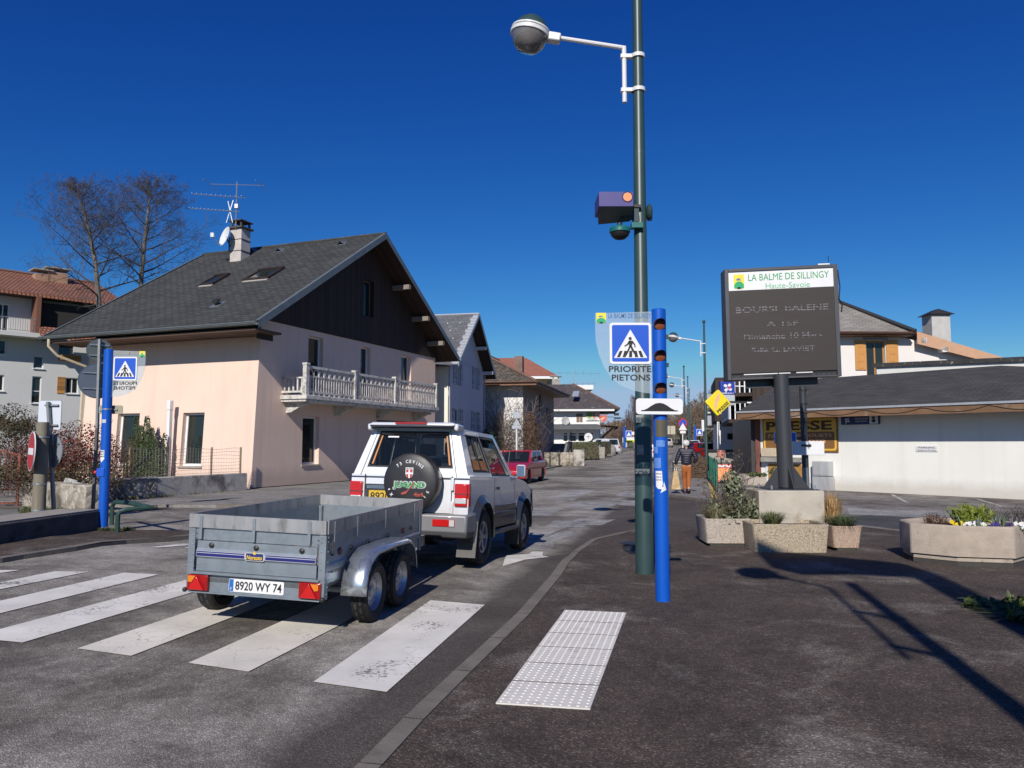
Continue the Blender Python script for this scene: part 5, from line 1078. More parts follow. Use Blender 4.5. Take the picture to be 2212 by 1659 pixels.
def wheel(parent, x, y, r, wd, side, rimr, rim_m, spokes=0, name='wheel', tread=None):
    """side=+1: outer face towards +y"""
    M = basis((x, y, r), (1, 0, 0), (0, 0, 1) if side < 0 else (0, 0, -1), (0, -1, 0) if side < 0 else (0, 1, 0))
    w = bpy.data.objects.new(name, None); COL.objects.link(w); w.parent = parent; w.matrix_local = M
    h = wd/2
    MB().lathe([(rimr, -h*.7), (r*.86, -h), (r*.965, -h*.82)], 32).lathe([(r*.965, h*.82), (r*.86, h), (rimr+.02, h*.86), (rimr, h*.7)], 32).build('tyre', M_TYRE, w)
    td = MB(); td.lathe([(r*.965, -h*.82), (r, -h*.6), (r, h*.6), (r*.965, h*.82)], 40); o = td.build('tread', tread or M_TREAD, w)
    uv = o.data.uv_layers[0].data
    for p in o.data.polygons:
        a_ = [atan2(o.data.vertices[o.data.loops[li].vertex_index].co.y, o.data.vertices[o.data.loops[li].vertex_index].co.x) for li in p.loop_indices]
        if max(a_)-min(a_) > pi: a_ = [v if v > 0 else v+2*pi for v in a_]
        for li, a in zip(p.loop_indices, a_): uv[li].uv = (a*r, o.data.vertices[o.data.loops[li].vertex_index].co.z)
    rm = MB().lathe([(rimr, h*.75), (rimr*.97, h*.55), (rimr*.88, h*.25), (rimr*.84, h*.05)], 28)
    if spokes:
        rm.lathe([(rimr*.99, h*.72), (rimr*.86, h*.7), (rimr*.84, h*.4)], 28); rm.lathe([(rimr*.3, h*.45), (rimr*.26, h*.62), (0, h*.64)], 20)
        for k in range(spokes):
            a = 2*pi*k/spokes; d = Vector((cos(a), sin(a), 0)); rm.bar(d*rimr*.2+Vector((0, 0, h*.45)), d*rimr*.9+Vector((0, 0, h*.55)), rimr*.26, h*.3)
    else:
        rm.lathe([(rimr*.84, h*.05), (rimr*.74, h*.3), (rimr*.6, h*.36), (rimr*.5, h*.2), (rimr*.3, h*.2), (rimr*.26, h*.42), (0, h*.44)], 28)
    rm.build('rim', rim_m, w)
    bk = MB().lathe([(0, -h*.2), (rimr*.9, -h*.2), (rimr*.9, h*.0), (0, h*.02)], 20).build('hub', M_INT if spokes else M_RIM, w)
    if not spokes:
        b = MB()
        for k in range(10): a = 2*pi*k/10; b.lathe([(rimr*.055, h*.33), (0, h*.34)], 8, Matrix.Translation((cos(a)*rimr*.68, sin(a)*rimr*.68, .006)))
        b.build('slots', M_INT, w)
    return w
def plate(parent, M, w, h, txt, yellow=False, blue=True):
    p = MB().prism(rrect(-w/2, w/2, -h/2, h/2, .012), .006, M).build('number_plate', mat('plate_yellow', (.62, .40, .03), .4) if yellow else mat('plate_white', (.74, .74, .74), .4, var=.03), parent)
    if blue:
        MB().prism([(-w/2+.004, -h/2+.004), (-w/2+.045, -h/2+.004), (-w/2+.045, h/2-.004), (-w/2+.004, h/2-.004)], .0075, M).build('blue_band', mat('plate_blue', (.02, .14, .45), .4), p)
        MB().text('F', M @ Matrix.Translation((-w/2+.024, -h*.28, .0085)), height=h*.2, depth=.001).build('country_letter', M_SWH, p)
    x = .022 if blue else 0
    MB().text(txt, M @ Matrix.Translation((x, 0, .008)), width=w*(.84 if blue else .86), height=h*.68, depth=.003, bold=.012).build('characters', M_BLACKM, p); return p
th = R(11.5); rr = G(789.5, 1343.5); f_ = Vector((sin(th), cos(th), 0)); l_ = Vector((-f_.y, f_.x, 0))
tc = Vector((rr.x, rr.y, 0)) + l_*.77 + f_*.40
MT = vehicle_M(tc.x-f_.x*.36, tc.y-f_.y*.36, th, .72, 1.6); MT = MT @ Matrix.Translation((.36, 0, 0))
T = thing('trailer', 'open galvanised twin axle box trailer with worn side boards behind the silver off-roader', 'trailer', M=MT)
M_TGALV = mat('trailer_zinc', (.30, .345, .38), .42, .55, var=.13, scale=3.5, spots=((.24, .28, .31), 9, .45, .7))
M_TOLD = mat('worn_zinc', (.42, .42, .42), .42, .55, var=.2, scale=5, spots=((.17, .155, .14), 4.5, .55, .72), aniso=(1.5, 1.5, .45))
M_FEND = mat('fender_zinc', (.50, .55, .60), .25, .8, var=.08, scale=4, spots=((.36, .39, .42), 5, .55, .62), aniso=(2.5, 2.5, .6))
xb, xf, hw = -1.06, 1.52, .64
fr = MB(); fr.box(xb, xf, -hw+.03, hw-.03, .40, .46); fl = fr.build('floor', mat('ply_floor', (.2, .19, .17), .7, var=.2), T)
MB().box(xb+.02, xf+1.5, -.04, .04, .36, .42).build('drawbar', M_TGALV, T)
for sgn, lab in ((1, 'left'), (-1, 'right')):
    s = MB(); y = sgn*hw
    zs = [.44, .53, .55, .60, .62, .755]; o = [0, 0, .014, .014, 0, 0]
    for i in range(5): s.hexa([(xb+.02, y+sgn*o[i]-sgn*.012, zs[i]), (xf, y+sgn*o[i]-sgn*.012, zs[i]), (xf, y+sgn*o[i], zs[i]), (xb+.02, y+sgn*o[i], zs[i]), (xb+.02, y+sgn*o[i+1]-sgn*.012, zs[i+1]), (xf, y+sgn*o[i+1]-sgn*.012, zs[i+1]), (xf, y+sgn*o[i+1], zs[i+1]), (xb+.02, y+sgn*o[i+1], zs[i+1])])
    s.box(xb+.02, xf, y-.012 if sgn > 0 else y, y if sgn > 0 else y+.012, .755, .872)
    sp = s.build('side_panel', M_TGALV, T)
    e = MB().box(xb+.01, xf, *(sorted((y+sgn*.004, y+sgn*.022))), .868, .985).build('extension_board', M_TOLD, T)
    for x in (xb+.12, xb+.62, xb+1.35, xf-.32): MB().box(x, x+.025, *(sorted((y+sgn*.022, y+sgn*.03))), .78, .97).build('strap', M_TGALV, e)
    MB().box(xb+.05, xf-.05, *(sorted((y+sgn*.001, y+sgn*.005))), .585, .60).box(xb+.05, xf-.05, *(sorted((y+sgn*.001, y+sgn*.004))), .565, .575).build('stripe', mat('trailer_blue', (.015, .018, .14), .4), sp)
    for k, x in enumerate((xb+.14, xb+.55, xb+.95, xb+1.5, xf-.35)): MB().lathe([(.022, 0), (.02, .012), (0, .014)], 10, basis((x, y+sgn*.002, .69), (1, 0, 0), (0, 0, -sgn), (0, sgn, 0))).build('rope_stud', M_BLACKM, sp)
    for x in (xb+.3, xf-.62): MB().lathe([(.035, 0), (.03, .012), (0, .014)], 14, basis((x, y+sgn*.002, .69), (1, 0, 0), (0, 0, -sgn), (0, sgn, 0))).build('reflector', mat('reflector_dark_red', (.12, .02, .02), .3), sp)
    cp = MB().box(xb-.01, xb+.06, *(sorted((y-sgn*.05, y+sgn*.012))), .315, .86)
    for z in (.36, .42, .48, .57, .63, .72, .8, .84): cp.sphere((xb+.03, y+sgn*.014, z), .007, n=6, m=4); cp.sphere((xb-.012, y-sgn*.03, z), .007, n=6, m=4)
    cp.build('corner_post', M_TGALV, T)
    MB().box(xf-.06, xf+.01, *(sorted((y-sgn*.05, y+sgn*.012))), .40, .86).build('corner_post', M_TGALV, T)
    MB().box(xb+.03, xb+.10, *(sorted((y+sgn*.012, y+sgn*.03))), .74, .80).box(xb+.06, xb+.075, *(sorted((y+sgn*.03, y+sgn*.045))), .70, .82).build('latch', M_CHROME, T)
sd2 = MB().box(xb+.15, xb+.32, -hw-.006, -hw-.001, .52, .57); pl = sd2.build('maker_badge', M_NAVY, T)
MB().text('Norauto', face_M((xb+.235, -hw-.0065, .545), (1, 0, 0)), width=.14, height=.03, depth=.002).build('lettering', mat('badge_yellow', (.75, .5, .05), .4), pl)
tb = MB(); zs = [.49, .575, .595, .655, .675, .758]; o = [0, 0, .016, .016, 0, 0]
zs = [.492, .60, .618, .668, .69, .755]
for i in range(5): tb.hexa([(xb-o[i], -hw+.07, zs[i]), (xb-o[i]+.012, -hw+.07, zs[i]), (xb-o[i]+.012, hw-.07, zs[i]), (xb-o[i], hw-.07, zs[i]), (xb-o[i+1], -hw+.07, zs[i+1]), (xb-o[i+1]+.012, -hw+.07, zs[i+1]), (xb-o[i+1]+.012, hw-.07, zs[i+1]), (xb-o[i+1], hw-.07, zs[i+1])])
tb.box(xb, xb+.012, -hw+.012, hw-.012, .762, .868); tl = tb.build('tailboard', M_TGALV, T)
e = MB().box(xb-.022, xb-.004, -hw-.01, hw+.01, .868, .985).build('extension_board', M_TOLD, T)
for y in (.53, 0.02, -.5):
    MB().box(xb-.03, xb-.022, y-.014, y+.014, .772, .97).build('strap', M_TGALV, e)
MB().box(xf-.012, xf, -hw, hw, .44, .872).build('front_panel', M_TGALV, T); MB().box(xf+.0, xf+.02, -hw-.01, hw+.01, .868, .985).build('extension_board', M_TOLD, T)
FR = face_M((xb-.017, 0, 0), (0, -1, 0))         # rear face frame: right = -y
MB().box(xb-.0185, xb-.015, -hw+.08, hw-.08, .618, .668).build('stripe_ground', mat('stripe_pale', (.42, .43, .5), .4), tl)
MB().box(xb-.0215, xb-.0185, .10, hw-.08, .624, .648).box(xb-.0215, xb-.0185, -hw+.08, -.10, .624, .648).box(xb-.0215, xb-.0185, .10, hw-.08, .656, .664).box(xb-.0215, xb-.0185, -hw+.08, -.10, .656, .664).build('stripe', MATS['trailer_blue'], tl)
bd = MB().prism(rrect(-.088, .088, .608, .678, .008), .006, FR, .001).build('maker_badge', mat('badge_rim', (.6, .58, .45), .4), tl); MB().prism(rrect(-.082, .082, .613, .673, .006), .007, FR, .002).build('badge_field', M_NAVY, bd)
MB().text('Norauto', FR @ Matrix.Translation((0, .638, .011)), width=.145, height=.036, depth=.003, bold=.02, shear=.15).build('lettering', MATS['badge_yellow'], bd); MB().prism([(-.012, .664), (.012, .664), (.008, .686), (0, .692), (-.008, .686)], .004, FR, .007).build('emblem', MATS['badge_yellow'], bd)
for y in (.43, .0, -.43): MB().lathe([(.024, 0), (.024, .008), (.012, .016), (0, .018)], 14, basis((xb-.001, y, .718), (0, -1, 0), (0, 0, 1), (-1, 0, 0))).build('rope_stud', M_BLACKM, tl)
hg = MB()
for y in (hw-.06, -hw+.06):
    for z in (.5, .53, .6, .64, .74, .78, .82): hg.sphere((xb-.014, y, z), .006, n=6, m=4)
hg.build('rivets', M_CHROME, T)
lb = MB().box(xb+.0, xb+.03, -hw+.03, hw-.03, .315, .47).box(xb-.03, xb+.03, -hw+.02, hw-.02, .305, .316).box(xb-.035, xb+.01, -hw+.03, hw-.03, .468, .488).build('light_bar', M_TGALV, T)
for y in (.53, -.53):
    b = MB().box(xb-.035, xb, y-.1, y+.1, .325, .46).build('tail_light', mat('dark_red_lens', (.30, .006, .006), .2, var=.2, scale=20, coat=.6), T, .006)
    sg = -1 if y < 0 else 1
    MB().prism([(-.075, .335), (.075, .335), (0, .452)], .03, face_M((xb-.03, y, 0), (0, -1, 0))).build('triangle_reflector', M_REDL, b, .003)
    k_ = -sg; MB().prism([(k_*.085, .452), (k_*.085, .40), (k_*.05, .395), (k_*.012, .452)], .012, face_M((xb-.036, y, 0), (0, -1, 0))).build('indicator', M_ORL, b)
plate(T, face_M((xb-.001, -.02, .388), (0, -1, 0)), .52, .11, '8920 WY 74')
for y in (hw+.01, -hw-.01): MB().sphere((xb-.03, y, .325), .022, n=10, m=6).build('end_stop', M_BLACKM, T)
for x in (-.36, .36):
    MB().tube([(x, -.72, .27), (x, .72, .27)], .03, 8).build('axle', M_TGALV, T)
    for sgn in (1, -1): wheel(T, x, sgn*.775, .275, .165, sgn, .175, M_RIM)
for sgn in (1, -1):
    prof = [(-.745, .30), (-.735, .40), (-.70, .50), (-.62, .60), (-.52, .655), (-.42, .68), (0, .69), (.42, .68), (.52, .655), (.62, .60), (.70, .50), (.735, .40), (.745, .34)]
    y0, y1 = sgn*.66, sgn*.885; m = MB(); n = len(prof); cr = [(0, 0), (.55, 0), (.8, -.004), (.93, -.012), (1.0, -.03), (1.015, -.05)]
    vs = []
    for i, (x, z) in enumerate(prof):
        a = prof[max(i-1, 0)]; b = prof[min(i+1, n-1)]; d = Vector((b[0]-a[0], b[1]-a[1])).normalized(); nx, nz = -d.y, d.x
        for (u, v) in cr: vs.append((x+nx*v, y0+(y1-y0)*u, z+nz*v))
    k = len(cr); fs = [(i*k+j, i*k+j+1, (i+1)*k+j+1, (i+1)*k+j) for i in range(n-1) for j in range(k-1)]
    o = m.add(vs, fs, True).build('mudguard', M_FEND, T, sharp=60); sm = o.modifiers.new('thick', 'SOLIDIFY'); sm.thickness = .006
w = wheel(T, 1.0, .93, .275, .165, 1, .175, M_RIM, name='spare_wheel'); w.matrix_local = Matrix.Translation((.72, .98, .72)) @ Matrix.Rotation(R(14), 4, 'X') @ w.matrix_local.to_3x3().to_4x4()
MB().box(xf+.0, xf+.1, -hw-.03, -hw+.06, .44, .56).build('step_bracket', M_CHROME, T)

def weld(o, d=.0006):
    b = bmesh.new(); b.from_mesh(o.data); bmesh.ops.remove_doubles(b, verts=b.verts, dist=d); bmesh.ops.recalc_face_normals(b, faces=b.faces); b.to_mesh(o.data); b.free(); return o
def bev(o, w, seg=2, ang=30):
    b = o.modifiers.new('bevel', 'BEVEL'); b.width = w; b.segments = seg; b.limit_method = 'ANGLE'; b.angle_limit = R(ang)
    for p in o.data.polygons: p.use_smooth = True
    o.data.set_sharp_from_angle(angle=R(50)); return o
def arch(cx, cz, r, n=10, a0=pi, a1=0): return [(cx+r*cos(a0+(a1-a0)*i/n), cz+r*sin(a0+(a1-a0)*i/n)) for i in range(n+1)]
def bil(P, Q, S, T_):
    """surface map from four corners: P(0,0) Q(1,0) S(1,1) T(0,1), pushed inwards by d along the normal"""
    P, Q, S, T_ = map(Vector, (P, Q, S, T_)); n = (Q-P).cross(T_-P).normalized()
    def f(u, v, d=0): p = (P*(1-u)+Q*u)*(1-v)+(T_*(1-u)+S*u)*v; return p-n*d
    return f
hd = R(14); rw = G(1033, 1222)
fw = Vector((sin(hd), cos(hd), 0)); lw = Vector((-fw.y, fw.x, 0)); ax = Vector((rw.x, rw.y, 0))+lw*.80+fw*.02
S_ = thing('off_roader', 'silver three door off-roader with covered spare wheel on its back door, towing the trailer', 'car', M=vehicle_M(ax.x, ax.y, hd, 2.42, 1.45))
M_SILV = mat('silver_paint', (.76, .77, .79), .3, .2, var=.03, scale=2, coat=.7, spec=.6); 
_t = M_SILV.node_tree; _N, _L = _t.nodes, _t.links; _B = _N['Principled BSDF']; _co = coords(_N); _s = _N.new('ShaderNodeSeparateXYZ'); _L.new(_co, _s.inputs[0]); _n = noise(_N, _L, _co, 5, 5, .7)
_m = _N.new('ShaderNodeMath'); _m.operation = 'MULTIPLY_ADD'; _L.new(_n, _m.inputs[0]); _m.inputs[1].default_value = -.55; _L.new(_s.outputs[2], _m.inputs[2]); _r = ramp(_N, [(.18, (.75,)*3), (.62, (0,)*3)]); _L.new(_m.outputs[0], _r.inputs[0])
_L.new(mixc(_N, _L, _r.outputs[0], _B.inputs['Base Color'].links[0].from_socket, (.25, .225, .20)), _B.inputs['Base Color']); _q = ramp(_N, [(.18, (.75,)*3), (.62, (.3,)*3)]); _L.new(_m.outputs[0], _q.inputs[0]); _L.new(_q.outputs[0], _B.inputs['Roughness'])     # road dust on the lower body
M_SGREY = mat('grey_cladding', (.22, .22, .23), .4, .2, var=.06, coat=.3); M_FLARE = mat('flare_grey', (.055, .056, .06), .25, .3, var=.04, coat=.7)
M_GASK = mat('window_rubber', (.012, .012, .013), .6)
W2 = .83
prof = [(-.66, .50), (-.67, .70), (-.655, 1.0), (-.635, 1.19), (1.78, 1.19), (1.95, 1.17), (2.5, 1.12), (2.92, 1.04), (3.0, .98), (3.03, .75), (3.02, .50)] + [(2.42+.45, .48)] + arch(2.42, .40, .45, 10, R(8), R(172)) + [(2.42-.46, .46)] + [(.46, .46)] + arch(0, .40, .45, 10, R(8), R(172)) + [(-.46, .48)]
b = MB().prism(prof, 2*W2, basis((0, W2, 0), (1, 0, 0), (0, 0, 1), (0, -1, 0))); bo = bev(weld(b.build('body', M_SILV, S_)), .035, 3)
MB().box(.5, 1.95, -.7, .7, .42, 1.1).build('underbody', M_INT, S_); MB().box(-.5, 3.0, -.55, .55, .34, .5).build('chassis', M_INT, S_)
zb, zt = 1.175, 1.82; xb0, xb1, xt0, xt1 = -.64, 1.82, -.47, 1.22; yb, yt = .81, .61
Rr_ = bil((xb0, -yb, zb), (xb1, -yb, zb), (xt1, -yt, zt), (xt0, -yt, zt)); Ll_ = bil((xb1, yb, zb), (xb0, yb, zb), (xt0, yt, zt), (xt1, yt, zt))
Bk_ = bil((xb0, yb, zb), (xb0, -yb, zb), (xt0, -yt, zt), (xt0, yt, zt)); Fr_ = bil((xb1, -yb, zb), (xb1, yb, zb), (xt1, yt, zt), (xt1, -yt, zt))
gh = MB()
side_r = [(.13, .455, .14, .86), (.50, .90, .06, .88)]; side_l = [(1-b_, 1-a_, c_, d_) for a_, b_, c_, d_ in side_r]
rear_o = [(.11, .87, .20, .90)]; front_o = [(.06, .94, .06, .94)]
for f, ops in ((Rr_, side_r), (Ll_, side_l), (Bk_, rear_o), (Fr_, front_o)): wall_open(gh, f, 1, 1, ops, .03)
gx = [xt0+(xt1-xt0)*i/8 for i in range(9)]
for i in range(8):
    for j in range(6):
        P = []
        for (u, v) in ((i, j), (i+1, j), (i+1, j+1), (i, j+1)):
            y = -yt+2*yt*v/6; e = (1-(y/yt)**2)*(1-((u-4)/4)**4); P.append((gx[u], y, zt+.035*e))
        gh.poly(P)
go = bev(weld(gh.build('cabin', M_SILV, S_)), .018, 2, 38)
def pane(f, o, m, name, push=.018, grow=.0): return MB().poly([f(o[0]-grow, o[2]-grow, push), f(o[1]+grow, o[2]-grow, push), f(o[1]+grow, o[3]+grow, push), f(o[0]-grow, o[3]+grow, push)]).build(name, m, go)
def gasket(f, o, t, tv, m=M_GASK, out=-.004):
    g = MB(); a, b, c, d = o
    for (p, q, r, s) in ((a-t, a, c-tv, d+tv), (b, b+t, c-tv, d+tv), (a, b, c-tv, c), (a, b, d, d+tv)): g.hexa([f(p, r, .02), f(q, r, .02), f(q, r, out), f(p, r, out), f(p, s, .02), f(q, s, .02), f(q, s, out), f(p, s, out)])
    return g.build('window_seal', m, go)
for f, ops, m in ((Rr_, side_r, M_CGLASS), (Ll_, side_l, M_CGLASS), (Fr_, front_o, M_CGLASS), (Bk_, rear_o, M_CGLASS)):
    for o in ops: pane(f, o, m, 'window_pane'); gasket(f, o, .012, .03)
MB().hexa([Rr_(.285, .14, .02), Rr_(.30, .14, .02), Rr_(.30, .14, 0), Rr_(.285, .14, 0), Rr_(.285, .86, .02), Rr_(.30, .86, .02), Rr_(.30, .86, 0), Rr_(.285, .86, 0)]).build('window_divider', M_GASK, go)
for u0, u1 in ((.125, .14), (.845, .86)): MB().poly([Bk_(u0, .24, .012), Bk_(u1, .24, .012), Bk_(u1, .84, .012), Bk_(u0, .84, .012)]).build('orange_strip', mat('orange_tape', (.50, .2, .05), .5), go)
st_ = MB(); st_.poly([Bk_(.2, .80, .012), Bk_(.32, .80, .012), Bk_(.32, .83, .012), Bk_(.2, .83, .012)]); st_.build('window_sticker', M_SWH, go)
of = MB().poly([Rr_(.14, .16, .01), Rr_(.445, .16, .01), Rr_(.445, .36, .01), Rr_(.14, .36, .01)]); of = of.build('window_film', mat('film_orange', (.50, .19, .03), .5, var=.35, scale=9), go)
def seat(x, y, w=.46):
    s = MB().hexa([(x-.02, y-w/2, 1.0), (x+.10, y-w/2, 1.0), (x+.10, y+w/2, 1.0), (x-.02, y+w/2, 1.0), (x-.16, y-w/2+.04, 1.45), (x-.06, y-w/2+.04, 1.45), (x-.06, y+w/2-.04, 1.45), (x-.16, y+w/2-.04, 1.45)]); s.build('seat', M_SEAT, S_, .03)
    MB().box(x-.20, x-.10, y-.13, y+.13, 1.48, 1.66).build('headrest', M_SEAT, S_, .03)
for x, y in ((1.15, .36), (1.15, -.36), (.25, .36), (.25, -.36)): seat(x, y)
MB().box(1.6, 1.85, -.7, .7, 1.05, 1.24).build('dashboard', M_INT, S_, .02); MB().box(-.6, 1.7, -.78, .78, .9, 1.0).build('cabin_floor', M_INT, S_)
MB().lathe([(.17, 0), (.19, .01), (.17, .02), (.155, .01), (.17, 0)], 20, Matrix.Translation((1.48, .36, 1.28)) @ Matrix.Rotation(R(-65), 4, 'Y')).build('steering_wheel', mat('wheel_grey', (.3, .3, .3), .5), S_)
sp = MB().hexa([(-.66, -.62, 1.845), (-.30, -.62, 1.845), (-.30, .62, 1.845), (-.66, .62, 1.845), (-.62, -.58, 1.89), (-.32, -.58, 1.885), (-.32, .58, 1.885), (-.62, .58, 1.89)]); sp.box(-.62, -.35, -.645, -.585, 1.78, 1.87).box(-.62, -.35, .585, .645, 1.78, 1.87)
so = sp.build('roof_spoiler', M_SILV, S_, .025); MB().box(-.672, -.60, -.22, .22, 1.86, 1.888).build('brake_light', mat('brake_lens', (.32, .02, .02), .25, coat=.4), so); MB().box(-.655, -.34, -.59, .59, 1.825, 1.846).build('spoiler_underside', mat('navy_shadow_plastic', (.012, .013, .03), .5), so)
for sg in (1, -1):
    y = sg*.735; q = MB().box(-.70, -.60, y-.085, y+.085, .80, 1.09).build('tail_light', M_REDL, S_, .012); MB().box(-.706, -.62, y-.075, y+.075, .835, .905).build('reversing_lens', M_CLL, q, .006); MB().box(-.66, -.58, sg*.80, sg*.838, .80, 1.09).build('side_lens', M_REDL, q)
    MB().box(-.705, -.66, y-.09, y+.09, .955, .965).build('lens_seam', M_PLASTIC, q)
sm = MB(); 
for (p, q) in (((-.672, -.60, .70), (-.672, -.60, 1.19)), ((-.672, .62, .70), (-.672, .62, 1.19))): sm.box(p[0]-.001, p[0]+.01, p[1]-.004, p[1]+.004, p[2], q[2])
sm.box(-.672, -.65, -.60, .62, .70, .707).box(-.667, -.64, -.83, .83, 1.155, 1.161); sm.build('door_seam', M_GASK, S_)
for (u, v0, v1) in ((.10-.035, 0, .97), (.90, 0, .97)): MB().hexa([Bk_(u, v0, .003), Bk_(u+.006, v0, .003), Bk_(u+.006, v0, -.002), Bk_(u, v0, -.002), Bk_(u, v1, .003), Bk_(u+.006, v1, .003), Bk_(u+.006, v1, -.002), Bk_(u, v1, -.002)]).build('door_seam', M_GASK, S_)
for z in (.78, 1.08): MB().box(-.70, -.655, -.635, -.595, z-.08, z+.08).build('hinge', M_SILV, S_, .006)
rp_ = MB().box(-.70, -.64, .16, .60, .82, 1.06).build('plate_recess', M_PLASTIC, S_, .01); MB().box(-.712, -.69, .19, .57, 1.0, 1.04).build('chrome_strip', M_CHROME, rp_); MB().text('GALLOPER', face_M((-.7135, .38, 1.02), (0, -1, 0)), width=.32, height=.022, depth=.002).build('lettering', M_BLACKM, rp_)
plate(S_, face_M((-.701, .38, .90), (0, -1, 0)), .32, .15, '8920', True, False)
bp = MB().box(-.80, -.62, -.86, .86, .46, .70).hexa([(-.78, -.86, .46), (-.30, -.88, .46), (-.30, -.80, .46), (-.78, -.80, .46), (-.78, -.86, .70), (-.42, -.88, .72), (-.42, -.80, .72), (-.78, -.80, .70)]).hexa([(-.78, .80, .46), (-.30, .80, .46), (-.30, .88, .46), (-.78, .86, .46), (-.78, .80, .70), (-.42, .80, .72), (-.42, .88, .72), (-.78, .86, .70)])
bo_ = bp.build('rear_bumper', M_SGREY, S_, .03); MB().box(-.79, -.4, -.865, .865, .40, .49).build('bumper_skirt', M_PLASTIC, bo_, .02)
for sg in (1, -1): q = MB().box(-.812, -.79, sg*.55-.15, sg*.55+.15, .545, .635).build('fog_light', M_REDL, bo_, .006); MB().box(-.815, -.80, sg*.55-.145 if sg < 0 else sg*.55+.08, sg*.55-.08 if sg < 0 else sg*.55+.145, .55, .63).build('clear_part', M_CLL, q)
MB().box(-.83, -.60, -.04, .04, .40, .46).sphere((-.90, 0, .50), .03).box(-.92, -.8, -.025, .025, .42, .46).build('tow_hitch', M_BLACKM, S_); MB().tube([(-.80, -.45, .38), (-.3, -.45, .38)], .035, 8).build('exhaust', M_BLACKM, S_)
Msp = basis((-.70, -.12, 1.10), (0, -1, 0), (0, 0, 1), (-1, 0, 0)); r_ = .375
cv = MB().lathe([(r_-.02, .02), (r_, .05), (r_, .19), (r_-.015, .225), (r_-.05, .245), (r_*.5, .252), (0, .252)], 40, Msp); cv = cv.build('spare_wheel_cover', mat('vinyl_cover', (.022, .022, .024), .45, var=.15, scale=8, bump=.15), S_)
MB().lathe([(.1, -.03), (.1, .03)], 12, Msp).build('spare_carrier', M_BLACKM, S_)
zc = .2535
def arc_text(mb, s, r, a_mid, span, hgt):
    n = len(s)
    for i, c in enumerate(s):
        if c == ' ': continue
        a = a_mid+span/2-span*i/(n-1); mb.text(c, Msp @ Matrix.Translation((r*cos(a), r*sin(a), zc+.002)) @ Matrix.Rotation(a-pi/2, 4, 'Z'), height=hgt, depth=.003, bold=.02)
tx = MB(); arc_text(tx, '73 CEVINS', .262, R(88), R(80), .042); arc_text(tx, '0', .27, R(-145), R(10), .03) if False else None
for i, c in enumerate('4x4 SAVOIE'): 
    if c != ' ': a = R(-160+i*15); tx.text(c, Msp @ Matrix.Translation((.285*cos(a), .285*sin(a), zc+.002)) @ Matrix.Rotation(a+pi/2, 4, 'Z'), height=.035, depth=.003, bold=.02)
tx.build('lettering', M_SWH, cv)
sh = [(-.052, .185), (.052, .185), (.052, .10), (.035, .065), (0, .045), (-.035, .065), (-.052, .10)]
MB().prism(sh, .003, Msp, zc).build('shield_ground', M_SWH, cv); MB().prism([(x*.84, .112+(y-.112)*.82-.012) for x, y in sh], .003, Msp, zc+.002).build('shield_red', mat('shield_red', (.42, .05, .04), .5), cv)
MB().prism([(-.011, .155), (.011, .155), (.011, .05), (-.011, .05)], .003, Msp, zc+.004).prism([(-.044, .122), (.044, .122), (.044, .10), (-.044, .10)], .003, Msp, zc+.0035).build('shield_cross', M_SWH, cv); MB().text('SAVOIE', Msp @ Matrix.Translation((0, .172, zc+.005)), width=.085, height=.016, depth=.002).build('shield_lettering', M_BLACKM, cv)
lg = MB().text('JUGAND', Msp @ Matrix.Translation((.005, -.045, zc+.001)), width=.46, height=.115, depth=.003, bold=.12); lg.build('logo_outline', mat('logo_grey', (.5, .5, .5), .5), cv)
MB().text('JUGAND', Msp @ Matrix.Translation((.005, -.045, zc+.005)), width=.425, height=.095, depth=.003, bold=.04).build('logo', mat('logo_green', (.04, .28, .09), .45), cv)
MB().prism([(.005, -.10), (.05, -.06), (.07, .0), (.05, .0), (.02, -.075), (-.03, -.115), (-.1, -.14), (-.09, -.165), (-.03, -.15)], .004, Msp, zc+.006).text('4x4', Msp @ Matrix.Translation((.135, -.155, zc+.005)), width=.13, height=.055, depth=.003, bold=.04).build('logo_swash', mat('logo_red', (.36, .07, .05), .45), cv)
for cx_ in (0, 2.42):
    for sg in (1, -1):
        f = MB(); A = arch(cx_, .40, .44, 14, R(-8), R(188)); B = arch(cx_, .40, .545, 14, R(-8), R(188))
        for i in range(14):
            p, q, r, s = A[i], A[i+1], B[i+1], B[i]; y0, y1, y2 = sg*.80, sg*.90, sg*.835
            f.poly([(p[0], y1, p[1]), (q[0], y1, q[1]), (r[0], y2, r[1]), (s[0], y2, s[1])]); f.poly([(p[0], y0, p[1]), (q[0], y0, q[1]), (q[0], y1, q[1]), (p[0], y1, p[1])])
        o = weld(f.build('wheel_flare', M_FLARE, S_)); 
        for p in o.data.polygons: p.use_smooth = True
        o.data.set_sharp_from_angle(angle=R(40))
        MB().box(cx_-.5, cx_-.485, *(sorted((sg*.66, sg*.89))), .12, .50).build('mud_flap', M_PLASTIC, S_) if cx_ == 2.42 else MB().hexa([(-.52, min(sg*.64, sg*.9), .14), (-.50, min(sg*.64, sg*.9), .14), (-.50, max(sg*.64, sg*.9), .14), (-.52, max(sg*.64, sg*.9), .14), (-.42, min(sg*.64, sg*.9), .6), (-.40, min(sg*.64, sg*.9), .6), (-.40, max(sg*.64, sg*.9), .6), (-.42, max(sg*.64, sg*.9), .6)]).build('mud_flap', mat('mud_rubber', (.12, .115, .11), .8, var=.2), S_)
        wheel(S_, cx_, sg*.765, .37, .235, sg, .215, M_ALLOY, 5)
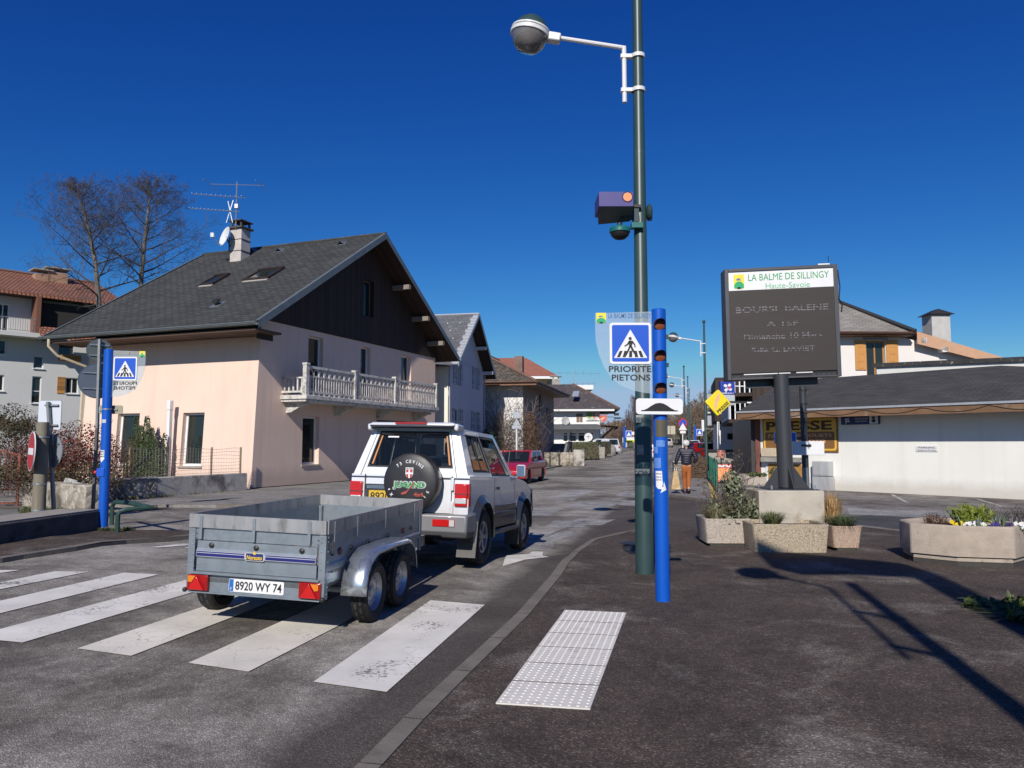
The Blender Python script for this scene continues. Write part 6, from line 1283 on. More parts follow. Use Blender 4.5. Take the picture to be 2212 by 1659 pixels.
for sg in (1, -1):
    MB().box(.56, 1.86, *(sorted((sg*.828, sg*.852))), .46, .78).box(.56, 1.86, *(sorted((sg*.828, sg*.86))), .62, .68).build('side_cladding', M_FLARE, S_, .008)
    MB().tube([(.45, sg*.86, .40), (1.95, sg*.86, .40)], .035, 8).build('side_step', M_PLASTIC, S_)
    MB().box(1.83, 1.836, *(sorted((sg*.826, sg*.832))), .72, 1.17).box(.60, .606, *(sorted((sg*.826, sg*.832))), .72, 1.17).build('door_gap', M_GASK, S_)
    MB().box(.68, .84, *(sorted((sg*.83, sg*.85))), 1.0, 1.04).build('door_handle', M_PLASTIC, S_, .006)
    m = MB().box(1.50, 1.57, *(sorted((sg*.93, sg*1.07))), 1.19, 1.38).build('mirror', M_SILV, S_, .025); MB().box(1.496, 1.502, *(sorted((sg*.942, sg*1.058))), 1.205, 1.365).build('mirror_glass', mat_glass('mirror_glass', (.1, .16, .25), 0, .02), m); MB().bar((1.58, sg*.80, 1.14), (1.55, sg*.97, 1.22), .07, .05).build('mirror_arm', M_CHROME, m)
    MB().box(2.2, 2.24, *(sorted((sg*.83, sg*.842))), .85, .9).build('side_repeater', M_ORL, S_)
MB().box(1.75, 2.95, -.5, .5, 1.13, 1.16).build('bonnet_bulge', M_SILV, S_, .03)
bb = MB(); 
for y in (-.55, .55): bb.tube([(3.0, y, .5), (3.16, y, .62), (3.18, y, 1.0), (3.05, y, 1.12)], .032, 8)
bb.tube([(3.1, -.55, 1.08), (3.14, 0, 1.12), (3.1, .55, 1.08)], .03, 8).tube([(3.17, -.75, .75), (3.2, 0, .75), (3.17, .75, .75)], .03, 8).tube([(3.0, -.80, .5), (3.14, -.82, .62), (3.16, -.80, .95), (3.02, -.72, 1.05)], .03, 8); bb.build('bull_bar', M_BLACKM, S_)
for sg in (1, -1): MB().box(2.98, 3.04, sg*.62-.15, sg*.62+.15, .80, .98).build('headlight', M_CLL, S_, .02)
MB().box(2.9, 3.12, -.85, .85, .48, .66).build('front_bumper', M_SGREY, S_, .04); MB().bar((1.82, -.7, 1.2), (1.9, -.72, 1.62), .012).build('radio_aerial', M_BLACKM, S_)

def hatch(name, label, colour, M, L=4.06, Wd=1.73, H=1.45, kind='hatch', plate_f='', plate_r='', wheelm=None, group=None, dark_rim=False):
    """origin mid-way on the ground, x forward"""
    t = thing(name, label, 'car', M=M, group=group); m = mat('paint_'+name+'_'+str(int(colour[0]*1000)), colour, .22, .15, var=.02, coat=1.0)
    h = L/2; w = Wd/2; ra, fa = -h+.62, h-.80; r = .31
    van = kind == 'van'
    prof = [(-h+.03, .35), (-h, .62), (-h+.05, .92), (h-1.15, .93), (h-.75, .86), (h-.25, .70), (h-.04, .58), (h, .42), (h-.05, .24)] + [(fa+.36, .22)] + arch(fa, .30, .35, 8, R(-5), R(185)) + [(fa-.37, .20), (ra+.37, .20)] + arch(ra, .30, .35, 8, R(-5), R(185)) + [(-h+.2, .24)]
    bev(weld(MB().prism(prof, Wd, basis((0, w, 0), (1, 0, 0), (0, 0, 1), (0, -1, 0))).build('body', m, t)), .07, 3)
    b0, b1, t0, t1 = -h+.05, h-1.12, -h+(.30 if not van else .12), h-(1.95 if not van else 1.7)
    zb, zt = .90, H-.04; yb, yt = w-.05, w-.20
    Rr = bil((b0, -yb, zb), (b1, -yb, zb), (t1, -yt, zt), (t0, -yt, zt)); Ll = bil((b1, yb, zb), (b0, yb, zb), (t0, yt, zt), (t1, yt, zt)); Bk = bil((b0, yb, zb), (b0, -yb, zb), (t0, -yt, zt), (t0, yt, zt)); Fr = bil((b1, -yb, zb), (b1, yb, zb), (t1, yt, zt), (t1, -yt, zt))
    sr = [(.14, .46, .10, .88), (.49, .86, .08, .88)] if not van else [(.52, .88, .1, .85)]; sl = [(1-b_, 1-a_, c_, d_) for a_, b_, c_, d_ in sr]
    g = MB()
    for f, o in ((Rr, sr), (Ll, sl), (Bk, [(.1, .9, .2, .9)]), (Fr, [(.05, .95, .05, .95)])): wall_open(g, f, 1, 1, o, .02)
    for i in range(4):
        for j in range(4):
            P = []
            for (u, v) in ((i, j), (i+1, j), (i+1, j+1), (i, j+1)): x = t0+(t1-t0)*u/4; y = -yt+2*yt*v/4; P.append((x, y, zt+.05*(1-(y/yt)**2)*(1-((u-2)/2)**2*.8)))
            g.poly(P)
    go = bev(weld(g.build('cabin', m, t)), .045, 3, 24)
    for f, oo in ((Rr, sr), (Ll, sl), (Bk, [(.1, .9, .2, .9)]), (Fr, [(.05, .95, .05, .95)])):
        for o in oo: MB().poly([f(o[0], o[2], .012), f(o[1], o[2], .012), f(o[1], o[3], .012), f(o[0], o[3], .012)]).build('window_pane', M_DGLASS, go)
    MB().box(b0+.1, b1-.1, -yb+.08, yb-.08, .5, .92).build('interior', M_INT, t)
    for x, y in ((.15, .35), (.15, -.35)): MB().box(x-.1, x, y-.2, y+.2, .9, zt-.15).build('seat', M_SEAT, t, .04)
    for x in (ra, fa):
        for sg in (1, -1): wheel(t, x, sg*(w-.11), r, .2, sg, .2, M_PLASTIC if dark_rim else M_ALLOY, 5)
    for sg in (1, -1):
        q = MB().hexa([(h-.42, sg*(w-.30), .60), (h-.06, sg*(w-.34), .56), (h-.12, sg*(w-.03), .58), (h-.55, sg*(w+.006), .66), (h-.55, sg*(w-.30), .74), (h-.2, sg*(w-.34), .69), (h-.24, sg*(w-.03), .71), (h-.62, sg*(w+.004), .78)]).build('headlight', M_CLL, t, .015)
        MB().sphere((h-.2, sg*(w-.2), .66), .06, n=10, m=6).build('lamp', M_CHROME, q)
        MB().box(-h-.015, -h+.15, sg*(w-.14)-.12, sg*(w-.14)+.12, .70, .90).build('tail_light', M_REDL, t, .02)
        mm = MB().box(b1-.45, b1-.33, *(sorted((sg*(w+.02), sg*(w+.2)))), .93, 1.07).build('mirror', m if not dark_rim else M_PLASTIC, t, .03)
        MB().lathe([(.0, .02), (.05, .015), (.06, 0)], 12, basis((h-.06, sg*(w-.28), .33), (0, 1, 0), (0, 0, 1), (1, 0, 0))).build('fog_light', M_CLL, t)
    MB().box(h-.12, h+.004, -w+.4, w-.4, .26, .40).build('grille', M_PLASTIC, t, .02); MB().box(h-.25, h-.035, -.38, .38, .555, .60).build('upper_grille', M_PLASTIC, t, .01); MB().box(h-.1, h-.022, -.3, .3, .572, .585).build('chrome_trim', M_CHROME, t)
    plate(t, face_M((h+.006, 0, .42), (0, 1, 0)), .5, .11, plate_f or 'CQ 548 RJ')
    plate(t, face_M((-h-.012, 0, .60), (0, -1, 0)), .5, .11, plate_r or 'CQ 548 RJ')
    return t
def hM(X, Y, heading): return vehicle_M(X-sin(heading)*1.2, Y-cos(heading)*1.2, heading, 2.4, 1.4) @ Matrix.Translation((1.2, 0, 0))
p = G(1132, 1045); hdg = R(12.6+180+2.5); fv = Vector((sin(hdg), cos(hdg), 0)); lv = Vector((-fv.y, fv.x, 0)); cc = Vector((p.x, p.y, 0)) - lv*.62 - fv*1.23
hatch('red_hatchback', 'red hatchback facing us in the oncoming lane past the off-roader', (.50, .012, .02), hM(cc.x, cc.y, hdg), plate_f='CQ 548 RJ', dark_rim=True)
def away(px, py, h_=R(12.6), back=2.0, lat=0.0):
    p = G(px, py); fv = Vector((sin(h_), cos(h_), 0)); lv = Vector((-fv.y, fv.x, 0)); return p + fv*back + lv*lat, h_
p, h_ = away(1443, 967, back=2.2, lat=.1); hatch('silver_car', 'silver grey car driving away far down the street', (.32, .32, .31), hM(p.x, p.y, h_), L=4.4, H=1.5)
p, h_ = away(1402, 996, back=2.1, lat=.3); hatch('white_car', 'white car partly hidden between the green and blue poles', (.72, .72, .72), hM(p.x, p.y, h_), L=4.2)
p = Vector((at(1532, 960, 74).x, 74, 0)); hatch('red_car', 'dark red car parked across the yard behind the hedge on the right', (.28, .01, .015), hM(p.x, p.y, R(75)), L=4.4, H=1.5)
p = Vector((at(1497, 960, 88).x, 88, 0)); hatch('white_car', 'white car with its windscreen towards us behind the dark red car', (.72, .72, .73), hM(p.x, p.y, R(195)), L=4.2, H=1.5)
p = Vector((at(1301, 960, 85).x, 85, 0)); hatch('white_van', 'small white van parked in front of the restaurant', (.74, .74, .74), hM(p.x, p.y, R(-32)), L=4.1, H=1.75, kind='van')
M_LGREEN = mat('lamp_green', (.030, .062, .062), .4, var=.12, scale=3, spots=((.09, .12, .12), 9, .66, .72)); M_LWHITE = mat('lamp_white', (.66, .66, .66), .4, var=.05)
M_BLUEP = mat('signal_blue', (.002, .085, .47), .38, var=.05, scale=3, spots=((.02, .13, .52), 2.5, .6, .66)); M_BLUES = mat('sign_blue', (.01, .085, .52), .4, var=.03)
M_LENSG = mat('lamp_bowl', (.16, .15, .15), .12, var=.3, scale=5, coat=.6); M_BLACKS = mat('sign_black', (.012, .012, .014), .5, var=.05)
M_GPOST = mat('galvanised_post', (.24, .255, .26), .5, .55, var=.15, scale=6); M_SBACK = mat('sign_back', (.40, .43, .46), .45, .5, var=.06)
def lamp(loc, label, H=7.95, zarm=7.0, reach=1.5, ang=0, rb=.085, group='street lamps along the right of the street', detail=True, bx=.19, tl=.78, cl=(.13, .61)):
    """pole with a short bracket and a globe on an arm; ang = direction of the arm (world)"""
    t = thing('street_lamp', label, 'street lamp', loc, ang, group); n = 16 if detail else 8
    p = MB(); p.tube([(0, 0, -.05), (0, 0, 2.05), (0, 0, 2.1), (0, 0, H)], [rb*1.04, rb*1.0, rb*.86, rb*.56], n); p.build('pole', M_LGREEN, t)
    MB().sphere((0, 0, H+.07), .09, n=12, m=8).build('finial', M_LGREEN, t)
    a = MB().tube([(bx, 0, zarm-tl), (bx, 0, zarm+.0)], .032, 10).tube([(bx-.02, 0, zarm-.01), (reach-.25, 0, zarm+.15)], .030, 10); a.build('arm', M_LWHITE, t)
    for z in (zarm-cl[0], zarm-cl[1]):
        c = MB().lathe([(rb*.82, -.025), (rb*.82, .025)], n, Matrix.Translation((0, 0, z))).lathe([(rb*.62, -.025), (rb*.82, -.025)], n, Matrix.Translation((0, 0, z))).lathe([(rb*.62, .025), (rb*.82, .025)], n, Matrix.Translation((0, 0, z))).box(rb*.6, bx+.05, -.035, .035, z-.025, z+.025); c.build('clamp', M_LWHITE, t)
    d = Vector((1, 0, .18)).normalized(); tl = R(-10)
    Mx = Matrix.Translation((reach+.12, 0, zarm+.2)) @ Matrix.Rotation(R(-10), 4, 'Y'); r = .255
    hd = bpy.data.objects.new('lamp_head', None); COL.objects.link(hd); hd.parent = t
    MB().lathe([(r*.99, .03), (r*.93, .09), (r*.75, .175), (r*.45, .235), (0, .26)], 24, Mx).build('hood', M_LGREEN, hd)
    MB().lathe([(r*.98, -.035), (r*1.07, -.03), (r*1.08, .015), (r*1.0, .02), (r*1.0, .035), (r*1.06, .04), (r*1.05, .06), (r*.96, .065)], 24, Mx).build('rim', M_LWHITE, hd)
    MB().lathe([(r*1.0, -.035), (r*.97, -.075), (r*.8, -.17), (r*.5, -.24), (0, -.27)][::-1], 24, Mx).build('bowl', M_LENSG, hd)
    MB().box(-r-.17, -r*.9, -.07, .07, -.06, .06, Mx).build('neck', M_LWHITE, hd, .02)
    return t
g0 = G(1393, 1240)
lampA = lamp(g0, 'tall green street lamp in the foreground beside the blue signal post', H=8.2, zarm=7.12, reach=1.36, ang=R(179), rb=.115)
for (px, py, w, h) in ((1383, 972, 14, 22), (1388, 1018, 30, 10), (1380, 905, 12, 16)):
    p = Matrix.Rotation(-R(179), 4, 'Z') @ (at(px, py, g0.y-.115)-g0); k = g0.y/1661.2; MB().box(-w*k/2, w*k/2, -.004, .004, -h*k/2, h*k/2, Matrix.Translation(p)).build('sticker', mat('faded_sticker', (.3, .29, .26), .7, var=.4, scale=30), lampA)
for (px, py, Y, z_, lab) in ((1525.7, 1028, 39.5, .0, 'second green street lamp, beside the green railings near the shop'), (1480, 960, 64.5, 0, 'third green street lamp down the street, arm over the road'), (1488, 960, 77, 0, 'fourth green street lamp, further down the street'), (1491, 960, 101, 0, 'farthest green street lamp at the end of the row')):
    X = at(px, 960, Y).x; lamp((X, Y, zg(X, Y)), lab, detail=Y < 50, ang=R(182))
c = at(1333, 447, g0.y-.1); k = (g0.y-.1)/1661.2
t = thing('signal_box', 'purple blue box with an orange lamp mounted high on the near lamp post', 'signal box', c)
MB().box(-45*k, 30*k, -.25, .25, -12*k, 21*k).build('box', mat('purple_metal', (.055, .045, .20), .5, var=.06), t, .006)
MB().lathe([(0, .0), (9.5*k, 0), (10*k, -.012)], 20, basis((17*k, -.255, 9*k), (1, 0, 0), (0, 0, 1), (0, -1, 0))).build('orange_lamp', mat('orange_disc', (.75, .30, .12), .35, var=.05), t)
MB().lathe([(10*k, -.01), (11.5*k, .0), (12*k, -.01)], 20, basis((17*k, -.256, 9*k), (1, 0, 0), (0, 0, 1), (0, -1, 0))).build('lamp_ring', M_BLACKM, t)
MB().poly([(-40*k, -.25, -12*k), (30*k, -.25, -12*k), (30*k, .1, -28*k), (-38*k, .2, -30*k)]).poly([(-40*k, -.25, -12*k), (-38*k, .2, -30*k), (-38*k, .25, -12*k)]).build('hood', mat('hood_grey', (.10, .105, .11), .6), t)
MB().box(28*k, 52*k, -.05, .05, -3*k, 3*k).build('arm', M_BLACKM, t)
c = at(1339, 500, g0.y-.1); t = thing('camera', 'green dome surveillance camera hanging under the purple box', 'camera', c)
MB().lathe([(0, .06), (.12, .055), (.14, .03), (.14, -.015), (.125, -.02)][::-1], 20).build('housing', mat('camera_green', (.01, .13, .12), .4), t); MB().lathe([(.125, -.02), (.115, -.06), (.07, -.1), (0, -.115)], 20).build('dome', M_GASK, t)
MB().tube([(0, 0, .05), (0, 0, .13), (.05, 0, .18), (.26, 0, .20)], .035, 8).box(.17, .25, -.05, .05, .12, .3).build('arm', mat('camera_arm', (.02, .045, .05), .5), t); MB().box(.15, .3, -.06, .06, .04, .11).build('clamp', MATS['camera_green'], t)
c = at(1402, 459, g0.y); t = thing('antenna_disc', 'small dark green oval antenna on the right of the near lamp post', 'antenna', c)
MB().sphere((0, 0, 0), .045, .12, .115, 16, 10).build('disc', M_LGREEN, t); MB().tube([(-.12, 0, -.02), (0, 0, -.02)], .015, 6).build('arm', M_BLACKM, t)
MB().tube([(-.12, 0, -.03), (-.03, -.02, -.1), (.03, -.02, -.12), (.04, 0, -.05)], .008, 4).build('cable', M_BLACKM, t)

def blue_post(px, py, top, label, rad=.078):
    b = G(px, py); H = CAMH + (b.y)*(960.2-top)/1661.2*1.0 - b.z
    d = ray(px, top); H = (EYE+d*(b.y/d.y)).z - b.z
    t = thing('signal_post', label, 'signal post', b); MB().lathe([(rad, -.02), (rad, H-.01), (rad-.01, H), (0, H)], 28).build('post', M_BLUEP, t); return t, b, H
P1, b1, H1 = blue_post(1432, 1300, 668, 'near bright blue signal post with three amber lamps and a push button notice')
k = b1.y/1661.2
for yy in (700, 768, 838):
    z = at(1432, yy, b1.y-.08).z-b1.z
    ln = MB().lathe([(.0, .006), (.045, .004), (.052, 0)], 20, basis((-.006, -.0775, z-.012), (1, 0, 0), (0, 0, 1), (0, -1, 0))); q = ln.build('signal_lamp', mat('amber_lens', (.20, .05, .012), .2, var=.1, coat=.5), P1)
    hd = MB(); n = 18; prof = [(.055, 0), (.058, .09)]
    vs = []; fs = []
    for i in range(n+1):
        a = R(-20)+R(220)*i/n; x, zz = .062*cos(a), .052*sin(a)+ (.006 if sin(a) > .6 else 0); ln_ = .035+.05*max(0, sin(a)); vs += [(x-.006, -.072, z+zz), (x-.006, -.075-ln_, z+zz-.004)]
    for i in range(n): fs.append((2*i, 2*i+2, 2*i+3, 2*i+1))
    o = hd.add(vs, fs, True).build('lamp_hood', M_BLACKS, P1); sm = o.modifiers.new('t', 'SOLIDIFY'); sm.thickness = .003
    MB().lathe([(.055, .001), (.068, .001)], 20, basis((-.006, -.0785, z), (1, 0, 0), (0, 0, .9), (0, -1, 0))).build('lamp_seat', M_BLACKS, P1)
for yy in (727, 788): z = at(1432, yy, b1.y).z-b1.z; MB().box(.07, .1, -.02, .02, z-.025, z+.02).build('hinge', M_LGREEN, P1)
z0_, z1_ = at(1432, 944, b1.y).z-b1.z, at(1432, 907, b1.y).z-b1.z
MB().lathe([(.0795, z0_), (.0795, z1_)], 14, arc=R(100), start=R(-140)).build('access_panel', mat('olive_window', (.10, .09, .06), .35), P1)
def wrap_sticker(parent, x, z, pts, m, name, r=.0795):
    """flat outline wrapped round the post; x = offset from the middle, both in metres"""
    pts2 = [((x+p[0])/r-pi/2, z+p[1]) for p in pts]; mb = MB(); a0 = min(p[0] for p in pts2); a1 = max(p[0] for p in pts2); k = 10
    for i in range(k):
        u, v = a0+(a1-a0)*i/k, a0+(a1-a0)*(i+1)/k; q = clip_poly(clip_poly(pts2, lambda p: p[0]-u), lambda p: v-p[0])
        if len(q) > 2: mb.poly([(r*cos(a), r*sin(a), zz) for a, zz in q])
    return mb.build(name, m, parent)
zs = at(1424, 1045, b1.y).z-b1.z
wrap_sticker(P1, -.035, zs, [(-.045, .14), (.03, .14), (.035, .03), (.045, -.03)], M_SWH, 'notice')
for i, (tx, zz) in enumerate((('APPUYEZ', .11), ('SUR LE', .075), ('BOUTON', .045))):
    mt = MB(); vs, fs = text_geo(tx, .0, .03, 0, 1.0); x0 = min(v[0] for v in vs); x1 = max(v[0] for v in vs); kx = .062/(x1-x0)
    mt.add([(.0803*cos((-.042+(v[0]-(x0+x1)/2)*kx)/.0803-pi/2), .0803*sin((-.042+(v[0]-(x0+x1)/2)*kx)/.0803-pi/2), zs+zz-.008+v[1]*.022) for v in vs], fs); mt.build('notice_lettering', M_BLACKS, P1)
wrap_sticker(P1, -.035, zs, [(-.043, .139), (.028, .139), (.03, -.03), (-.038, -.03)], M_SWH, 'notice', .0798)
wrap_sticker(P1, -.02, zs, [(-.05, -.03), (.03, -.03), (.035, .03), (.065, -.06), (-.005, -.095), (.012, -.055), (-.03, -.05)], M_SWH, 'notice_arrow', .0799)
for (px, py, w, h) in ((1419, 1000, 18, 22), (1416, 972, 12, 14), (1428, 918+40, 20, 14)):
    z = at(px, py, b1.y).z-b1.z; wrap_sticker(P1, (px-1431)*k, z, [(-w*k/2, -h*k/2), (w*k/2, -h*k/2), (w*k/2, h*k/2), (-w*k/2, h*k/2)], mat('torn_sticker', (.10, .22, .55), .5, var=.3, scale=30), 'sticker')

def walker(mb, M, s, z):
    """crossing pictogram inside the white triangle; s = triangle half width"""
    S = s
    mb.prism(circle(.10*S, 14, (-.02*S, .68*S)), .002, M, z)
    for P in ([(-.10, .55), (.10, .55), (.16, .45), (.06, .18), (-.08, .18), (-.10, .3)], [(-.10, .54), (-.02, .50), (-.14, .28), (-.36, .16), (-.40, .22), (-.22, .34)], [(.08, .55), (.16, .5), (.3, .3), (.32, .12), (.25, .12), (.23, .27), (.08, .44)],
              [(-.09, .22), (.02, .20), (-.08, -.05), (-.26, -.40), (-.40, -.40), (-.36, -.32), (-.18, -.02)], [(-.04, .22), (.08, .22), (.18, .0), (.40, -.32), (.46, -.40), (.30, -.40), (.06, -.06)]):
        mb.prism([(x*S, y*S) for x, y in P], .002, M, z)
    for x, q in ((-.76, .16), (-.4, .09), (.0, .0), (.38, -.09), (.72, -.16)): mb.prism([((x-.11)*S, -.50*S), ((x+.09)*S, -.50*S), ((x+q+.10)*S, -.10*S), ((x+q-.08)*S, -.10*S)], .002, M, z-.0006)
def acrylic():
    m, t, B, N, L = _nodes('frosted_acrylic'); B.inputs['Base Color'].default_value = (.62, .68, .71, 1); B.inputs['Roughness'].default_value = .25
    tr = N.new('ShaderNodeBsdfTransparent'); tr.inputs[0].default_value = (.86, .93, .97, 1); mx = N.new('ShaderNodeMixShader'); mx.inputs[0].default_value = .74
    L.new(B.outputs[0], mx.inputs[1]); L.new(tr.outputs[0], mx.inputs[2]); L.new(mx.outputs[0], N['Material Output'].inputs[0]); return m
M_ACRY = acrylic(); M_ATXT = mat('acrylic_print_blue', (.06, .16, .34), .5); M_CY = mat('crest_yellow', (.78, .66, .04), .5); M_CG = mat('crest_green', (.01, .36, .14), .5); M_CB = mat('crest_blue', (.1, .16, .35), .5)
def crest(parent, M, w, h, z):
    r = MB().prism([(-w/2, h/2), (w/2, h/2), (w/2, -h*.4), (w*.38, -h/2), (-w*.38, -h/2), (-w/2, -h*.4)], .002, M, z).build('crest', M_CY, parent)
    MB().prism([(-w*.47, -h*.42), (-w*.47, -h*.2), (-w*.25, -h*.02), (0, h*.03), (w*.25, -h*.02), (w*.47, -h*.2), (w*.47, -h*.42), (w*.36, -h*.47), (-w*.36, -h*.47)], .002, M, z+.001).build('green_mound', M_CG, r)
    MB().prism([(-w*.16, -h*.5), (-w*.2, -h*.4), (0, -h*.34), (w*.2, -h*.4), (w*.16, -h*.5)], .002, M, z+.002).build('cave', M_BLACKS, r)
    MB().prism([(-w*.3, h*.12), (-w*.1, h*.26), (0, h*.2), (w*.2, h*.27), (w*.1, h*.16), (w*.28, h*.06), (w*.05, h*.1), (-w*.12, h*.07)], .002, M, z+.001).build('bird', M_CB, r)
def crossing_panel(O, right, label, mirror=False, scale=1.0):
    """translucent leaf-shaped panel carrying the crossing sign; O = top corner at the post, right points from the post outwards... local x"""
    t = thing('crossing_sign', label, 'road sign', M=face_M(O, right))
    s = scale; ol = [(0, 0), (-.62, -.02)]
    ol += [(-.62+.0*u, -.02-.2*u) for u in (1,)] + [(-.615, -.32), (-.585, -.46), (-.53, -.60), (-.45, -.72), (-.35, -.80), (-.22, -.85), (-.10, -.875), (0, -.885)]
    mk = lambda P: [((-x if mirror else x)*s, y*s) for x, y in P]
    MB().prism(mk(ol), .008*s).build('panel', M_ACRY, t)
    cx_ = -.245 if not mirror else .245; I = Matrix.Identity(4)
    def front(M, z, flip):
        q = MB().prism(rrect(-.222, .222, -.222, .222, .03), .006, M, z).build('sign_plate', M_SWH, t)
        MB().prism(rrect(-.197, .197, -.197, .197, .018), .002, M, z+.006).build('blue_field', M_BLUES, q)
        MB().prism([(-.178, -.158), (.178, -.158), (0, .148)], .002, M, z+.008).build('triangle', M_SWH, q)
        w = MB(); walker(w, M @ Matrix.Translation((0, -.065, 0)), .17, z+.0105); w.build('pictogram', M_BLACKS, q)
    Tm = Matrix.Translation((cx_*s, -.345*s, 0)) @ Matrix.Scale(s, 4)
    front(Tm, .009, False)
    Bm = Tm @ Matrix.Rotation(pi, 4, 'Y'); MB().prism(rrect(-.222, .222, -.222, .222, .03), .006, Bm, .0).build('sign_back', M_SBACK, t)
    F = -1 if mirror else 1
    tx = MB(); Mt = Matrix.Scale(F, 4, (1, 0, 0)); tx.text('PRIORITE', Matrix.Translation(((cx_-.005*F)*s, -.62*s, .009)) @ Mt, width=.455*s, height=.066*s, depth=.002, bold=.018); tx.text('PIETONS', Matrix.Translation((cx_*s+.003*s*F, -.712*s, .009)) @ Mt, width=.41*s, height=.066*s, depth=.002, bold=.018)
    tx.build('lettering', M_BLACKS, t)
    t2 = MB().text('LA BALME DE SILLINGY', Matrix.Translation((cx_*s-.005*s, -.045*s, .009)) @ Mt, width=.46*s, height=.052*s, depth=.001, bold=.01); t2.build('town_lettering', M_ATXT if not mirror else mat('town_grey', (.4, .36, .32), .6), t)
    crest(t, Matrix.Translation(((-.555 if not mirror else .555)*s, -.072*s, .0)), .105*s, .112*s, .009)
    for zz in (-.1, -.72): MB().box(*(sorted((0, (.09 if not mirror else -.09)*s))), zz*s-.02, zz*s+.02, -.012, .0).build('bracket', M_BLUES, t)
    return t
tp = at(1404, 673, b1.y+.02); crossing_panel((tp.x+.03, tp.y, tp.z), (1, 0, 0), 'translucent pedestrian crossing panel on the near blue signal post', scale=1.03)
c = at(1424, 878, b1.y-.1); t = thing('hump_sign', 'white plate with black speed hump symbol on the near blue post', 'road sign', M=face_M(c, Vector((1, .04, -.012))))
MB().prism(rrect(-.255, .255, -.085, .085, .035), .012).build('plate', M_SWH, t); MB().prism([(-.20, -.052), (.20, -.052), (.20, -.042), (.17, -.040), (.13, -.022), (.08, .012), (.04, .032), (0, .038), (-.04, .032), (-.08, .012), (-.13, -.022), (-.17, -.040), (-.20, -.042)], .002, h0=.013).build('hump_symbol', M_BLACKS, t); MB().box(-.02, .06, -.02, .02, -.03, 0).build('clamp', M_GALV, t)

P2, b2, H2 = blue_post(222, 1150, 755, 'blue signal post on the left pavement seen from behind with push button', rad=.080); k = b2.y/1661.2
P2.rotation_euler = (0, R(-.4), 0)
tp = at(247, 757, b2.y); crossing_panel((tp.x-.02, tp.y, tp.z), (1, 0, 0), 'translucent crossing panel on the left blue post with mirrored lettering', mirror=True, scale=.93)
z = at(222, 866, b2.y).z-b2.z
c = at(240, 885, b2.y+.09); t = thing('plate_sign', 'back of a small rounded plate fixed behind the left blue post', 'road sign', c)
MB().prism(rrect(-.21, .21, -.075, .075, .03), .008, FX).build('plate', mat('beige_plate', (.32, .30, .22), .5, .2), t); MB().box(.03, .12, -.03, -.01, -.012, .012).box(-.2, .05, -.03, -.012, -.02, .02).build('clamp', M_GALV, t)
MB().lathe([(.084, -.012), (.084, .012)], 20, Matrix.Translation((0, 0, at(222, 884, b2.y).z-b2.z))).build('strap', M_GALV, P2)
zb = at(222, 1020, b2.y).z-b2.z; MB().box(-.1, .03, -.09, -.05, zb-.07, zb+.07).build('button_box', M_BLUES, P2, .005); MB().lathe([(.03, 0), (.03, .04), (.0, .05)], 12, basis((-.10, -.07, zb), (0, 1, 0), (0, 0, 1), (-1, 0, 0))).build('push_button', mat('button_red', (.5, .03, .03), .4), P2)
zs = at(222, 990, b2.y).z-b2.z
wrap_sticker(P2, -.01, zs, [(-.055, .14), (.03, .14), (.03, 0), (-.055, 0)], M_SWH, 'notice', .0815); wrap_sticker(P2, -.01, zs, [(-.065, 0), (.04, 0), (-.015, -.07)], M_SWH, 'notice_arrow', .0815)
for i, (tx_, zz) in enumerate((('APPUYEZ', .115), ('SUR LE', .075), ('BOUTON', .035))):
    mt = MB(); mt.text(tx_, face_M((-.022, -.0825, zs+zz), (1, 0, 0)), width=.07, height=.022, depth=.002, bold=.02); mt.build('notice_lettering', M_BLACKS, P2)
wrap_sticker(P2, .0, at(222, 910, b2.y).z-b2.z, [(-.05, -.03), (.03, -.03), (.03, .03), (-.05, .03)], mat('silver_tape', (.5, .52, .54), .4), 'tape', .0815)
def sq_post(mb, a, b, w): mb.bar(a, b, w, w)
b3 = G(200, 1112); tpp = at(216, 733, b3.y)
t = thing('sign_post', 'dark square post carrying the backs of two round signs behind the left blue post', 'sign post', b3); d = tpp-b3; hz = at(210, 925, b3.y)-b3
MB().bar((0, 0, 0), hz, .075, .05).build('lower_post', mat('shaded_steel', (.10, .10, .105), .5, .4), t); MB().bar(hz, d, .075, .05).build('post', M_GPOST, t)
def round_back(px, py, r, label, Y, rotz=0, light=M_SBACK):
    c = at(px, py, Y); s = thing('round_sign', label, 'road sign', c, rotz); Mx = basis((0, 0, 0), (1, 0, 0), (0, 0, 1), (0, -1, 0))
    MB().lathe([(0, 0), (r*.97, 0), (r, -.012)], 32, Mx).lathe([(r*.985, .004), (r*1.01, .004), (r*1.01, -.014)], 32, Mx).build('disc', light, s)
    for z in (r*.45, -r*.45): MB().box(-r*.75, r*.75, -.025, 0, z-.014, z+.014).box(-.06, .06, -.05, -.02, z-.02, z+.02).build('rail', M_GALV, s)
    return s
M_BACKD = mat('sign_back_dark', (.12, .14, .14), .5, .4, var=.08)
k = b3.y/1661.2
round_back(215, 757, 25.5*k, 'upper dark round sign back on the square post', b3.y+.07, R(36), light=M_BACKD)
round_back(211, 823, 38*k, 'lower larger round sign back on the square post', b3.y+.07, R(36), light=mat('sign_back_blue', (.13, .16, .20), .5, .4, var=.05))
b4 = G(82, 1128); k = b4.y/1661.2; top4 = at(93, 912, b4.y)-b4
t = thing('wooden_post', 'round weathered wooden post carrying the no entry sign', 'post', b4); rw_ = 12.5*k
M_OLDWOOD = mat('post_wood', (.20, .175, .13), .85, var=.25, scale=5, aniso=(6, 6, .6), bump=.3)
MB().tube([(0, 0, -.1), top4], [rw_*1.12, rw_*.95], 14).build('post', M_OLDWOOD, t)
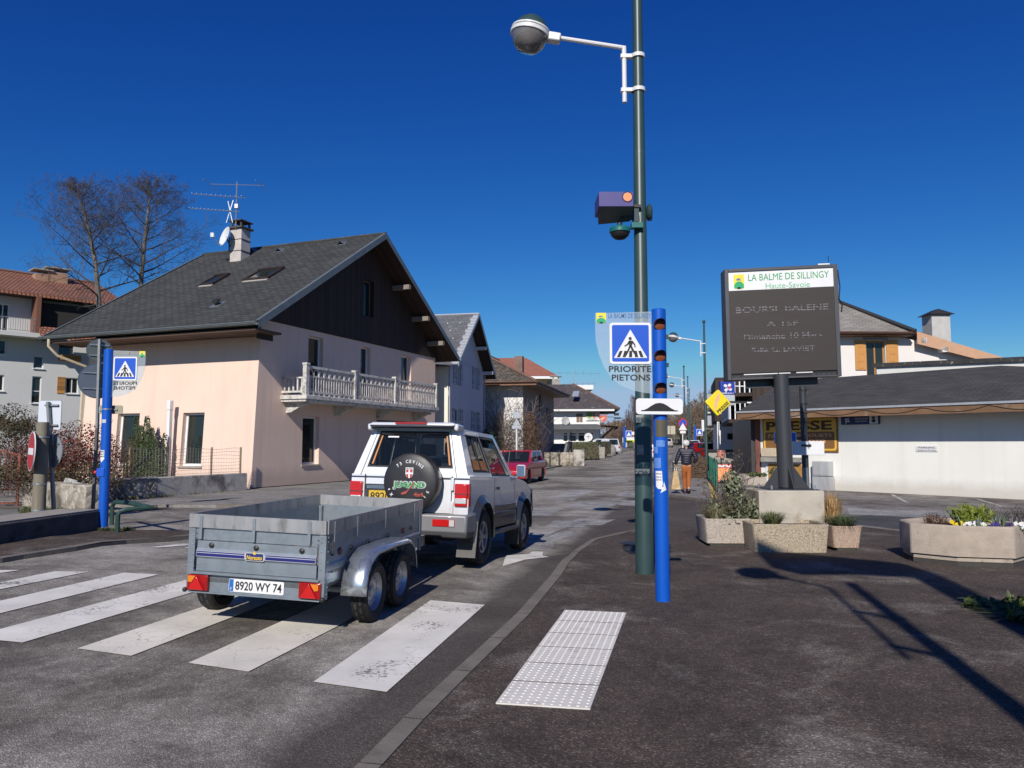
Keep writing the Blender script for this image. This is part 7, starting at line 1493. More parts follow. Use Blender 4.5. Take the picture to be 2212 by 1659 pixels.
for f in (.12, .38, .85): MB().lathe([(rw_*1.12, -.015), (rw_*1.12, .015)], 14, Matrix.Translation(top4*f)).build('strap', M_GALV, t)
b5 = b4+Vector((.17, .25, 0)); t = thing('sign_post', 'steel post standing against the wooden post, holding a square and a round sign back', 'sign post', b5); top5 = at(104, 868, b5.y)-b5
MB().bar((0, 0, 0), top5, .08, .045).build('post', M_GPOST, t)
ne = at(68, 975, b4.y-.12); 
t = thing('no_entry_sign', 'red no entry sign seen at a steep angle on the wooden post', 'road sign', M=face_M(ne, Vector((cos(R(-49)), sin(R(-49)), 0)), Vector((.045, 0, 1))))
r = 42*k; MB().lathe([(r*.97, .008), (r, .008), (r, -.012), (0, -.012)], 36).build('rim', M_SWH, t); MB().lathe([(0, .010), (r*.95, .010)], 36).build('red_face', mat('traffic_red', (.42, .012, .018), .45, var=.04), t); MB().prism([(-r*.72, -r*.17), (r*.72, -r*.17), (r*.72, r*.17), (-r*.72, r*.17)], .003, h0=.011).build('white_bar', M_SWH, t); MB().box(-.05, .02, -.1, .1, -.1, -.012).build('clamp', M_GALV, t)
p = at(107, 897, b5.y+.06); t = thing('square_sign', 'bright back of a tall rectangular sign above the wooden post', 'road sign', p)
MB().prism(rrect(-25*k, 25*k, -32*k, 32*k, 4*k), .008, FX @ Matrix.Translation((0, 0, -.01))).build('plate', mat('sign_back_white', (.60, .64, .70), .5, .2, var=.04), t); MB().prism(rrect(-25.6*k, 25.6*k, -32.6*k, 32.6*k, 4*k), .004, FX @ Matrix.Translation((0, 0, -.014))).build('rim', M_GPOST, t)
for z in (22*k, -22*k): MB().box(-10*k, 20*k, -.04, -.005, z-.015, z+.015).build('rail', M_GPOST, t)
round_back(112, 975, 38*k*.97, 'round grey sign back with a pale sticker behind the no entry sign', b5.y+.06).rotation_euler = (0, 0, R(-28))
hb0, hb1 = G(205, 1118), G(253, 1156); t = thing('hoop_barrier', 'dark green tubular hoop barrier by the left blue post', 'barrier', hb1); M_DGREEN = mat('barrier_green', (.02, .055, .045), .5, var=.2, scale=6, spots=((.25, .09, .06), 7, .62, .7))
q0 = hb0-hb1; hh_ = .62; q2 = G(282, 1146)-hb1
def hoop(a, b, h): d = (b-a); return [a, a+Vector((0, 0, h-.12)), a+Vector((0, 0, h-.04))+d*.03, a+Vector((0, 0, h))+d*.09, b+Vector((0, 0, h))-d*.09, b+Vector((0, 0, h-.04))-d*.03, b+Vector((0, 0, h-.12)), b]
a_ = at(255, 1105, hb1.y)-hb1
MB().tube([(0, 0, 0), (0, 0, a_.z-.06), (.03, .01, a_.z), Vector((.12, .05, a_.z+.03)), Vector((.5, .35, a_.z+.05))], .04, 8).tube([Vector((.4, .3, a_.z+.05)), Vector((-.3, .9, a_.z+.08)), Vector((-.75, 1.35, a_.z+.06)), Vector((-.82, 1.4, a_.z-.02)), Vector((-.82, 1.4, -.1))], .04, 8).build('hoop', M_DGREEN, t)

M_LEDF = mat('led_frame_grey', (.075, .077, .085), .45, .2, var=.05); M_ANTH = mat('anthracite_steel', (.05, .052, .058), .42, .2, var=.04)
def led_mat():
    m, t, B, N, L = _nodes('led_matrix'); co = coords(N, 'UV'); w = N.new('ShaderNodeTexWave'); w.wave_type = 'BANDS'; w.bands_direction = 'Y'; w.inputs['Scale'].default_value = 16; w.inputs['Distortion'].default_value = .3; L.new(co, w.inputs['Vector'])
    r = ramp(N, [(.2, (.016, .012, .010)), (.8, (.048, .038, .032))]); L.new(w.outputs['Color'], r.inputs[0]); L.new(r.outputs[0], B.inputs['Base Color']); B.inputs['Roughness'].default_value = .6; return m
YL_ = 13.4; TL, TR, BL, BR = at(1563, 585, YL_), at(1808, 569, YL_-.12), at(1571, 820, YL_), at(1817, 815, YL_-.12)
t = thing('display_board', 'large dark LED town display board headed LA BALME DE SILLINGY on a steel pole', 'display board', (TL+TR)/2*0+Vector(((BL.x+BR.x)/2, YL_-.06, 0)))
o_ = Vector(t.location); rt = (BR-BL).normalized(); upv = ((TL+TR)/2-(BL+BR)/2).normalized(); Wd = (BR-BL).length; Hd = ((TL+TR)/2-(BL+BR)/2).length
rt_top = (TR-TL).normalized(); rt = (rt+rt_top).normalized(); nrm = rt.cross(upv).normalized(); Mb = basis((BL+BR)/2-o_, rt, upv, nrm)
fw_ = .055
fr = MB(); fr.box(-Wd/2, Wd/2, 0, Hd, -.30, -.02, Mb); fr.build('cabinet', M_LEDF, t)
e = MB(); e.box(-Wd/2, -Wd/2+fw_*1.2, 0, Hd, -.02, .04, Mb).box(Wd/2-fw_*1.3, Wd/2, 0, Hd, -.02, .04, Mb).box(-Wd/2+fw_*1.2, Wd/2-fw_*1.3, Hd-fw_, Hd, -.02, .04, Mb).box(-Wd/2+fw_*1.2, Wd/2-fw_*1.3, 0, .03, -.02, .04, Mb); e.build('frame', M_LEDF, t, .006)
xl, xr = -Wd/2+fw_*1.2, Wd/2-fw_*1.3; yh = Hd-fw_; hH = .33*Hd/1.95
hd_ = MB().box(xl, xr, yh-hH, yh, -.02, .02, Mb).build('header', M_SWH, t); M_HG = mat('header_green', (.02, .30, .08), .5); M_HG2 = mat('header_green_pale', (.12, .42, .2), .5)
MB().text('LA BALME DE SILLINGY', Mb @ Matrix.Translation((xl+(xr-xl)*.575, yh-hH*.34, .021)), width=(xr-xl)*.77, height=hH*.36, depth=.003, bold=.0).build('lettering', M_HG, hd_)
MB().text('Haute-Savoie', Mb @ Matrix.Translation((xl+(xr-xl)*.565, yh-hH*.82, .021)), width=(xr-xl)*.42, height=hH*.30, depth=.003).build('lettering', M_HG2, hd_)
crest(hd_, Mb @ Matrix.Translation((xl+(xr-xl)*.10, yh-hH*.53, 0)), (xr-xl)*.10, hH*.78, .021)
sc = MB().box(xl, xr, .115, yh-hH-.004, -.02, .025, Mb).build('led_screen', led_mat(), t)
def lit_mat(name, col):
    m, t, B, N, L = _nodes(name); co = coords(N, 'UV'); sx = N.new('ShaderNodeSeparateXYZ'); L.new(co, sx.inputs[0]); f = N.new('ShaderNodeMath'); f.operation = 'MULTIPLY'; f.inputs[1].default_value = 22.0; L.new(sx.outputs[1], f.inputs[0]); g = N.new('ShaderNodeMath'); g.operation = 'FRACT'; L.new(f.outputs[0], g.inputs[0])
    r = ramp(N, [(.40, (0,)*3), (.46, (1,)*3)]); L.new(g.outputs[0], r.inputs[0]); ns = noise(N, L, co, 14, 2); r2 = ramp(N, [(.3, (.25,)*3), (.6, (1,)*3)]); L.new(ns, r2.inputs[0]); B.inputs['Base Color'].default_value = (.03, .025, .022, 1); B.inputs['Emission Color'].default_value = rgba(col)
    k = N.new('ShaderNodeMath'); k.operation = 'MULTIPLY'; L.new(r.outputs[0], k.inputs[0]); L.new(r2.outputs[0], k.inputs[1]); L.new(k.outputs[0], B.inputs['Emission Strength']); return m
M_LIT = lit_mat('lit_led', (.23, .21, .245))
def led_text(s, y, w, h): MB().text(s, Mb @ Matrix.Translation((0, y, .0265)), width=w, height=h, depth=.003, bold=.01).build('lit_text', M_LIT, sc)
ys = yh-hH; hs_ = ys-.115
led_text('BOURSE BALENE', .115+hs_*.76, (xr-xl)*.88, .105); led_text('A TSF', .115+hs_*.58, (xr-xl)*.30, .085); led_text('Dimanche 10 Mars', .115+hs_*.43, (xr-xl)*.74, .10); led_text('Salle G. DAVIET', .115+hs_*.27, (xr-xl)*.60, .09)
bt = MB().box(xl, xr, .03, .112, -.02, .0, Mb).build('lower_slot', M_BLACKS, t); MB().box(xl+.22, xl+.80, .085, .105, .0, .004, Mb).box(xl+.82, xl+1.02, .085, .105, .0, .004, Mb).box(xl+1.12, xl+1.40, .085, .105, .0, .004, Mb).build('lit_strip', M_SWH, bt)
MB().text('COBRA-LEDS-VIDEO.COM', Mb @ Matrix.Translation((xl+.02, .052, .002)), width=.52, height=.03, depth=.002, align='LEFT').text('06 31 80 24 51', Mb @ Matrix.Translation((xr-.02, .052, .002)), width=.40, height=.03, depth=.002, align='RIGHT').build('lettering', mat('faint_lettering', (.09, .09, .1), .5), bt)
MB().box(Wd/2-.3, Wd/2-.1, Hd, Hd+.04, -.2, -.05, Mb).build('top_box', M_SWH, t); MB().tube([Mb @ Vector((Wd/2-.1, Hd, -.1)), Mb @ Vector((Wd/2-.1, Hd+.18, -.1))], .006, 4).build('antenna', M_BLACKM, t)
MB().tube([Mb @ Vector((Wd/2+.006, Hd-.1, .02)), Mb @ Vector((Wd/2+.03, Hd-.4, .03)), Mb @ Vector((Wd/2+.0, Hd-.62, .05)), Mb @ Vector((Wd/2+.06, Hd-.72, .02)), Mb @ Vector((Wd/2+.05, Hd-.85, .0))], .012, 5).build('cable', M_BLACKS, t)
pb = at(1698, 1052, YL_-.1); pt = at(1686, 822, YL_-.1); rp = .128
bp_ = Vector((pb.x, YL_-.1, pb.z))-o_
MB().tube([bp_, Vector((pt.x, YL_-.12, pt.z+.1))-o_], [rp*1.06, rp*.97], 22).build('pole', M_ANTH, t)
for (sx, sz) in ((-1, .2), (1, .1)): MB().hexa([Mb @ Vector((.05*sx if sx > 0 else -.62, -.14, -.18)), Mb @ Vector((.62 if sx > 0 else -.05, -.14 if sx < 0 else -.02, -.18)), Mb @ Vector((.62 if sx > 0 else -.05, -.14, -.14)), Mb @ Vector((.05 if sx > 0 else -.62, -.14, -.14)), Mb @ Vector((.05 if sx > 0 else -.62, .0, -.18)), Mb @ Vector((.62 if sx > 0 else -.05, 0, -.18)), Mb @ Vector((.62 if sx > 0 else -.05, 0, -.14)), Mb @ Vector((.05 if sx > 0 else -.62, 0, -.14))]).build('head_bracket', M_ANTH, t)
zp = bp_.z; MB().box(bp_.x-.42, bp_.x+.42, bp_.y-.4, bp_.y+.4, zp-.05, zp-.02).build('base_plate', M_ANTH, t)
for a in (0, 90, 180, 270):
    d = Vector((cos(R(a)), sin(R(a)), 0)); n_ = Vector((-d.y, d.x, 0))*.008; P = [bp_+d*.12+Vector((0, 0, -.02)), bp_+d*.40+Vector((0, 0, -.02)), bp_+d*.13+Vector((0, 0, .36))]
    MB().add([p-n_ for p in P]+[p+n_ for p in P], [(0, 1, 2), (5, 4, 3), (0, 3, 4, 1), (1, 4, 5, 2), (2, 5, 3, 0)]).build('gusset', M_ANTH, t)
bl = MB(); 
for d in ((-.36, -.34), (.36, -.34), (.36, .34), (-.36, .34)): bl.lathe([(.02, 0), (.02, .06), (0, .065)], 8, Matrix.Translation((bp_.x+d[0], bp_.y+d[1], zp-.02)))
bl.build('bolts', M_GALV, t)
M_BLOCK = mat('cast_block', (.44, .40, .33), .9, var=.15, scale=2.5, bump=.4, spots=((.22, .165, .10), 1.6, .50, .68))
q0, q1 = at(1641, 1130, YL_-.58), at(1783, 1130, YL_-.58); zt_ = at(1700, 1060, YL_-.58).z
t = thing('concrete_block', 'pale stained concrete block carrying the display board pole', 'concrete block', ((q0.x+q1.x)/2, YL_-.1, 0)); wb = (q1.x-q0.x)/2
MB().box(-wb, wb, -.48, .48, 0, zt_).build('block', M_BLOCK, t, .015)
M_WASH = mat('washed_pebble', (.46, .40, .34), .9, var=.3, scale=45, bump=1.0, bscale=60, spots=((.25, .2, .165), 55, .52, .62)); M_WASHP = mat('washed_pebble_pink', (.45, .33, .25), .9, var=.3, scale=45, bump=1.0, bscale=60, spots=((.28, .19, .14), 55, .52, .62)); M_WASHY = mat('washed_pebble_tan', (.43, .36, .26), .9, var=.3, scale=45, bump=1.0, bscale=60, spots=((.2, .16, .115), 50, .5, .6))
M_SOIL = mat('soil', (.05, .036, .026), .95, var=.4, scale=20, bump=.8); M_FOOT = mat('planter_foot', (.05, .045, .04), .9)
def planter(name, label, x0, x1, ytop, ybot, Y, depth, m, yaw=0.0, foot=.05, inset=.04):
    a, b = at(x0, ybot, Y), at(x1, ybot, Y); base = zg(a.x, a.y)+.012; zt = at((x0+x1)/2, ytop, Y).z-base; zb = max(at((x0+x1)/2, ybot, Y).z-base, foot); w = (b.x-a.x)/2/cos(yaw)
    t = thing('planter', label, 'planter', ((a.x+b.x)/2, Y, base), yaw, 'pebble dashed concrete planters'); d = depth; tw = .06
    out = rrect(-w, w, 0, d, .05, 3); inn = rrect(-w+tw, w-tw, tw, d-tw, .03, 3); n = len(out); k_ = 1-inset/w
    vs = [(x*k_, d/2+(y-d/2)*k_, zb) for x, y in out]+[(x, y, zt) for x, y in out]+[(x, y, zt) for x, y in inn]+[(x, y, zt-.06) for x, y in inn]; fs = []
    for r_ in range(3):
        for i in range(n): j = (i+1) % n; fs.append((r_*n+i, r_*n+j, (r_+1)*n+j, (r_+1)*n+i))
    MB().add(vs, fs).poly(vs[:n][::-1]).build('bowl', m, t, .008); MB().poly(vs[3*n:]).build('soil', M_SOIL, t)
    if zb >= .04: MB().box(-w+.09, w-.09, .06, d-.06, -.03, zb).build('foot', M_FOOT, t)
    return t, w, zt
pl1, w1, h1 = planter('planter', 'pebble dashed planter with a leafy grey green shrub, left of the display board', 1524, 1625, 1121, 1178, 12.75, .8, M_WASH, R(-2))
pl2, w2, h2 = planter('planter', 'long central pebble planter in front of the concrete block, half in shadow', 1629, 1793, 1133, 1196, 12.05, .85, M_WASHY, R(-3), foot=.0)
pl3, w3, h3 = planter('planter', 'small pinkish square planter with a grass tuft right of the concrete block', 1800, 1866, 1137, 1188, 12.2, .6, M_WASHP, 0)
YO = 10.9; oa = at(1960, 1215, YO+.3); base = zg(oa.x, oa.y)+.012
pc = [at(1958, 1215, YO+.25), at(2058, 1230, YO-.18), at(2184, 1235, YO-.35)]
t = thing('planter', 'wide octagonal concrete planter with pansies and heather at the right edge', 'planter', (pc[1].x+.07, pc[1].y, base), 0, 'pebble dashed concrete planters'); OCT = t
P = [Vector((p.x-pc[1].x, p.y-pc[1].y)) for p in pc]; zt = at(2058, 1136, YO-.18).z-base; dv = Vector((.12, 1.0)); ol = [P[0], P[1], P[2], P[2]+Vector((.42, .35)), P[2]+Vector((.5, .95)), P[0]+Vector((.75, .95)), P[0]+Vector((.12, .55))]
cen = sum(ol, Vector((0, 0)))/len(ol); n = len(ol)
rings = [(1.0, .13), (1.0, zt-.03), (.985, zt), (.88, zt), (.86, zt-.07)]; vs = []; fs = []
for s_, z in rings: vs += [(*(cen+(p-cen)*s_), z) for p in ol]
for r_ in range(len(rings)-1):
    for i in range(n): j = (i+1) % n; fs.append((r_*n+i, r_*n+j, (r_+1)*n+j, (r_+1)*n+i))
M_OCT = mat('old_planter', (.37, .31, .25), .92, var=.18, scale=6, bump=.7, bscale=40, spots=((.13, .10, .08), 5, .60, .72))
MB().add(vs, fs).poly(vs[:n][::-1]).build('bowl', M_OCT, t, .02); MB().poly(vs[-n:]).build('soil', M_SOIL, t)
MB().add([(*(cen+(p-cen)*.95), z) for z in (.065, .115) for p in ol], [(i, (i+1) % n, n+(i+1) % n, n+i) for i in range(n)]).build('plinth', M_OCT, t); MB().add([(*(cen+(p-cen)*.96), z) for z in (-.02, .06) for p in ol], [(i, (i+1) % n, n+(i+1) % n, n+i) for i in range(n)]).build('foot', M_FOOT, t)
b6 = Vector((at(1741, 1050, 17).x, 17.0, 0)); b6.z = zg(b6.x, b6.y); tp = at(1733, 825, 17.0)
t = thing('sign_post', 'slim dark steel post standing just right of the display board pole', 'sign post', b6)
zl = at(1738, 1010, 17).z-b6.z; MB().tube([(0, 0, 0), (0, 0, zl)], .075, 12).build('base', M_GPOST, t); MB().tube([(0, 0, zl), tp-b6], .072, 12).build('post', mat('post_dark', (.045, .048, .055), .5, .2), t)
for yy in (843, 872, 892, 912): MB().lathe([(.085, -.015), (.085, .015)], 12, Matrix.Translation((0, 0, at(1740, yy, 17).z-b6.z))).build('clamp', M_BLACKM, t)
c = at(1741, 968, 16.85); k = 16.85/1661.2; t = thing('sign_board', 'wide white sign board on the slim post, partly in the display shadow', 'road sign', c)
MB().box(-62*k, 39*k, -.02, .02, -15*k, 15*k).build('board', M_SWH, t, .008); MB().box(-10*k, 10*k, -.05, .06, 4*k, 8*k).build('clamp', M_BLACKM, t)
c = at(1696, 946, 16.9); t = thing('parking_sign', 'blue and white parking sign half hidden behind the display pole', 'road sign', c); MB().prism(rrect(-24*k, 24*k, -12.5*k, 12.5*k, 2*k), .02, FX).build('plate', M_SWH, t); MB().prism(rrect(-22*k, 22*k, -10.5*k, 10.5*k, 1.5*k), .002, FX, .021).build('blue_field', M_BLUES, t); MB().text('P', FX @ Matrix.Translation((-9*k, 0, .0245)), height=15*k, bold=.04).build('letter', M_SWH, t); MB().box(24*k, 42*k, -.01, .01, -2*k, 2*k).build('arm', M_BLACKM, t)
fb = G(1676, 1050); t = thing('flower_bed', 'low curved stone flower bed at the shop corner', 'planter', (fb.x, fb.y, fb.z+.06)); MB().lathe([(1.5, 0), (1.5, .42), (1.35, .42), (1.35, .36)], 24).build('kerb_wall', M_WASH, t); MB().lathe([(0, .37), (1.36, .37)], 24).build('soil', M_SOIL, t); t.scale = (1, .6, 1)

rl0, rl1 = G(1549, 1062, .06), G(1529, 1012, .06)
def rail_unit(p, label):
    t = thing('railing', label, 'railing', p, R(90-12.6), 'green pavement railings'); m = MB()
    for x in (0, .62): MB().tube([(x, 0, 0), (x, 0, 1.02)], .045, 8).sphere((x, 0, 1.05), .05, n=8, m=6).build('post', mat('railing_green', (.03, .15, .10), .5, var=.15, scale=6), t)
    for z in (.18, .88): m.tube([(0, 0, z), (.62, 0, z)], .022, 6)
    for x in (.15, .31, .47): m.tube([(x, 0, .18), (x, 0, .88)], .012, 6)
    m.build('bars', MATS['railing_green'], t); return t
names = ['nearest', 'second nearest', 'middle', 'fourth', 'farthest']; prot = None
for i in range(5):
    f = i/5; p = Vector((rl0.x+RD.x*i*2.2, rl0.y+RD.y*i*2.2, 0)); p.z = zg(p.x, p.y)+.06; lab = names[i]+' green tubular railing along the right pavement edge'
    if prot is None: prot = rail_unit(p, lab)
    else: copy_tree(prot, p, None, lab)
c = G(1563, 1044, .06); t = thing('newspaper_stand', 'orange red newspaper poster stand on the pavement by the railings', 'poster stand', c, R(-10)); M_ORR = mat('stand_red', (.62, .05, .04), .45, var=.06)
k = c.y/1661.2; MB().hexa([(-.36, -.12, .12), (.36, -.12, .12), (.36, .12, .12), (-.36, .12, .12), (-.34, .0, .85), (.34, .0, .85), (.34, .12, .85), (-.34, .12, .85)]).build('board', M_ORR, t, .01); MB().hexa([(-.28, -.14, .2), (.28, -.14, .2), (.28, -.1, .2), (-.28, -.1, .2), (-.27, -.04, .70), (.27, -.04, .70), (.27, 0, .70), (-.27, 0, .70)]).build('poster', mat('poster_orange', (.80, .22, .04), .5, var=.15, scale=8), t); MB().box(-.3, .3, -.05, 0, .74, .82).build('white_band', M_SWH, t); MB().tube([(-.38, -.2, .02), (.38, -.2, .02), (.38, .2, .02), (-.38, .2, .02), (-.38, -.2, .02)], .018, 6).build('base_frame', M_ORR, t)
t = thing('stone_planter', 'square pale stone planter box with dark lid in front of the far shops', 'planter', (at(1572, 960, 47).x, 47, .1)); MB().box(-1.3, 1.3, -.5, .5, 0, 1.15).build('box', M_CONC, t, .02); MB().box(-1.5, 1.5, -.6, .6, 1.15, 1.28).build('lid', M_BLACKM, t)
t = thing('low_wall', 'low stone wall with steps in front of the far shops on the right', 'wall', (at(1567, 960, 44).x, 44, .05)); MB().box(-3, 2.5, -.2, .2, 0, .62).build('masonry', mat_brick('rubble', (.17, .15, .12), (.24, .21, .17), (.10, .09, .08), .35, .14, .02, var=.25), t); MB().box(-3.05, 2.6, -.25, .25, .62, .70).build('coping', M_CONC, t)
c = Vector((at(1557, 960, 42).x, 42, .06)); t = thing('litter_bin', 'red and white topped bin on a black post by the railings', 'bin', c); MB().tube([(0, 0, 0), (0, 0, .95)], .04, 8).build('post', M_BLACKM, t); MB().lathe([(.0, .92), (.2, .92), (.22, 1.3), (0, 1.32)], 14).build('bin', mat('bin_red', (.55, .22, .18), .5, var=.2, scale=4), t)
def far_post(px, py_top, Y, label, draw, base=None):
    X = at(px, 960, Y).x; z0 = zg(X, Y)+.05; z1 = at(px, py_top, Y).z; t = thing('road_sign', label, 'road sign', (X, Y, z0)); MB().tube([(0, 0, 0), (0, 0, z1-z0)], .05, 8).build('post', M_LWHITE, t); draw(t, z1-z0, Y/1661.2); return t
def nostop(t, z, k):
    MB().lathe([(0, 0), (10*k, 0), (10*k, -.02)], 20, basis((0, -.07, z-9*k), (1, 0, 0), (0, 0, 1), (0, -1, 0))).build('red_disc', mat('traffic_red', (.42, .012, .018), .45), t); MB().lathe([(0, 0), (7.8*k, 0)], 20, basis((0, -.075, z-9*k), (1, 0, 0), (0, 0, 1), (0, -1, 0))).build('blue_disc', M_BLUES, t); MB().bar((-6*k, -.08, z-3*k), (6*k, -.08, z-15*k), 1.6*k, .01, up=(0, 1, 0)).build('red_stroke', MATS['traffic_red'], t)
    MB().prism([(-9*k, -24*k), (9*k, -24*k), (0, -9*k)], .01, FX @ Matrix.Translation((0, z, .09))).build('triangle', M_SWH, t); MB().box(-6*k, 6*k, -.1, -.07, z-31*k, z-25.5*k).build('plate', M_SWH, t)
far_post(1475, 906-1, 62, 'red and blue no stopping sign above a white triangle behind the walking person', nostop)
def backs(t, z, k):
    MB().prism([(-8*k, 0), (8*k, 0), (0, 14*k)], .02, FX @ Matrix.Translation((0, z-28*k, .03))).build('triangle', M_SBACK, t); MB().box(-10*k, 10*k, -.08, -.05, z-36*k, z-29*k).build('plate', M_SBACK, t); MB().lathe([(0, 0), (8*k, 0), (8*k, .02)], 18, basis((0, -.06, z-6*k), (1, 0, 0), (0, 0, 1), (0, -1, 0))).build('disc', M_SBACK, t)
far_post(1116, 890, 42, 'pale metal post with sign backs in front of the creeper covered wall', backs)
def stack(t, z, k):
    MB().lathe([(0, 0), (9*k, 0), (9*k, .02)], 18, basis((0, -.06, z-9*k), (1, 0, 0), (0, 0, 1), (0, -1, 0))).build('disc', M_SWH, t); MB().bar((0, -.08, z-14*k), (0, -.08, z-4*k), 2*k, .01).bar((-4*k, -.08, z-8*k), (4*k, -.08, z-8*k), 2*k, .01).build('symbol', M_BLACKS, t)
    for a in (20, 25, 32, 39, 46): MB().box(-9*k, 9*k, -.08, -.05, z-(a+4.2)*k, z-a*k).build('direction_plate', M_SBACK, t)
far_post(1271, 935, 72, 'stack of grey direction plates under a round sign by the hedge', stack)
def blue_far(px, top, bot, Y, label, side):
    X = at(px, 960, Y).x; z0 = at(px, bot, Y).z; z1 = at(px, top, Y).z; k = Y/1661.2; t = thing('signal_post', label, 'signal post', (X, Y, z0-.2)); MB().lathe([(.16, 0), (.16, z1-z0+.2), (0, z1-z0+.2)], 12).build('post', M_BLUEP, t)
    q = MB().box(side*3*k if side > 0 else side*16*k, side*16*k if side > 0 else side*3*k, -.05, .05, z1-z0-19*k, z1-z0-5*k).build('crossing_plate', M_SWH, t); xx = side*9.5*k; MB().box(xx-5.8*k, xx+5.8*k, -.06, -.05, z1-z0-18*k, z1-z0-6*k).build('blue_field', M_BLUES, q); MB().prism([(-4.5*k, -4*k), (4.5*k, -4*k), (0, 4.5*k)], .01, FX @ Matrix.Translation((xx, z1-z0-12*k, .061))).build('triangle', M_SWH, q); return t
blue_far(1349, 922, 965, 100, 'distant blue signal post left of the street with crossing plate', 1); 
t = blue_far(1502, 919, 952, 118, 'distant blue signal post right of the street beside a grey disc', 1)
X = at(1357, 960, 102).x; t = thing('white_sign_board', 'white and yellow green rectangular board beyond the bollards at the crossing', 'sign', (X, 102, at(1357, 955, 102).z)); k = 102/1661.2; MB().box(-12*k, 14*k, -.05, .05, -1*k, 10*k).build('board', M_SWH, t); MB().box(-5*k, 13.5*k, -.07, -.05, -.5*k, 5*k).build('yellow_panel', mat('lime_print', (.62, .66, .06), .5), t); MB().box(-11*k, -10*k, -.04, .04, -10*k, 0).box(12*k, 13*k, -.04, .04, -10*k, 0).build('legs', M_GALV, t)
def disc(t, z, k): MB().lathe([(0, 0), (5*k, 0), (5*k, .02)], 16, basis((0, -.06, z-5*k), (1, 0, 0), (0, 0, 1), (0, -1, 0))).build('red_ring', MATS['traffic_red'], t); MB().lathe([(0, 0), (3.6*k, 0)], 16, basis((0, -.07, z-5*k), (1, 0, 0), (0, 0, 1), (0, -1, 0))).build('white_face', M_SWH, t)
far_post(1368, 931, 108, 'small distant round sign with red ring beyond the crossing', disc)
X = at(1448, 960, 150).x; t = thing('notice_board', 'pale beige notice board on the grassy bank at the end of the street', 'sign', (X, 150, at(1448, 938, 150).z)); k = 150/1661.2; MB().box(-13*k, 11*k, -.1, .1, 0, 18*k).build('board', mat('beige_board', (.46, .41, .31), .7, var=.1), t); MB().box(-.8*k, .8*k, -.13, -.1, 0, 18*k).box(-11*k, -10*k, -.1, .1, -12*k, 0).box(8*k, 9*k, -.1, .1, -12*k, 0).build('frame', mat('board_frame', (.24, .2, .14), .8), t)
bol = [(1188, 1010), (1221, 1001), (1262, 992), (1292, 987), (1317, 983), (1366, 973), (1371, 972), (1382, 970), (1391, 967), (1408, 962)]
bol = [((1900+x/3.0164)*.5486, (1350+y/3.0164)*.5486) for x, y in [(800, 1478), (912, 1445), (1040, 1428), (1130, 1410), (1203, 1397), (1413, 1347), (1455, 1336), (1468, 1334), (1522, 1322), (1625, 1290)]] + [(1362, 967), (1368, 966), (1374, 965)]
bname = ['nearest', 'second', 'third', 'fourth', 'fifth', 'sixth', 'seventh', 'eighth', 'ninth', 'tenth', 'eleventh', 'twelfth', 'farthest']; proto = None
for i, (px, py) in enumerate(bol):
    Yb = [50, 55, 59, 63.5, 67.5, 75, 78.5, 79.5, 84, 93, 97, 99, 101][i]; X = at(px, 960, Yb).x; loc = Vector((X, Yb, zg(X, Yb)+.07)); lab = bname[i]+' dark bollard along the left pavement kerb'
    if proto is None:
        proto = thing('bollard', lab, 'bollard', loc, 0, 'bollards along the left kerb'); MB().lathe([(.07, 0), (.065, 1.0), (.05, 1.06), (0, 1.08)], 10).build('shaft', mat('bollard_dark', (.06, .06, .05), .6, var=.2), proto); MB().lathe([(.072, .86), (.072, .93)], 10).build('band', M_GALV, proto)
    else: copy_tree(proto, loc, None, lab)

M_RUB = mat_rubble('rubble_wall', (.26, .22, .17), (.50, .45, .37), (.38, .34, .28))
M_RENDW = mat('stained_render', (.46, .43, .39), .9, var=.2, scale=2, bump=.5, spots=((.14, .125, .11), 1.4, .48, .66))
wa, wb_ = Vector((-9.56, 27.6, 0)), Vector((-12.0, 21.6, 0)); L_ = (wb_-wa).length; ang = atan2(wb_.y-wa.y, wb_.x-wa.x)
t = thing('garden_wall', 'low stained garden wall between the pink house corner and the left blue post', 'wall', (wa.x, wa.y, .05), ang)
MB().box(0, 4.0, -.15, .15, -.1, .62).build('rendered_part', M_RENDW, t, .02); MB().box(4.0, L_, -.16, .16, -.1, .58).build('rubble_part', M_RUB, t, .03); MB().box(4.0, L_, -.19, .19, .58, .64).build('coping', M_RENDW, t, .02)
t = thing('gate_pier', 'pale cream rendered pier at the near end of the garden wall', 'wall', (at(206, 960, 20.8).x, 20.8, .05)); MB().box(-.3, .0, -.1, .3, -.1, .78).build('pier', M_CREAMW, t, .02)
gw0, gw1 = G(160, 1104), G(40, 1092); ang2 = atan2(gw1.y-gw0.y, gw1.x-gw0.x); L2_ = (gw1-gw0).length
t = thing('garden_wall', 'rough pale stone wall under the berry bushes beside the rusty gate', 'wall', (gw0.x+.3, gw0.y, 0), ang2); MB().box(-.3, L2_, -.2, .2, -.1, .75).build('masonry', M_RUB, t, .04)
gp = G(32, 1093); t = thing('garden_gate', 'rust red iron garden gate with arched top at the left edge', 'gate', gp, R(200)); M_RUSTG = mat('rust_red_iron', (.22, .075, .045), .8, var=.25, scale=9)
m = MB(); gw = 1.15
for x in (-.05, gw): m.bar((x, 0, 0), (x, 0, 1.35), .06)
for z in (.08, .42): m.bar((0, 0, z), (gw, 0, z), .05)
P = [(gw*i/8, 0, 1.3+.14*sin(pi*i/8)) for i in range(9)]; m.tube(P, .025, 6)
m.build('frame', M_RUSTG, t); m = MB()
for i in range(1, 9): m.bar((gw*i/9, 0, .42), (gw*i/9, 0, 1.3+.13*sin(pi*i/9)), .022)
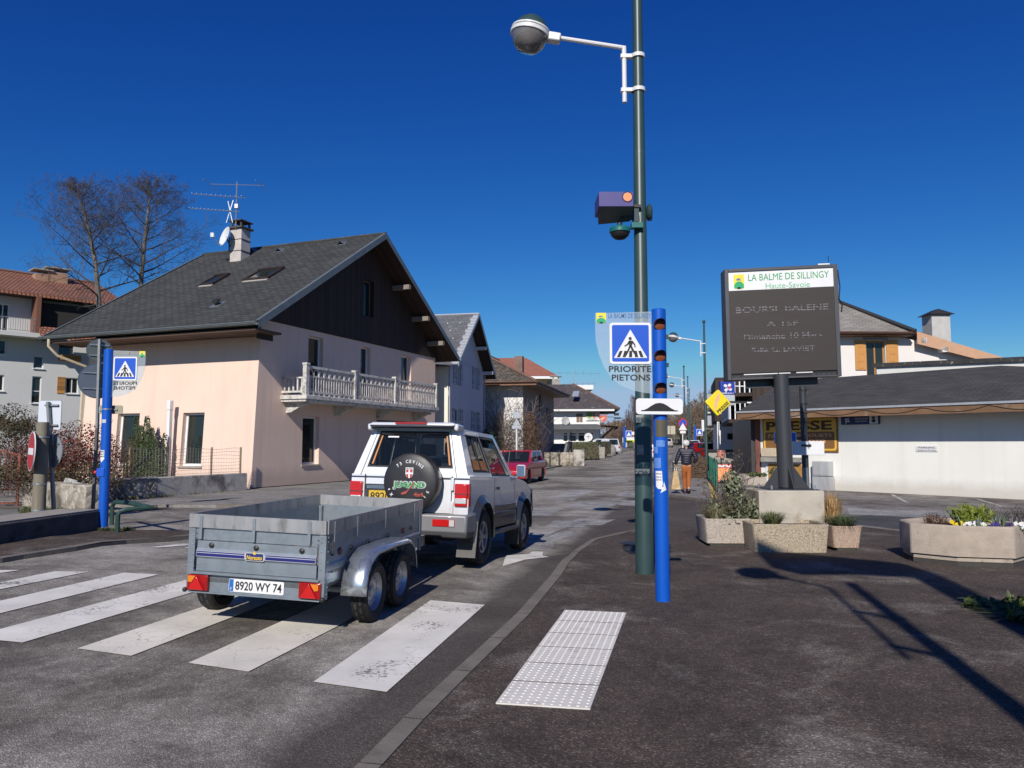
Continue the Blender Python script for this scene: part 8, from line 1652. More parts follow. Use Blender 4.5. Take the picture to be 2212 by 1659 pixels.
m.build('bars', M_RUSTG, t); MB().box(1.25, 1.5, -.12, .12, 0, 1.5).build('post', mat('yellow_pier', (.42, .35, .2), .8), t)
for i, (px, py, rr_, s) in enumerate(((108, 1094, -22, 1.0), (125, 1097, -16, .9))):
    c = G(px*1.0+20, py+4); t = thing('stone_slab', ('left' if i == 0 else 'right')+' of two broken pale slabs leaning on the garden wall', 'slab', c, 0, 'leaning stone slabs'); MB().box(-.16*s, .16*s, -.03, .03, -.05, .75*s, Matrix.Rotation(R(14), 4, 'Y') @ Matrix.Rotation(R(-14), 4, 'X')).build('slab', mat('pale_slab', (.36, .36, .34), .85, var=.25, scale=5, spots=((.15, .15, .13), 6, .5, .7)), t, .02)
t = thing('wire_fence', 'sagging wire mesh fence with thin posts on the garden wall', 'fence', (wa.x, wa.y, .67), ang); M_WIRE = mat('wire', (.30, .28, .25), .6)
for x in (.2, 1.6, 4.9): MB().bar((x, 0, 0), (x, 0, .92), .05).build('post', mat('fence_post', (.32, .24, .16), .8), t)
m = MB(); 
for j in range(8):
    z = .06+j*.115; m.tube([(.2+4.7*i/14, .01, z+.03*sin(i*1.1+j)*(j/8)) for i in range(15)], .005, 3, caps=False)
for i in range(40): x = .2+4.7*i/40; m.tube([(x, .01, .02), (x+.01*sin(i), .01, .45), (x, .01, .88+.04*sin(i*.7))], .003, 3, caps=False)
m.build('mesh', M_WIRE, t)
for x in (5.6, 7.2): MB().bar((x, 0, 0), (x, 0, .8), .04).build('post', M_DGREEN, t)
MB().bar((4.1, .0, .75), (5.0, -.2, -.1), .04).build('stay', M_BLACKM, t)
wp = Mh @ Vector((-.25, 3.72, 0)); t = thing('white_pipe', 'tall white square pipe standing in front of the pink house wall', 'pipe', wp, ANG1); MB().box(-.07, .07, -.07, .07, 0, 3.35).build('shaft', M_WFRAME, t); MB().box(-.09, .09, -.09, .09, 3.0, 3.36).build('head', M_WFRAME, t, .01)
fa, fb_ = G(-40, 1190), G(214, 1151); fa2, fb2 = at(-40, 1118, fa.y+.0), at(214, 1117, fb_.y)
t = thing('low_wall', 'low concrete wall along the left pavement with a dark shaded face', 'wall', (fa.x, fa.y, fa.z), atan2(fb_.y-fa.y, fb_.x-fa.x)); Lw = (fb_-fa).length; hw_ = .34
MB().box(-1.5, Lw, 0, .75, -.1, hw_).build('masonry', mat('shaded_concrete', (.10, .093, .085), .95, var=.3, scale=4, bump=.8, spots=((.04, .038, .035), 3, .5, .7)), t, .02); MB().box(-1.5, Lw, .02, .74, hw_, hw_+.025).build('top', mat('lit_wall_top', (.30, .27, .23), .9, var=.2, scale=4, bump=.4), t)  # shaded face and lit top are painted as two concrete colours
t = thing('stone_wall', 'curving pale stone wall and steps in front of the old house', 'wall', (at(1222, 960, 57).x, 57, .1)); MB().box(-1.6, .6, -.3, .3, 0, 1.0).build('masonry', M_RUB, t, .05); MB().box(.55, 1.35, -.4, .4, 0, 1.2).build('pier', M_RENDW, t, .05)
t = thing('stone_wall', 'sloping pale stone wall behind the off-roader in front of the creeper', 'wall', (at(1075, 960, 46).x, 46, .05)); MB().hexa([(-2.2, -.25, 0), (2.2, -.25, 0), (2.2, .25, 0), (-2.2, .25, 0), (-2.2, -.25, 1.65), (2.2, -.25, .95), (2.2, .25, .95), (-2.2, .25, 1.65)]).build('masonry', M_RUB, t, .06)
t = thing('stone_pier', 'white painted stone pier at the end of the clipped hedge', 'wall', (at(1292, 960, 73).x, 73, .35)); MB().box(-.6, .6, -.4, .4, 0, 1.1).build('pier', M_CONC, t, .05)
for i, (px, Yx, lab) in enumerate(((1317, 80, 'left'), (1332, 88, 'right'))): t = thing('boulder', lab+' rounded boulder by the restaurant corner', 'boulder', (at(px, 960, Yx).x, Yx, .6)); MB().sphere((0, 0, .4), .7, .6, .75, 12, 8).build('stone', mat('boulder', (.26, .25, .23), .9, var=.2, bump=.5), t)
rg = random.Random(11)
M_BARK = mat('bark_grey', (.13, .12, .105), .9, var=.3, scale=4); M_TWIG = mat('twig_brown', (.10, .072, .058), .9, var=.2)
def rv(s=1.0): return Vector((rg.uniform(-1, 1), rg.uniform(-1, 1), rg.uniform(-1, 1)))*s
def grow(mb, p, d, L, r, lev, kids_, up=.12, wob=.25, seg=4, n=3, rmin=.006):
    pts = [p]; rs = [r]; q = p.copy(); dd = d.normalized()
    for i in range(seg):
        dd = (dd + rv(wob/seg*1.6) + Vector((0, 0, up/seg))).normalized(); q = q + dd*(L/seg); pts.append(q.copy()); rs.append(max(rmin, r*(1-(i+1)/(seg+.3))))
    mb.tube(pts, rs, n, caps=False)
    if lev <= 0: return
    k = kids_[0]
    for i in range(k):
        f = .22+.76*(i+rg.random()*.8)/k; j = min(seg-1, int(f*seg)); a = pts[j].lerp(pts[j+1], f*seg-j); base = (pts[j+1]-pts[j]).normalized()
        side = base.cross(rv()).normalized(); nd = (base*.55+side*.75+Vector((0, 0, .18))).normalized()
        grow(mb, a, nd, L*(.30+.30*(1-f))*(.8+.4*rg.random()), max(rmin, rs[j]*.5), lev-1, kids_[1:], up, wob, max(2, seg-1), 3, rmin)
def bare_tree(name, label, axis, Rc, nb, kids_, rt, t0=.28, group='bare winter trees', rmin=.009, mt=None, aspect=1.0, lev=2, zl=.75, up=.25):
    base = axis[0]; t = thing(name, label, 'tree', base, 0, group); ax = [p-base for p in axis]
    tr = MB(); k = len(ax); tr.tube(ax, [rt*(1-.93*i/(k-1)) for i in range(k)], 8); tr.build('trunk', M_BARK, t)
    cr = MB(); H = ax[-1].length
    for i in range(nb):
        f = t0+(1-t0)*(i+rg.random()*.6)/nb; x = f*(k-1); j = min(k-2, int(x)); p = ax[j].lerp(ax[j+1], x-j); a = i*2.4+rg.uniform(-.4, .4)
        fr = (f-t0)/(1-t0); L = Rc*(1.15-1.0*fr)*(.75+.4*rg.random()); d = Vector((cos(a), sin(a)*aspect, zl+.55*fr)); grow(cr, p, d, L, rt*.38*(1.1-f), lev, kids_, up, .3, 5, 4 if lev > 2 else 3, rmin)
    cr.build('crown', mt or M_TWIG, t); return t
YT = 50; M_DTWIG = mat('dark_twig', (.07, .06, .057), .9, var=.2)
bare_tree('bare_tree', 'tall bare tree left of the pink house, in front of the red tiled apartments', [Vector((at(222, 960, YT).x, YT, 0)), at(214, 654, YT), at(205, 560, YT), at(190, 490, YT), at(172, 430, YT), at(160, 415, YT)], 4.8, 34, (10, 6, 3), .21, .17, zl=.36, up=.08, rmin=.0055, lev=3, mt=M_DTWIG)
bare_tree('bare_tree', 'tall bare tree rising behind the left slope of the pink house roof', [Vector((at(300, 960, YT+2).x, YT+2, 0)), at(305, 600, YT+2), at(315, 500, YT+2), at(322, 440, YT+2), at(328, 405, YT+2)], 5.0, 36, (10, 6, 3), .21, .21, zl=.36, up=.08, rmin=.0055, lev=3, mt=M_DTWIG)
def leaf(mb, p, s, nrm=None, long=1.6):
    n = (nrm or rv()).normalized(); u = n.orthogonal().normalized(); u = Matrix.Rotation(rg.uniform(0, 2*pi), 3, n) @ u; v = n.cross(u)
    mb.poly([p-u*s*.1, p+v*s*.4+u*s*.25*long/1.6, p+u*s*long*.7, p-v*s*.4+u*s*.25])
def blob(mb, c, rx, ry, rz, n, s, long=1.6, shell=.5):
    for _ in range(n):
        d = rv()
        while d.length > 1 or d.length < .05: d = rv()
        if rg.random() < shell: d = d.normalized()*rg.uniform(.75, 1)
        leaf(mb, c+Vector((d.x*rx, d.y*ry, d.z*rz)), s*rg.uniform(.6, 1.3), (d.normalized()+rv(.8)), long)
def twigs(mb, c, rx, ry, h, n, r=.006, lean=.35, wob=.5):
    for _ in range(n):
        a = rg.uniform(0, 2*pi); q = rg.random()**.5; p = c+Vector((cos(a)*q*rx, sin(a)*q*ry, 0)); grow(mb, p, Vector((cos(a)*lean, sin(a)*lean, 1))+rv(.3), h*rg.uniform(.5, 1), r, 1, (4,), .05, wob, 4, 3, r*.5)
def tuft(mb, c, n, h, spread, w=.006, droop=.5):
    for _ in range(n):
        a = rg.uniform(0, 2*pi); d = Vector((cos(a), sin(a), 0)); s = spread*rg.random()**.6; hh = h*rg.uniform(.55, 1.1); sd = Vector((-d.y, d.x, 0))*w; b = c+d*s*.35
        m_ = b+d*s*.45+Vector((0, 0, hh*.75)); e = b+d*s*1.1+Vector((0, 0, hh*(1-droop*s/max(spread, .01)*.6)))
        mb.poly([b-sd, b+sd, m_+sd*.7, m_-sd*.7]); mb.poly([m_-sd*.7, m_+sd*.7, e])
L_RED = mat_leaf('red_brown_leaf', (.045, .022, .018), (.17, .035, .022)); L_IVY = mat_leaf('ivy_leaf', (.008, .020, .006), (.05, .072, .018)); L_SAGE = mat_leaf('sage_leaf', (.10, .115, .065), (.25, .27, .17)); L_GRASS = mat_leaf('grass_blade', (.05, .07, .025), (.20, .21, .09)); L_STRAW = mat_leaf('straw', (.34, .20, .08), (.60, .40, .19)); L_HEATH = mat_leaf('heather', (.10, .14, .02), (.26, .30, .05)); L_HEDGE = mat_leaf('hedge_leaf', (.02, .04, .012), (.085, .12, .03)); L_WEED = mat_leaf('weed_leaf', (.035, .055, .015), (.11, .145, .04)); L_DKBR = mat_leaf('dry_leaf', (.05, .03, .02), (.15, .09, .05))
for (px, py, Y, rx, rz, h, lab) in ((165, 985, 20.6, 1.15, .95, 2.0, 'red brown berry bush behind the wooden post'), (105, 990, 21.2, .95, .8, 1.7, 'red brown berry bush at the left, behind the no entry sign'), (232, 990, 22.6, .5, .65, 1.7, 'thin reddish bush in front of the left window of the pink house'), (20, 935, 24.0, 1.0, .95, 1.7, 'dark dense bush beside the rust red gate at the left edge')):
    c = at(px, py, Y); t = thing('shrub', lab, 'shrub', (c.x, Y, 0), 0, 'garden shrubs at the left'); m = MB(); twigs(m, Vector((0, 0, .3)), rx*.6, rx*.4, h, 60 if px != 232 else 34, .011, .45, .7); m.build('twigs', mat('red_twig', (.10, .045, .032), .9, var=.3), t)
    m = MB(); blob(m, Vector((0, 0, c.z)), rx, rx*.7, rz, 2900 if px != 232 else 260, .055, 1.5, .3); m.build('leaves', L_RED if px != 20 else mat_leaf('dark_bush', (.015, .02, .01), (.06, .055, .025)), t)
    if px in (165, 105):
        m = MB()
        for _ in range(24): d = rv(); m.sphere((d.x*rx*.9, -abs(d.y)*rx*.6, c.z-.2+d.z*rz*.8), .026, n=5, m=4)
        m.build('berries', mat('berry_red', (.42, .02, .015), .35), t)
c = at(85, 1095, 19.3); t = thing('hedge', 'low tangled dark hedge spilling over the rough stone wall', 'hedge', (c.x, 19.6, .1)); m = MB()
for i in range(6): blob(m, Vector((-1.3+i*.55, -.1, .78+.12*sin(i*2))), .55, .4, .3, 420, .05)
m.build('leaves', mat_leaf('tangle_leaf', (.03, .03, .012), (.13, .09, .045)), t); m = MB(); twigs(m, Vector((0, 0, .3)), 1.6, .3, .9, 70, .008, .8, .9); m.build('twigs', M_TWIG, t)
m = MB()
for i in range(90):
    f = rg.random(); p = G(60, 1108).lerp(G(200, 1118), f) + Vector((rg.uniform(-.3, .3), rg.uniform(-.25, .25), 0)); tuft(m, Vector((p.x, p.y, zg(p.x, p.y)+.01)), 16, .18, .14, .008)
for i in range(40):
    f = rg.random(); p = wa.lerp(wb_, f) + Vector((.25+rg.uniform(-.1, .15), 0, 0)); tuft(m, Vector((p.x, p.y, zg(p.x, p.y)+.02)), 10, .12, .12, .007)
for i in range(26): p = G(214, 1153).lerp(G(290, 1152), rg.random()) ; tuft(m, Vector((p.x, p.y, zg(p.x, p.y)+.03)), 10, .10, .1, .006)
o = m.build('grass', L_GRASS); tag(o, 'short weedy grass along the walls on the left pavement', 'grass', kind='stuff')
c0 = Mh @ Vector((-.35, 4.6, 0)); t = thing('ivy', 'tall dark green ivy clump climbing beside the white pipe on the pink house', 'ivy', c0, ANG1); m = MB(); ic = MB()
for (y, top, w_) in ((.72, 2.0, .22), (.5, 2.75, .2), (.22, 2.4, .22), (-.05, 2.75, .22), (-.32, 2.3, .2), (-.52, 1.8, .18), (-.98, 2.1, .09), (.9, 1.3, .16)):
    n = int(1700*top/2.6*(w_/.28)); ic.lathe([(w_*.55, 0), (w_*.55, top*.75), (0, top*.85)], 8, Matrix.Translation((-.05, y, 0)))
    for _ in range(n):
        z = rg.random()*top; ww = w_*(1.0 if z < top*.8 else max(.15, (top-z)/(top*.2))); a = rg.uniform(0, 2*pi)
        leaf(m, Vector((-.12-.16*abs(cos(a)), y+sin(a)*ww, z)), .065, Vector((-1, sin(a)*.6, .45))+rv(.35), 1.2)
m.build('leaves', L_IVY, t); m = ic
for y in (.72, .5, .22, -.05, -.32): grow(m, Vector((-.05, y, 0)), Vector((0, 0, 1)), 2.4, .03, 0, (), 0, .1)
m.build('stems', M_TWIG, t)
Mh3 = Matrix.Translation((O3[0], O3[1], .05)) @ Matrix.Rotation(SA, 4, 'Z')
t = thing('creeper', 'leafless wild creeper spread over the white wall of the old house', 'creeper', Mh3 @ Vector((-.35, 2.2, 0)), SA); m = MB(); 
for i in range(58):
    y = rg.uniform(-2.0, 3.6); grow(m, Vector((rg.uniform(-.3, .1), y*.5, .5)), Vector((-.15, (y-.8)*.22+rg.uniform(-.25, .25), 1)), rg.uniform(2.5, 5.2), .028, 2, (5, 2), .0, .5, 6, 3, .011)
m.build('stems', mat('pale_twig', (.20, .16, .13), .9, var=.2), t); m = MB(); twigs(m, Vector((-.2, 0, 0)), .5, 2.6, 2.4, 110, .016, .25, .6); m.build('undergrowth', mat('brown_twig', (.16, .09, .055), .9, var=.25), t)
c = at(1147, 960, 52); t = thing('shrub', 'tall rusty brown columnar bush at the street corner of the old house', 'shrub', (c.x, 52, .1)); m = MB(); blob(m, Vector((0, 0, 2.0)), .55, .5, 1.9, 2200, .09, 1.6, .5); blob(m, Vector((.25, 0, 1.0)), .6, .5, 1.0, 800, .09); m.build('leaves', mat_leaf('rust_leaf', (.06, .035, .022), (.21, .115, .06)), t); m = MB(); twigs(m, Vector((0, 0, 0)), .4, .4, 4.2, 40, .014, .12, .3); m.build('twigs', M_TWIG, t)
c = at(1045, 960, 50); t = thing('shrub', 'dark evergreen bush between the grey house and the creeper wall', 'shrub', (c.x+.3, 50, .05)); m = MB(); blob(m, Vector((0, 0, 1.3)), .9, .9, 1.3, 1500, .11); m.build('leaves', mat_leaf('dark_evergreen', (.008, .014, .008), (.035, .045, .02)), t)
def hedge(label, x0, x1, Y, h, dep, m_, z=.1, n=1800, s=.09, ang=0.0):
    a, b = at(x0, 960, Y), at(x1, 960, Y); w = (b.x-a.x)/2; t = thing('hedge', label, 'hedge', ((a.x+b.x)/2, Y, zg(a.x, Y)+z), ang); m = MB()
    for _ in range(n):
        x, y, zz = rg.uniform(-w, w), rg.uniform(-dep, dep), rg.uniform(.0, h); f = rg.choice((0, 1, 2))
        if f == 0: y = -dep
        elif f == 1: zz = h
        else: x = rg.choice((-w, w))
        leaf(m, Vector((x, y, zz))+rv(.05), s*rg.uniform(.7, 1.2), Vector((rg.uniform(-.5, .5), -1 if f == 0 else -.3, .5))+rv(.4))
    m.build('leaves', m_, t); MB().box(-w+.06, w-.06, -dep+.06, dep-.06, 0, h-.06).build('inner_twigs', M_TWIG, t); return t
hedge('green clipped hedge behind the bollards in front of the restaurant terrace', 1223, 1291, 70, 1.45, .9, L_HEDGE); hedge('dark low hedge right of the white pier by the restaurant', 1297, 1318, 76, 1.2, .6, mat_leaf('dark_hedge', (.01, .016, .008), (.04, .045, .02)), .3, 800)
hedge('low brown leafless hedge beyond the walking person on the right pavement', 1478, 1522, 38, .95, .9, L_DKBR, .06, 2600, .05, R(-8))
def on(pl, name, label, cat, x, y, z): return thing(name, label, cat, Vector(pl.location)+Matrix.Rotation(pl.rotation_euler.z, 3, 'Z') @ Vector((x, y, z)))
t = on(pl1, 'sage_bush', 'grey green leafy shrub growing in the left planter beside the concrete block', 'shrub', w1*.35, .35, h1-.05); m = MB()
for (x, y, z, rx, rz, n) in ((.05, 0, .35, .22, .40, 520), (.22, .1, .12, .24, .28, 420), (-.28, -.05, .10, .16, .28, 260), (.0, .05, .62, .14, .22, 170), (.32, -.1, .2, .12, .2, 140), (-.1, -.15, .05, .3, .18, 300)): blob(m, Vector((x, y, z)), rx, .22, rz, n, .055, 2.2, .3)
m.build('leaves', L_SAGE, t); m = MB(); twigs(m, Vector((0, 0, 0)), .25, .15, .75, 26, .008, .2, .3); m.build('stems', M_TWIG, t)
t = on(pl1, 'dry_stems', 'dry dark seed stems standing at the left of the left planter', 'plant', -w1*.75, .3, h1-.05); m = MB(); twigs(m, Vector((0, 0, 0)), .18, .12, .75, 12, .005, .3, .4); m.build('stems', M_TWIG, t); m = MB(); blob(m, Vector((0, 0, .5)), .25, .15, .25, 70, .035); m.build('leaves', L_DKBR, t)  # the leaf-shaped blob is the seed heads, not foliage
t = on(pl1, 'dead_flower', 'dark withered flower stems behind the sage bush', 'plant', w1*.55, .75, h1+.0); m = MB(); twigs(m, Vector((0, 0, 0)), .3, .2, 1.1, 14, .008, .15, .3); blob(m, Vector((0, 0, .95)), .28, .15, .2, 110, .04); m.build('stems', mat_leaf('withered', (.035, .028, .025), (.11, .09, .08)), t)
for (pl, x, y, z, lab, mm, n, h_, sp_) in ((pl1, -w1*.45, .2, h1-.05, 'pale dry grass tuft at the left end of the left planter', mat_leaf('pale_grass', (.12, .12, .06), (.36, .31, .18)), 420, .34, .34), (pl2, -w2*.38, .25, h2-.05, 'green grass tuft in the middle planter before the concrete block', L_GRASS, 420, .27, .28), (pl3, -.02, .2, h3-.05, 'fine dark green grass tuft filling the small pink planter', mat_leaf('fine_grass', (.03, .05, .02), (.14, .17, .07)), 620, .24, .36)):
    t = on(pl, 'grass_tuft', lab, 'grass tuft', x, y, z); m = MB(); tuft(m, Vector((0, 0, 0)), n, h_, sp_, .004, .7); m.build('blades', mm, t)
c = at(1797, 1134, YL_-.3); t = thing('ornamental_grass', 'tall golden dry ornamental grass at the right side of the concrete block', 'grass', (c.x, c.y, .28)); m = MB(); tuft(m, Vector((0, 0, 0)), 520, .62, .24, .005, .45); tuft(m, Vector((0, 0, 0)), 36, .95, .22, .002, .1); m.build('blades', L_STRAW, t)
ob = Vector(OCT.location); zt_o = at(2058, 1136, YO-.18).z-.06
def oc(px, py, Y): p = at(px, py, Y); return Vector((p.x, Y, zt_o))
c = oc(2100, 1140, 11.3); t = thing('heather', 'bright yellow green heather bush in the octagonal planter', 'plant', c); m = MB()
for i in range(90): grow(m, Vector((rg.uniform(-.2, .2), rg.uniform(-.12, .12), 0)), Vector((rg.uniform(-.8, .8), rg.uniform(-.3, .3), 1)), rg.uniform(.16, .3), .010, 1, (5,), .1, .3, 3, 4, .006)
m.build('sprigs', L_HEATH, t)
c = oc(2022, 1140, 11.2); t = thing('heather', 'brown withered heather at the left end of the octagonal planter', 'plant', c); m = MB(); twigs(m, Vector((0, 0, 0)), .14, .1, .2, 50, .004, .5, .4); blob(m, Vector((0, 0, .09)), .17, .12, .08, 220, .022); m.build('sprigs', mat_leaf('brown_heather', (.06, .035, .025), (.17, .09, .06)), t)
c = oc(2185, 1140, 11.5); t = thing('dead_flower', 'dark dried plants at the right end of the octagonal planter', 'plant', c); m = MB(); twigs(m, Vector((0, 0, 0)), .3, .15, .26, 60, .005, .2, .3); m.build('stems', MATS['withered'], t)
def pansy(px, py, Y, label, col):
    c = oc(px, py, Y); t = thing('pansy', label, 'flower', c, 0, 'pansies in the octagonal planter'); m = MB()
    for _ in range(7):
        q = Vector((rg.uniform(-.06, .06), rg.uniform(-.05, .05), rg.uniform(.04, .09)))
        for k_ in range(5): a = k_*2*pi/5; m.add([(q+Vector((.018*cos(a)+.016*cos(a+b), -.012*rg.random()-.004, .018*sin(a)+.016*sin(a+b)))).to_tuple() for b in [i*pi/3 for i in range(6)]], [(0, 1, 2, 3, 4, 5)])
    m.build('petals', mat('pansy_'+label.split()[0], col, .6, var=.15, scale=20), t); m = MB(); blob(m, Vector((0, 0, .02)), .09, .07, .03, 40, .03); m.build('leaves', L_HEDGE, t)
for (px, Y, lab, col) in ((2022-6, 10.95, 'yellow pansy at the left corner of the octagonal planter', (.75, .55, .02)), (2052, 11.1, 'purple pansy cluster left of the bright heather', (.05, .03, .22)), (2042, 10.9, 'white pansy patch below the brown heather', (.7, .7, .66)), (2062, 10.85, 'white pansy patch left of the bright heather, by the planter corner', (.7, .7, .66)), (2120, 10.75, 'dark violet pansy under the bright heather', (.03, .02, .08)), (2143, 10.75, 'white pansy patch right of the bright heather', (.7, .7, .66)), (2160, 10.75, 'white pansy patch nearest the dark dried plants', (.7, .7, .66)), (2090, 10.78, 'deep purple pansy by the planter rim before the heather', (.04, .03, .16))): pansy(px, 0, Y, lab, col)
for i, (px, Y) in enumerate(((2078, 10.85), (2112, 10.75), (2152, 10.95), (2168, 11.2))):
    c = oc(px, 1140, Y); t = thing('tulip_shoot', ['leftmost', 'second', 'third', 'rightmost'][i]+' clump of grey green tulip leaves in the octagonal planter', 'plant', c, 0, 'tulip shoots'); m = MB()
    for k_ in range(5): a = rg.uniform(0, 2*pi); d = Vector((cos(a), sin(a), 0)); s_ = Vector((-d.y, d.x, 0))*.016; h_ = rg.uniform(.14, .22); m.poly([-s_*.5, s_*.5, d*.03+s_+Vector((0, 0, h_*.5)), d*.07+Vector((0, 0, h_)), d*.03-s_+Vector((0, 0, h_*.5))])
    m.build('leaves', mat_leaf('tulip_leaf', (.06, .10, .05), (.16, .22, .13)), t)
c = G(2228, 1338, .012); t = thing('weed_patch', 'low green weed patch growing from the pavement at the right edge', 'weeds', c); m = MB()
for _ in range(34): blob(m, Vector((rg.uniform(-.34, .5), rg.uniform(-.75, .5), rg.uniform(.02, .08))), .13, .13, .06, 55, .06, 1.8, .3)
m.build('leaves', L_WEED, t); m = MB(); tuft(m, Vector((0, 0, 0)), 200, .12, .5, .006); m.build('blades', L_GRASS, t)
for i, (px, py, s_) in enumerate(((1947, 1061, 1.0), (1864, 1057, .8), (2030, 1062, .9))):
    c = G(px, py+3); t = thing('weed_patch', ['small weed between the other two at the foot of the white wall', 'small weed nearest the grey cabinet at the foot of the white wall', 'small spiky weed farthest right at the foot of the white wall'][i], 'weeds', c, 0, 'weeds at the white wall'); m = MB(); blob(m, Vector((0, 0, .08)), .35*s_, .15, .10, 110, .07); m.build('leaves', L_WEED, t)
c = G(1687, 1046); t = thing('flower_plant', 'small green plant with red stems in the low flower bed', 'plant', (at(1680, 1046, 30).x, 29.6, .45)); m = MB(); blob(m, Vector((0, 0, .18)), .5, .3, .2, 300, .09); blob(m, Vector((-.9, .1, .08)), .4, .3, .1, 150, .08); m.build('leaves', L_WEED, t)
M_BIRCH = mat('birch_bark', (.55, .53, .50), .85, var=.2, scale=1.2, spots=((.06, .055, .05), 1.4, .56, .62), aniso=(1, 1, 3))
for i, (px, top, Y, lab) in enumerate(((1373, 862, 112, 'birch with white trunk and drooping twigs left of the near lamp post'), (1400, 880, 118, 'birch with pale trunk between the green and blue posts'), (1352, 905, 122, 'small drooping birch beside the restaurant side'))):
    X = at(px, 960, Y).x; b_ = Vector((X, Y, zg(X, Y))); h_ = at(px, top, Y).z-b_.z; t = thing('birch_tree', lab, 'tree', b_, 0, 'birches at the end of the street'); MB().tube([(0, 0, 0), (.1, 0, h_*.4), (0, 0, h_*.75), (.1, 0, h_)], [.24, .18, .10, .03], 8).build('trunk', M_BIRCH, t); m = MB()
    for j in range(34):
        z = h_*(.3+.7*rg.random()); a = rg.uniform(0, 2*pi); L_b = h_*.22*(1.25-z/h_)+.5; d = Vector((cos(a), sin(a), .7)); p = Vector((.05, 0, z)); e = p+d*L_b
        m.tube([p, p.lerp(e, .6)+Vector((0, 0, .2)), e], [.05, .03, .02], 3, caps=False)
        for q in range(9): f = .35+.65*rg.random(); s_ = p.lerp(e, f); m.tube([s_, s_+Vector((rg.uniform(-.25, .25), rg.uniform(-.25, .25), -.35)), s_+Vector((rg.uniform(-.4, .4), rg.uniform(-.4, .4), -rg.uniform(.8, 2.4)))], [.022, .018, .012], 3, caps=False)
    m.build('crown', mat('birch_twig', (.13, .09, .085), .9, var=.2), t)
specs = [(1500, 868, 150, 5.0), (1522, 855, 158, 6.0), (1545, 846, 165, 6.5), (1570, 850, 160, 6.5), (1598, 862, 165, 6), (1418, 905, 170, 4.5), (1440, 897, 178, 4.5), (1462, 893, 172, 4.5), (1482, 885, 168, 4.5), (1330, 915, 150, 4), (1345, 920, 140, 3.5)]
for i, (px, top, Y, rc_) in enumerate(specs):
    X = at(px, 960, Y).x; z0 = lerp_tab(Y, [(158, 1.4), (176, 2.2), (205, 6)]); b_ = Vector((X, Y, z0)); h_ = at(px, top, Y).z
    bare_tree('bare_tree', ['tall bare tree beyond the second street lamp, ' if i < 5 else 'smaller brown bare tree at the end of the street, ' if i < 9 else 'brown bare tree beside the restaurant, '][0]+['far left of its cluster', 'left of the tallest', 'tallest of its cluster', 'right of the tallest', 'partly behind the yellow sign', 'above the silver car', 'above the notice board', 'left of the street lamps', 'right of the third lamp', 'nearer the hill', 'above the bollards'][i], [b_, Vector((X, Y, (z0+h_)/2)), Vector((X+.3, Y, h_))], rc_, 26, (7, 4), .26, .15, rmin=.022, mt=mat('far_twig'+str(i % 3), [(.17, .12, .085), (.20, .14, .08), (.13, .10, .085)][i % 3], .9, var=.2))
m = MB()
def thicket(px0, px1, Y0, Y1, top, n):
    for _ in range(n):
        px = rg.uniform(px0, px1); Y = rg.uniform(Y0, Y1); X = at(px, 960, Y).x; z0 = lerp_tab(Y, [(158, 1.4), (176, 2.2), (205, 6)]); h_ = max(1.5, (at(px, top, Y).z-z0)*rg.uniform(.55, 1.05))
        grow(m, Vector((X, Y, z0)), Vector((rg.uniform(-.35, .35), 0, 1)), h_, .10, 1, (9,), .1, .4, 4, 3, .045)
thicket(1318, 1355, 128, 140, 925, 90); thicket(1330, 1480, 185, 200, 912, 260); thicket(1470, 1640, 172, 190, 880, 330); thicket(1300, 1460, 205, 225, 925, 160); thicket(1640, 2000, 175, 190, 905, 120)
o = m.build('woodland', mat('woodland_twigs', (.15, .105, .075), .95, var=.3, scale=.12)); tag(o, 'brown leafless woodland massed beyond the end of the street', 'woodland', kind='stuff')
c = at(35, 930, 40); bare_tree('clipped_tree', 'small pollarded tree with a round brown head by the apartment block', [Vector((c.x, 40, 0)), Vector((c.x, 40, 1.6)), Vector((c.x, 40, 2.6))], 1.5, 34, (6, 4), .12, .55, rmin=.012, mt=mat('pollard_twig', (.12, .08, .05), .9))
def skinned(name, verts, edges, m, parent, sub=2, root=0, smooth=True):
    me = bpy.data.meshes.new(name); me.from_pydata([v[:3] for v in verts], edges, []); o = bpy.data.objects.new(name, me); COL.objects.link(o); o.parent = parent
    s = o.modifiers.new('skin', 'SKIN'); s.use_smooth_shade = True
    for i, v in enumerate(verts): me.skin_vertices[0].data[i].radius = (v[3], v[4] if len(v) > 4 else v[3])
    me.skin_vertices[0].data[root].use_root = True
    ss = o.modifiers.new('sub', 'SUBSURF'); ss.levels = sub; ss.render_levels = sub; me.materials.append(m); return o
pw = G(1484, 1066, .06); pw.z = zg(pw.x, pw.y)+.065
PM = thing('person', 'white haired person in navy padded jacket and rust trousers walking away', 'person', pw, -R(10))
M_SKIN = mat('skin', (.45, .27, .19), .6, var=.06); M_NAVYJ = mat('navy_quilting', (.012, .012, .028), .55, var=.25, scale=6); M_RUSTT = mat('rust_trousers', (.33, .095, .022), .85, var=.15, scale=5); M_SHOE = mat('dark_shoe', (.03, .018, .015), .5); M_HAIR = mat('white_hair', (.62, .60, .57), .8, var=.2, scale=25, bump=.4)
hipL, hipR = (-.09, 0, .90), (.09, 0, .90)
kL, kR = (-.07, .08, .49), (.06, -.02, .50); aL, aR = (-.06, .06, .09), (.05, -.20, .14)
shL, shR = (-.20, 0, 1.42), (.20, 0, 1.42); eL, eR = (-.31, -.03, 1.14), (.33, -.06, 1.15); hL_, hR_ = (-.36, .02, .89), (.20, .04, .98)
V = [(0, 0, .95, .13, .10), (0, 0, 1.15, .13, .10), (0, -.01, 1.36, .15, .10), (0, .0, 1.47, .06, .06), (0, .02, 1.55, .055, .055), (0, .03, 1.64, .085, .095), (0, .03, 1.70, .06, .07)]
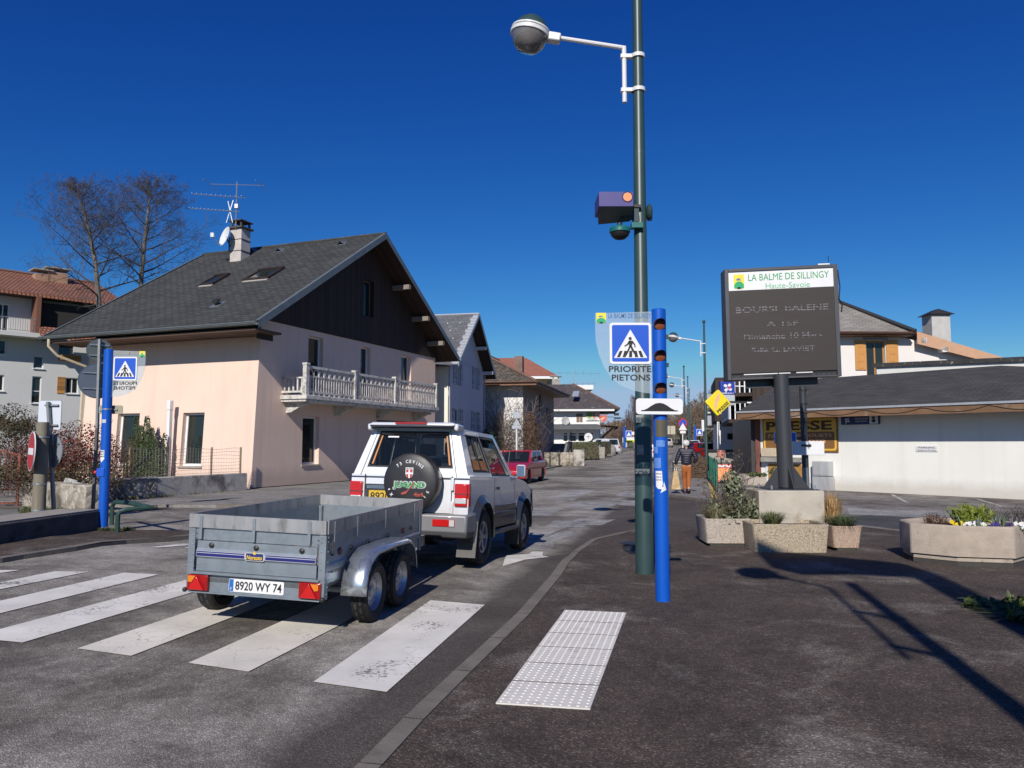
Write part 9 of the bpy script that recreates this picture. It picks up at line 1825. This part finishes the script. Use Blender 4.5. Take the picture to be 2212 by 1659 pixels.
V += [(*hipL, .085), (*kL, .06), (*aL, .04), (-.06, .17, .045, .035), (*hipR, .085), (*kR, .06), (*aR, .04), (.05, -.11, .05, .035), (*shL, .06), (*eL, .042), (-.35, .01, .95, .03), (*shR, .06), (*eR, .042), (.23, .02, 1.0, .03)]
E_ = [(0, 1), (1, 2), (2, 3), (3, 4), (4, 5), (5, 6), (0, 7), (7, 8), (8, 9), (9, 10), (0, 11), (11, 12), (12, 13), (13, 14), (2, 15), (15, 16), (16, 17), (2, 18), (18, 19), (19, 20)]
body = skinned('body', V, E_, M_SKIN, PM)
fg = MB()
for i in range(4): fg.tube([(-.352+.004*i, -.03+.022*i, .935), (-.368, -.03+.022*i, .885), (-.355, -.03+.022*i, .853-.006*(i in (1, 2))), (-.335, -.03+.022*i, .865)], [.011, .010, .009, .008], 6)
fg.tube([(-.345, .04, .93), (-.33, .055, .895), (-.335, .045, .868)], [.012, .010, .008], 6).build('fingers', M_SKIN, body)
hh = MB().sphere((0, .02, 1.665), .098, .112, .10, 16, 10).sphere((0, -.03, 1.64), .09, .075, .085, 14, 8)
for i in range(70):
    a = rg.uniform(0, 2*pi); b_ = rg.uniform(-.5, 1.2); d = Vector((cos(a)*cos(b_), sin(a)*cos(b_), sin(b_)))
    if d.y > .5 and d.z < .3: continue
    hh.sphere(tuple(Vector((0, .01, 1.66))+Vector((d.x*.09, d.y*.10, d.z*.09))), .028, n=6, m=4)
hh.build('hair', M_HAIR, PM)
for s in (-1, 1): MB().sphere((s*.09, .03, 1.63), .014, .025, .034, 8, 6).build('ear', M_SKIN, body)
fc = MB().sphere((0, .125, 1.63), .016, .022, .03, 8, 6); fc.build('nose', M_SKIN, body); MB().sphere((.032, .112, 1.655), .012, n=8, m=6).sphere((-.032, .112, 1.655), .012, n=8, m=6).build('eyes', M_SHOE, body); MB().box(-.025, .025, .112, .12, 1.585, 1.592).build('mouth', mat('lips', (.35, .15, .12), .6), body)
JV = [(0, 0, .90, .185, .135), (0, 0, 1.02, .19, .14), (0, 0, 1.18, .19, .145), (0, -.01, 1.34, .20, .14), (0, 0, 1.45, .12, .10), (0, .01, 1.53, .075, .075), (*shL, .092), (*eL, .075), (-.345, -.01, 1.0, .06), (-.355, .01, .94, .05), (*shR, .092), (*eR, .08), (.24, .02, 1.01, .07)]
jk = skinned('jacket', JV, [(0, 1), (1, 2), (2, 3), (3, 4), (4, 5), (3, 6), (6, 7), (7, 8), (8, 9), (3, 10), (10, 11), (11, 12)], M_NAVYJ, PM)
tex = M_NAVYJ.node_tree; N_, L__ = tex.nodes, tex.links; wv = N_.new('ShaderNodeTexWave'); wv.bands_direction = 'Z'; wv.inputs['Scale'].default_value = 4.2; wv.inputs['Distortion'].default_value = .6; L__.new(coords(N_), wv.inputs['Vector']); bumpn(N_, L__, N_['Principled BSDF'], wv.outputs['Fac'], .35, .02)
TV = [(0, 0, .96, .15, .115), (0, -.01, .86, .15, .12), (-.09, 0, .76, .095), (*kL, .078), (-.062, .065, .2, .065), (*aL[:2], .10, .066), (.085, 0, .76, .095), (*kR, .078), (.052, -.12, .26, .066), (.05, -.18, .17, .066)]
skinned('trousers', TV, [(0, 1), (1, 2), (2, 3), (3, 4), (4, 5), (1, 6), (6, 7), (7, 8), (8, 9)], M_RUSTT, PM)
for (x, y, z, rx_) in ((-.06, .10, .0, 0), (.05, -.17, .045, R(-28))):
    Ms_ = Matrix.Translation((x, y, z)) @ Matrix.Rotation(rx_, 4, 'X'); MB().hexa([(-.045, -.1, 0), (.045, -.1, 0), (.045, .17, 0), (-.045, .17, 0), (-.04, -.1, .10), (.04, -.1, .10), (.04, .15, .055), (-.04, .15, .055)], Ms_).build('shoe', M_SHOE, PM, .02)
bg_ = thing('shopping_bag', 'tall golden brown carrier bag held in the left hand of the walking person', 'bag', Matrix.Translation(pw) @ Matrix.Rotation(-R(10), 4, 'Z') @ Vector((-.36, .0, .12)))
MB().hexa([(-.17, -.07, 0), (.16, -.07, 0), (.16, .07, 0), (-.17, .07, 0), (-.06, -.03, .62), (.07, -.03, .62), (.07, .03, .62), (-.06, .03, .62)]).build('bag', mat('gold_paper', (.45, .31, .15), .55, var=.3, scale=9, spots=((.62, .55, .45), 7, .58, .64)), bg_, .015)
MB().tube([(-.04, 0, .61), (-.03, 0, .72), (.0, 0, .735), (.03, 0, .72), (.04, 0, .61)], .008, 5).build('handle', M_SWH, bg_)
sh = Vector((sin(SUN_AZ), cos(SUN_AZ), 0))/tan(SUN_EL)
c = G(1845, 1266, .012); H_ = 7.25; b_ = c - sh*H_
lamp((b_.x, b_.y, .01), 'green street lamp behind the viewpoint whose shadow crosses the right pavement', H=H_, zarm=6.95, reach=1.25, ang=R(127), rb=.125, bx=.42, tl=2.0, cl=(.85, 1.75))
A_, B_, C_ = G(1625, 1186, .012), G(1945, 1216, .012), G(1900, 1284, .012)
z1 = 8.2; pb_ = B_ - sh*z1; pa_ = A_ - sh*z1; bt_ = thing('shadow_board', 'unseen board on a mast behind the viewpoint, shaped to cast the broad shadow by the planters', 'sign', (pb_.x, pb_.y, 0), atan2(pa_.y-pb_.y, pa_.x-pb_.x)); Lb_ = (pa_-pb_).length; hb_ = (B_-C_).length*tan(SUN_EL)*.86  # unseen board, added and shaped to cast the broad shadow
MB().tube([(0, 0, 0), (0, 0, z1-.6), (.12, 0, z1-.2), (.4, 0, z1-.3)], [.22, .2, .17, .12], 10).build('mast', M_LGREEN, bt_)
MB().prism([(.0, z1-.05), (.35, z1), (Lb_, z1-.05), (Lb_*.97, z1-hb_*.8), (Lb_*.8, z1-hb_*.95), (Lb_*.45, z1-hb_*.72), (.25, z1-hb_*.6), (.05, z1-.5)], .04, basis((0, 0, 0), (1, 0, 0), (0, 0, 1), (0, -1, 0))).build('board', M_SWH, bt_)
